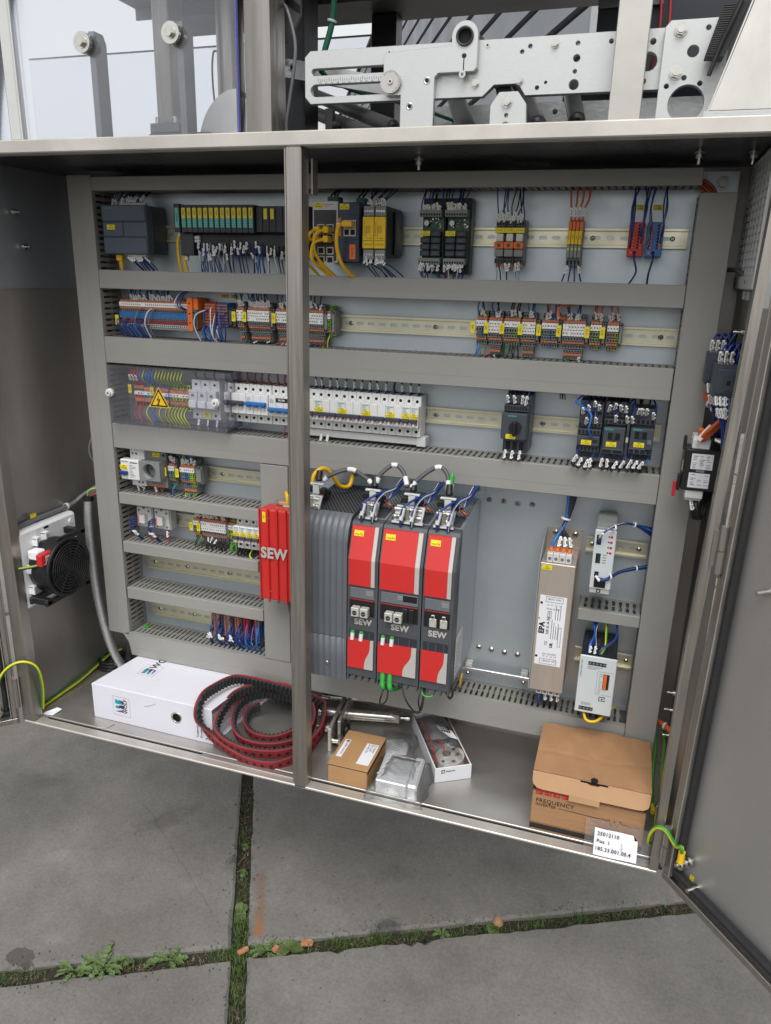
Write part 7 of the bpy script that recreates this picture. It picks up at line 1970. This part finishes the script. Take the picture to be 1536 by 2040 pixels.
txt(t, 'WOLF', (BX + 96, BY + 112, BH + .6), 28, 'print', bold=.01, rot=Euler((0, 0, math.pi / 2 - .1)))
txt(t, 'Technical', (BX + 294, BY - 4.6, 12), 7.6, rot=up); txt(t, 'Documentation', (BX + 304, BY - 4.7, 12), 7.6, rot=up); txt(t, '2.10', (BX + 321, BY - 4.9, 10), 13, rot=up)
b = MB(); b.tube([(BX + 150, BY - 2.3, 62), (BX + 170, BY - 2.5, 69), (BX + 182, BY - 2.6, 76)], .35, 4)
ob('scratch', b, 'print_grey', t)
t = thing('thread_scrap', (118, -262, 0), 'bit of pale thread hanging out under the binder', 'thread')
ob('thread', MB().tube([(124, -240, 1), (120, -252, 3), (116, -262, 2), (110, -268, 4)], 1.1, 5), 'silver', t)

# belt: one long toothed belt dropped in a loose coil
t = thing('toothed_belt', (475, -110, 0), 'red and black toothed belt lying in a loose coil by the centre post', 'belt')
def belt():
    K = [(470, -60, 30), (532, -50, 44), (591, -58, 40), (621, -105, 18), (614, -195, 2), (572, -258, 0), (516, -270, 0), (454, -258, 5), (398, -243, 20),
         (371, -244, 58), (367, -232, 103), (372, -180, 106), (396, -125, 105), (444, -110, 101), (506, -104, 94), (566, -94, 78), (611, -84, 52), (629, -146, 32), (610, -205, 20), (562, -249, 19), (493, -261, 19), (433, -251, 25),
         (401, -228, 36), (399, -185, 62), (410, -141, 78), (450, -98, 80), (512, -73, 76), (568, -78, 60), (601, -117, 42), (603, -167, 26), (568, -209, 18), (515, -230, 16), (462, -226, 20),
         (424, -190, 28), (410, -143, 42), (428, -106, 54), (473, -80, 56), (531, -75, 48), (567, -105, 34), (569, -156, 22), (532, -188, 12), (480, -188, 8), (438, -157, 8), (424, -115, 14), (442, -86, 18)]
    pth = MB().tube(K, 1, 4, steps=26).path
    # even spacing along the path
    P, acc, prev = [pth[0]], 0.0, pth[0]
    for q in pth[1:]:
        d = (q - prev).length
        while acc + d >= 2.6:
            prev = prev + (q - prev) * ((2.6 - acc) / d); P.append(prev.copy()); d = (q - prev).length; acc = 0.0
        acc += d; prev = q
    H = 24; red, blk, hol = MB(), MB(), MB()
    vr, vb, fs = [], [], []
    for i, p in enumerate(P):
        tg = (P[min(i + 3, len(P) - 1)] - P[max(i - 3, 0)]).normalized()
        u_ = Vector((0, -.30, .95)); u_ = (u_ - tg * u_.dot(tg)).normalized()
        o = u_.cross(tg).normalized()
        if o.dot(p - Vector((505, -160, p.z))) < 0: o = -o
        tooth = 7.0 if (i // 2) % 2 == 0 else 3.4
        a0, a1 = p + o * 4.4, p + o * .3
        vr += [a0, a0 + u_ * H, a1 + u_ * H, a1]
        c1 = p - o * tooth
        vb += [p + u_, p + u_ * (H - 1), c1 + u_ * (H - 1), c1 + u_]
        if i:
            q = (i - 1) * 4
            fs += [(q + m_, q + (m_ + 1) % 4, q + 4 + (m_ + 1) % 4, q + 4 + m_) for m_ in range(4)]
        if i % 7 == 3:
            c_ = p + o * 4.5 + u_ * (H * .5)
            hol.cyl(c_, c_ + o * .35, 4.0, 10, 0)
    red.add(vr, fs); blk.add(vb, fs)
    ob('outer_cover', red, 'belt_red', t); ob('toothed_inside', blk, 'belt_black', t); ob('suction_hole', hol, 'hole', t)['kind'] = 'stuff'
belt()
tag(ob('steel_strip', MB().box(388, 625, -284, -272, .3, 2.4, 0, .5), 'steel_h', at=(500, -278, 0)), 'thin bright steel strip lying on the front rim beneath the belt', 'steel strip')
# plate and shaft assembly behind the belt
t = thing('guide_assembly', (690, -60, 0), 'steel guide assembly of two plates and round shafts beside the belt', 'machine part')
skp = lambda p: (p[0] + (p[1] + 90) * -.12, p[1], p[2])
ob('plate', MB(skp).box(644, 653, -166, -24, .4, 62, 0, 1.2), 'shaft', t)
ob('plate', MB(skp).box(660, 668, -136, -10, .4, 66, 0, 1.2), 'shaft', t)
ob('shaft', MB().cyl((590, -66, 34), (784, -24, 34), 11, 20).box(764, 786, -36, -14, 24, 45, 0, 1), 'shaft', t)
ob('shaft', MB().cyl((600, -20, 50), (772, 18, 50), 7, 16).cyl((580, -20, 50), (600, -20, 50), 9, 6), 'shaft', t)
ob('shaft', MB().cyl((574, -118, 22), (643, -104, 22), 11, 20), 'shaft', t)
ob('shaft', MB().cyl((640, -40, 16), (778, -6, 14), 8, 16), 'shaft', t)
ob('shaft_bolt', MB().cyl((787, -24, 34), (800, -21, 34), 6, 14).cyl((800, -21, 34), (808, -19, 34), 10, 6).cyl((650, -150, 20), (672, -146, 20), 6, 12), 'bolt', t)
ob('clamp_ring', MB().ring((674, -112, 30), (1, .2, 0), 9, 16, 12, 18).cyl((680, -118, 46), (680, -118, 60), 4, 10), 'black', t)

# small kraft box
t = thing('kraft_box', (738, -196, 0), 'flat brown kraft box with two white stickers right of the centre post', 'box')
ob('box_body', MB().box(694, 784, -262, -132, .4, 44, 0, 1), 'card_kraft', t)
ob('lid_panel', MB(lambda p: (p[0], p[1], p[2] + .9 * math.sin((p[0] - 693) / 91 * 3.14))).box(693, 785, -264, -131, 44.2, 46, 0, .5), 'card_kraft', t)
ob('front_panel', MB().box(694.4, 783, -263.6, -262.2, 1, 43, 0, .4), 'card_kraft', t)
ob('lid_gap', MB().box(784.1, 784.6, -262, -134, 36, 43).box(693, 784, -263.9, -263.7, 42.6, 44), 'card_gap_shade', t)  # dark strips laid on the closed box stand for shade under the lid
R90 = Euler((0, 0, -math.pi / 2))
lb = ob('sticker', MB().box(752, 780, -246, -168, 46.9, 47.5), 'paper', t)
for k, s_ in enumerate(('Z.10.001', 'Pos.260', '32-00-721')): txt(lb, s_, (774 - k * 7.4, -171, 47.7), 7.6, rot=R90)
lb = ob('sticker', MB().box(700, 713, -234, -168, 46.2, 46.8), 'paper', t)
ob('sticker_mark', MB().box(704, 711, -177, -171, 46.8, 47, 0), 'print', lb)
txt(lb, '320081 / 050417A', (708, -180, 47), 5.6, rot=R90)
# aluminium block in a clear bag
t = thing('bagged_block', (846, -215, 0), 'aluminium block wrapped in a clear crinkled bag', 'wrapped part')
ob('block', MB(lambda p: (p[0] + (p[1] + 215) * -.08, p[1], p[2])).box(800, 868, -268, -170, 1, 36, 0, 2), 'alu_bright', t)
ob('end_block', MB(lambda p: (p[0] + (p[1] + 215) * -.08, p[1], p[2])).box(869, 892, -270, -168, 1, 40, 0, 4), 'alu_bright', t)
def crumple(x0, x1, y0, y1, zb, h, seed, nx=22, ny=22, edge=.35, amp=3.0, flat=.0):
    r_ = random.Random(seed)
    ph = [(r_.uniform(.04, .16), r_.uniform(.04, .16), r_.uniform(0, 6), r_.uniform(.4, 1)) for _ in range(9)]
    b = MB(); top, bot = [], []
    for i in range(nx + 1):
        for j in range(ny + 1):
            u, v = i / nx, j / ny
            e = min(u, 1 - u, v, 1 - v) / edge
            f = min(1, e) ** .55
            x, y = x0 + (x1 - x0) * u, y0 + (y1 - y0) * v
            w = sum(a[3] * abs(math.sin(a[0] * x + a[1] * y + a[2])) for a in ph) / 9
            jx = 3.5 * math.sin(y * .11 + seed) * (1 - f); jy = 3.5 * math.sin(x * .13 + seed) * (1 - f)
            top.append((x + jx, y + jy, zb + 1.0 + h * f * (1 - flat) + amp * (w - .5) * 2 * (.35 + f)))
            bot.append((x + jx, y + jy, zb + .4))
    q = lambda i, j: i * (ny + 1) + j
    fs = [(q(i, j), q(i + 1, j), q(i + 1, j + 1), q(i, j + 1)) for i in range(nx) for j in range(ny)]
    b.add([(p[0], p[1], max(p[2], zb + .5)) for p in top], fs, 0, True)
    return b
ob('bag', crumple(786, 912, -290, -146, 0, 43, 3, 34, 34, .30, 2.6), 'film', t)
b = MB()
for k in range(5): b.tube([(802 + k * 2, -250 + k * 18, 38), (808 + k * 2, -246 + k * 18, 40), (806 + k * 2, -240 + k * 18, 40)], .9, 4)
ob('bag_print', b, 'paper', t)['kind'] = 'stuff'
t = thing('bagged_label', (796, -92, 0), 'small clear bag holding a folded white slip behind the aluminium block', 'bag')
ob('slip', MB().prism([(778, -134), (830, -120), (826, -84), (806, -62), (768, -78)], 'z', 1.5, 3), 'paper', t)
b = MB()
for k in range(5): b.box(790 + k, 812 - k * 2, -112 + k * 6, -111 + k * 6, 3, 3.3)
ob('slip_print', b, 'print_grey', t)
ob('bag', crumple(752, 844, -142, -38, 3, 10, 8, 18, 18, .3, 2.4), 'film', t)
# white tray
def trx(p):
    a = (-0.489, 0.872); w = (.852, .523)
    return (917 + a[0] * p[1] + w[0] * p[0], -192 + a[1] * p[1] + w[1] * p[0], p[2])
t = thing('card_tray', (900, -70, 0), 'open white card tray filled with bagged metal parts', 'tray')
ob('tray_wall', MB(trx).box(0, 84, 0, 2.4, .4, 37, 0, .5).box(0, 2.4, 2.5, 222, .4, 35, 0, .5).box(81.6, 84, 2.5, 222, .4, 35, 0, .5).box(2.5, 81.5, 219.6, 222, .4, 35, 0, .5), 'paper', t)
ob('tray_floor', MB(trx).box(2.5, 81.5, 2.5, 219, .4, 2), 'card', t)
ob('tray_lining', MB(trx).box(2.5, 3.2, 2.5, 219, 2, 34.6).box(80.8, 81.5, 2.5, 219, 2, 34.6).box(2.5, 81.5, 2.5, 3.2, 2, 36), 'card', t)
b = MB(trx).box(14, 22, -.5, -.05, 23, 31).box(16, 20, -.8, -.5, 25, 29, 1).box(17.5, 22, -.8, -.5, 25.5, 26.3, 1)
ob('maker_mark', b, ['print', 'paper'], t)
txt(t, 'Rexnord', trx((25, -.4, 27)), 5.5, rot=Euler((math.pi / 2, 0, math.atan2(.523, .852))), bold=.03)
t = thing('bagged_bearing', (915, -130, 4), 'clear zip bags with a grey bearing flange lying in the white tray', 'wrapped part')
ob('flange', MB(lambda p: trx((p[0], p[1], p[2] + p[0] * .1 + (110 - p[1]) * -.05))).cyl((46, 44, 20), (46, 44, 32), 33, 30).cyl((40, 50, 32), (40, 50, 35), 10, 20, 1).cyl((62, 40, 32), (62, 40, 34), 5, 14, 1).cyl((48, 22, 32), (48, 22, 34), 5, 14, 1).cyl((26, 30, 32), (26, 30, 33), 4, 12, 2).cyl((60, 62, 32), (60, 62, 33), 4.5, 12, 2), ['silver', 'bolt', 'hole'], t)
ob('grey_part', MB(trx).box(12, 74, 92, 190, 6, 24, 0, 6), 'term', t)
for k, (xa, ya, xb, yb) in enumerate(((10, 20, 18, 190), (36, 50, 30, 96))):
    ob('zip_strip', MB(trx).tube([(xa, ya, 38 + k * 4), ((xa + xb) / 2, (ya + yb) / 2, 41 + k * 4), (xb, yb, 40 + k * 3)], 1.3, 6), 'red', t)
ob('bag_label', MB(trx).add([(40, 150, 46), (72, 120, 44), (80, 92, 38), (62, 100, 41), (44, 130, 45)], [(0, 1, 2, 3, 4)]), 'paper', t)
b = MB(trx)
for k in range(3):
    for q in range(4): b.box(48 + q * 5, 51 + q * 5, 138 - k * 9 - q * 3, 143 - k * 9 - q * 3, 46.6 - k * .4, 46.9)
ob('label_print', b, 'print', t)['kind'] = 'stuff'
def cr2(x0, x1, y0, y1, zb, h, sd, **k):
    b = crumple(x0, x1, y0, y1, zb, h, sd, **k); b.xf = trx; return b
ob('bag', cr2(4, 82, 6, 120, 22, 20, 5, edge=.3, amp=4.5), 'film', t)
ob('bag', cr2(6, 86, 84, 216, 18, 30, 9, edge=.35, amp=6), 'bag', t)
# inverter box
t = thing('carton', (1240, -178, 0), 'large brown carton with a loose lid and frequency inverter print', 'box')
x0, x1, y0, y1, H = 1132, 1347, -264, -92, 138
ob('carton_body', MB().box(x0, x1, y0, y1, .4, H, 0, 1.5), 'card', t)
def lidw(p): return (p[0], p[1], p[2] + 3.4 * math.sin((p[0] - x0) * .03 + 1) * math.sin((p[1] - y0) * .022) - 1.6 * max(0, 1 - abs((p[0] - x0 - 120) + (p[1] - y0) * .2) / 8) - 1.3 * max(0, 1 - abs((p[1] - y0 - 62) - (p[0] - x0) * .08) / 7) + 1.2 * math.sin((p[0] * .11)) * math.sin(p[1] * .05))
lid = MB(lidw); nx_, ny_ = 44, 34
vs = [(x0 - 2 + (x1 - x0 + 6) * i / nx_, y0 - 2 + (y1 - y0 + 4) * j / ny_, H + 3.6) for i in range(nx_ + 1) for j in range(ny_ + 1)]
lid.add(vs, [(i * (ny_ + 1) + j, (i + 1) * (ny_ + 1) + j, (i + 1) * (ny_ + 1) + j + 1, i * (ny_ + 1) + j + 1) for i in range(nx_) for j in range(ny_)], 0, True)
ob('lid', lid, 'card', t)
ob('lid_edge', MB().box(x0 - 1.6, x1 + 3.6, y0 - 1.4, y0 + .6, H - .5, H + 3.4, 0, .8).box(x1 + 1.4, x1 + 3.4, y0, y1, H - 3, H + 4, 0, .8), 'card', t)
xm0, xm1 = x0 + 88, x0 + 140
fl = [(x0 - 2, 140), (x0 - 2, 122), (x0 + 1, 113), (x0 + 8, 107), (x0 + 20, 105), (x1 - 22, 105), (x1 - 8, 106), (x1 + 1, 112), (x1 + 3, 120), (x1 + 3, 140), (xm1, 140), (xm1, 136), (xm1 - 14, 136), (xm1 - 20, 133), (xm1 - 32, 133), (xm1 - 38, 136), (xm0, 136), (xm0, 140)]
f_ = plate2d('front_flap', fl, [], y0 - 5, y0 - 3, 'card_light', t, bevel=.3)
for v in f_.data.vertices:
    z = v.co.z * 1000; v.co.y -= max(0, 138 - z) * .16 * S
ob('flap_slot', MB().box(xm0 + 1, xm1 - 1, y0 - 1.6, y0 + 8, 133.5, 138.6).cyl((xm0 + 26, y0 + 1, H + 3), (xm0 + 26, y0 + 1, H + 5.2), 7, 14), 'hole', t)
ob('flap_tab', MB().box(x0 + 70, x0 + 128, y0 - 10, y0 - 8, 92, 106, 0, .5), 'card_light', t)
b = MB().box(x0 + .3, x1 - .3, y0 - .4, y0 - .1, 5, 17).box(x0 + .3, x1 - .3, y0 - .4, y0 - .1, 19, 19.7).box(x0 + .3, x1 - .3, y0 - .4, y0 - .1, 96, 106).box(x0 + .3, x1 - .3, y0 - .4, y0 - .1, 93.4, 94.1)
ob('print_band', b, 'print', t)
txt(t, 'FREQUENCY', (x0 + 8, y0 - .6, 72), 12.5, 'print', bold=.004); txt(t, 'INVERTER', (x0 + 8, y0 - .6, 62.4), 8.6, 'print', bold=.004)
b = MB()
for k in range(4): b.box(x0 + 7 + k * 17, x0 + 20 + k * 17, y0 - .5, y0 - .1, 86, 101, 0, 0)
rb = ob('red_print', b, 'red_dark', t)
b = MB()
for k in range(4):
    for q in range(3): b.box(x0 + 9 + k * 17 + q * 3.4, x0 + 11 + k * 17 + q * 3.4, y0 - .7, y0 - .5, 88 + (q + k) % 3 * 1.6, 92 + (q * k) % 3)
ob('red_print_gap', b, 'card', t)['kind'] = 'stuff'
pts = [(x0 + 52, 62)] + [(x0 + 134 + k, 60) for k in (0,)] + [(x0 + 138, 61.5), (x0 + 141, 60), (x0 + 147, 60)] + [(x0 + 150, 63), (x0 + 154, 48), (x0 + 160, 63), (x0 + 165, 48), (x0 + 171, 65), (x0 + 174, 58), (x0 + 186, 57), (x0 + 188, 54), (x0 + 191, 57), (x0 + 206, 57)]
ob('wave_line', MB().tube([(x, y0 - .3, z) for x, z in pts], .55, 4, straight=True), 'print', t)
# card with the job number
def cdx(p): return (p[0], -297 + p[2] * .48 + p[1], 1.2 + p[2] * .95)
t = thing('job_card', (1300, -290, 0), 'white job number slip in a clear sleeve leaning on the carton', 'slip')
n_ = 10; b = MB(); vs = []
for i in range(n_ + 1):
    for j in range(7):
        x = 1259 + 80 * i / n_; z = 1 + 47 * j / 6
        if i == n_ and j == 6: x -= 6; z -= 8
        vs.append(cdx((x + z * -.03, -1.0 * math.sin(x * .1) * (j / 6) - .9 * math.sin(x * .06 + z * .11), z)))
b.add(vs, [(i * 7 + j, (i + 1) * 7 + j, (i + 1) * 7 + j + 1, i * 7 + j + 1) for i in range(n_) for j in range(6)], 0, True)
ob('slip', b, 'paper', t)
tl = Euler((math.pi / 2 - .46, 0, 0))
for k, s_ in enumerate(('25012110', 'Pos. 1', '185.23.001.00.4')):
    p = cdx((1263 - (2 if k == 2 else 0), -2.6, 40 - k * 13)); txt(t, s_, p, 9.8, rot=tl, bold=.012)
b = MB(); vs = []
for i in range(15):
    for j in range(9):
        x = 1240 + 122 * i / 14; z = -1 + 62 * j / 8
        vs.append(cdx((x, 1.6 - 1.2 * math.sin(x * .21 + z * .1) - 1.6 * math.sin(x * .4) * (1 if i < 3 or i > 11 else .4), z + 2 * math.sin(x * .2))))
b.add([(p[0], p[1], max(p[2], .8)) for p in vs], [(i * 9 + j, (i + 1) * 9 + j, (i + 1) * 9 + j + 1, i * 9 + j + 1) for i in range(14) for j in range(8)], 0, True)
ob('sleeve', b, 'film', t)

for o in list(sc.objects):                                   # rows too fine to pick apart stay one part
    if o.parent is not None and o.name.split('.')[0] in ('terminal_row', 'wire_entry', 'plug_row', 'clamp_bar', 'print_frame', 'side_vents', 'foot_fin', 'bay_web', 'front_print', 'label_print', 'slotted_wall', 'scale_ticks', 'dial_ticks', 'circuit_print', 'slip_print', 'plug'):
        o['kind'] = 'stuff'
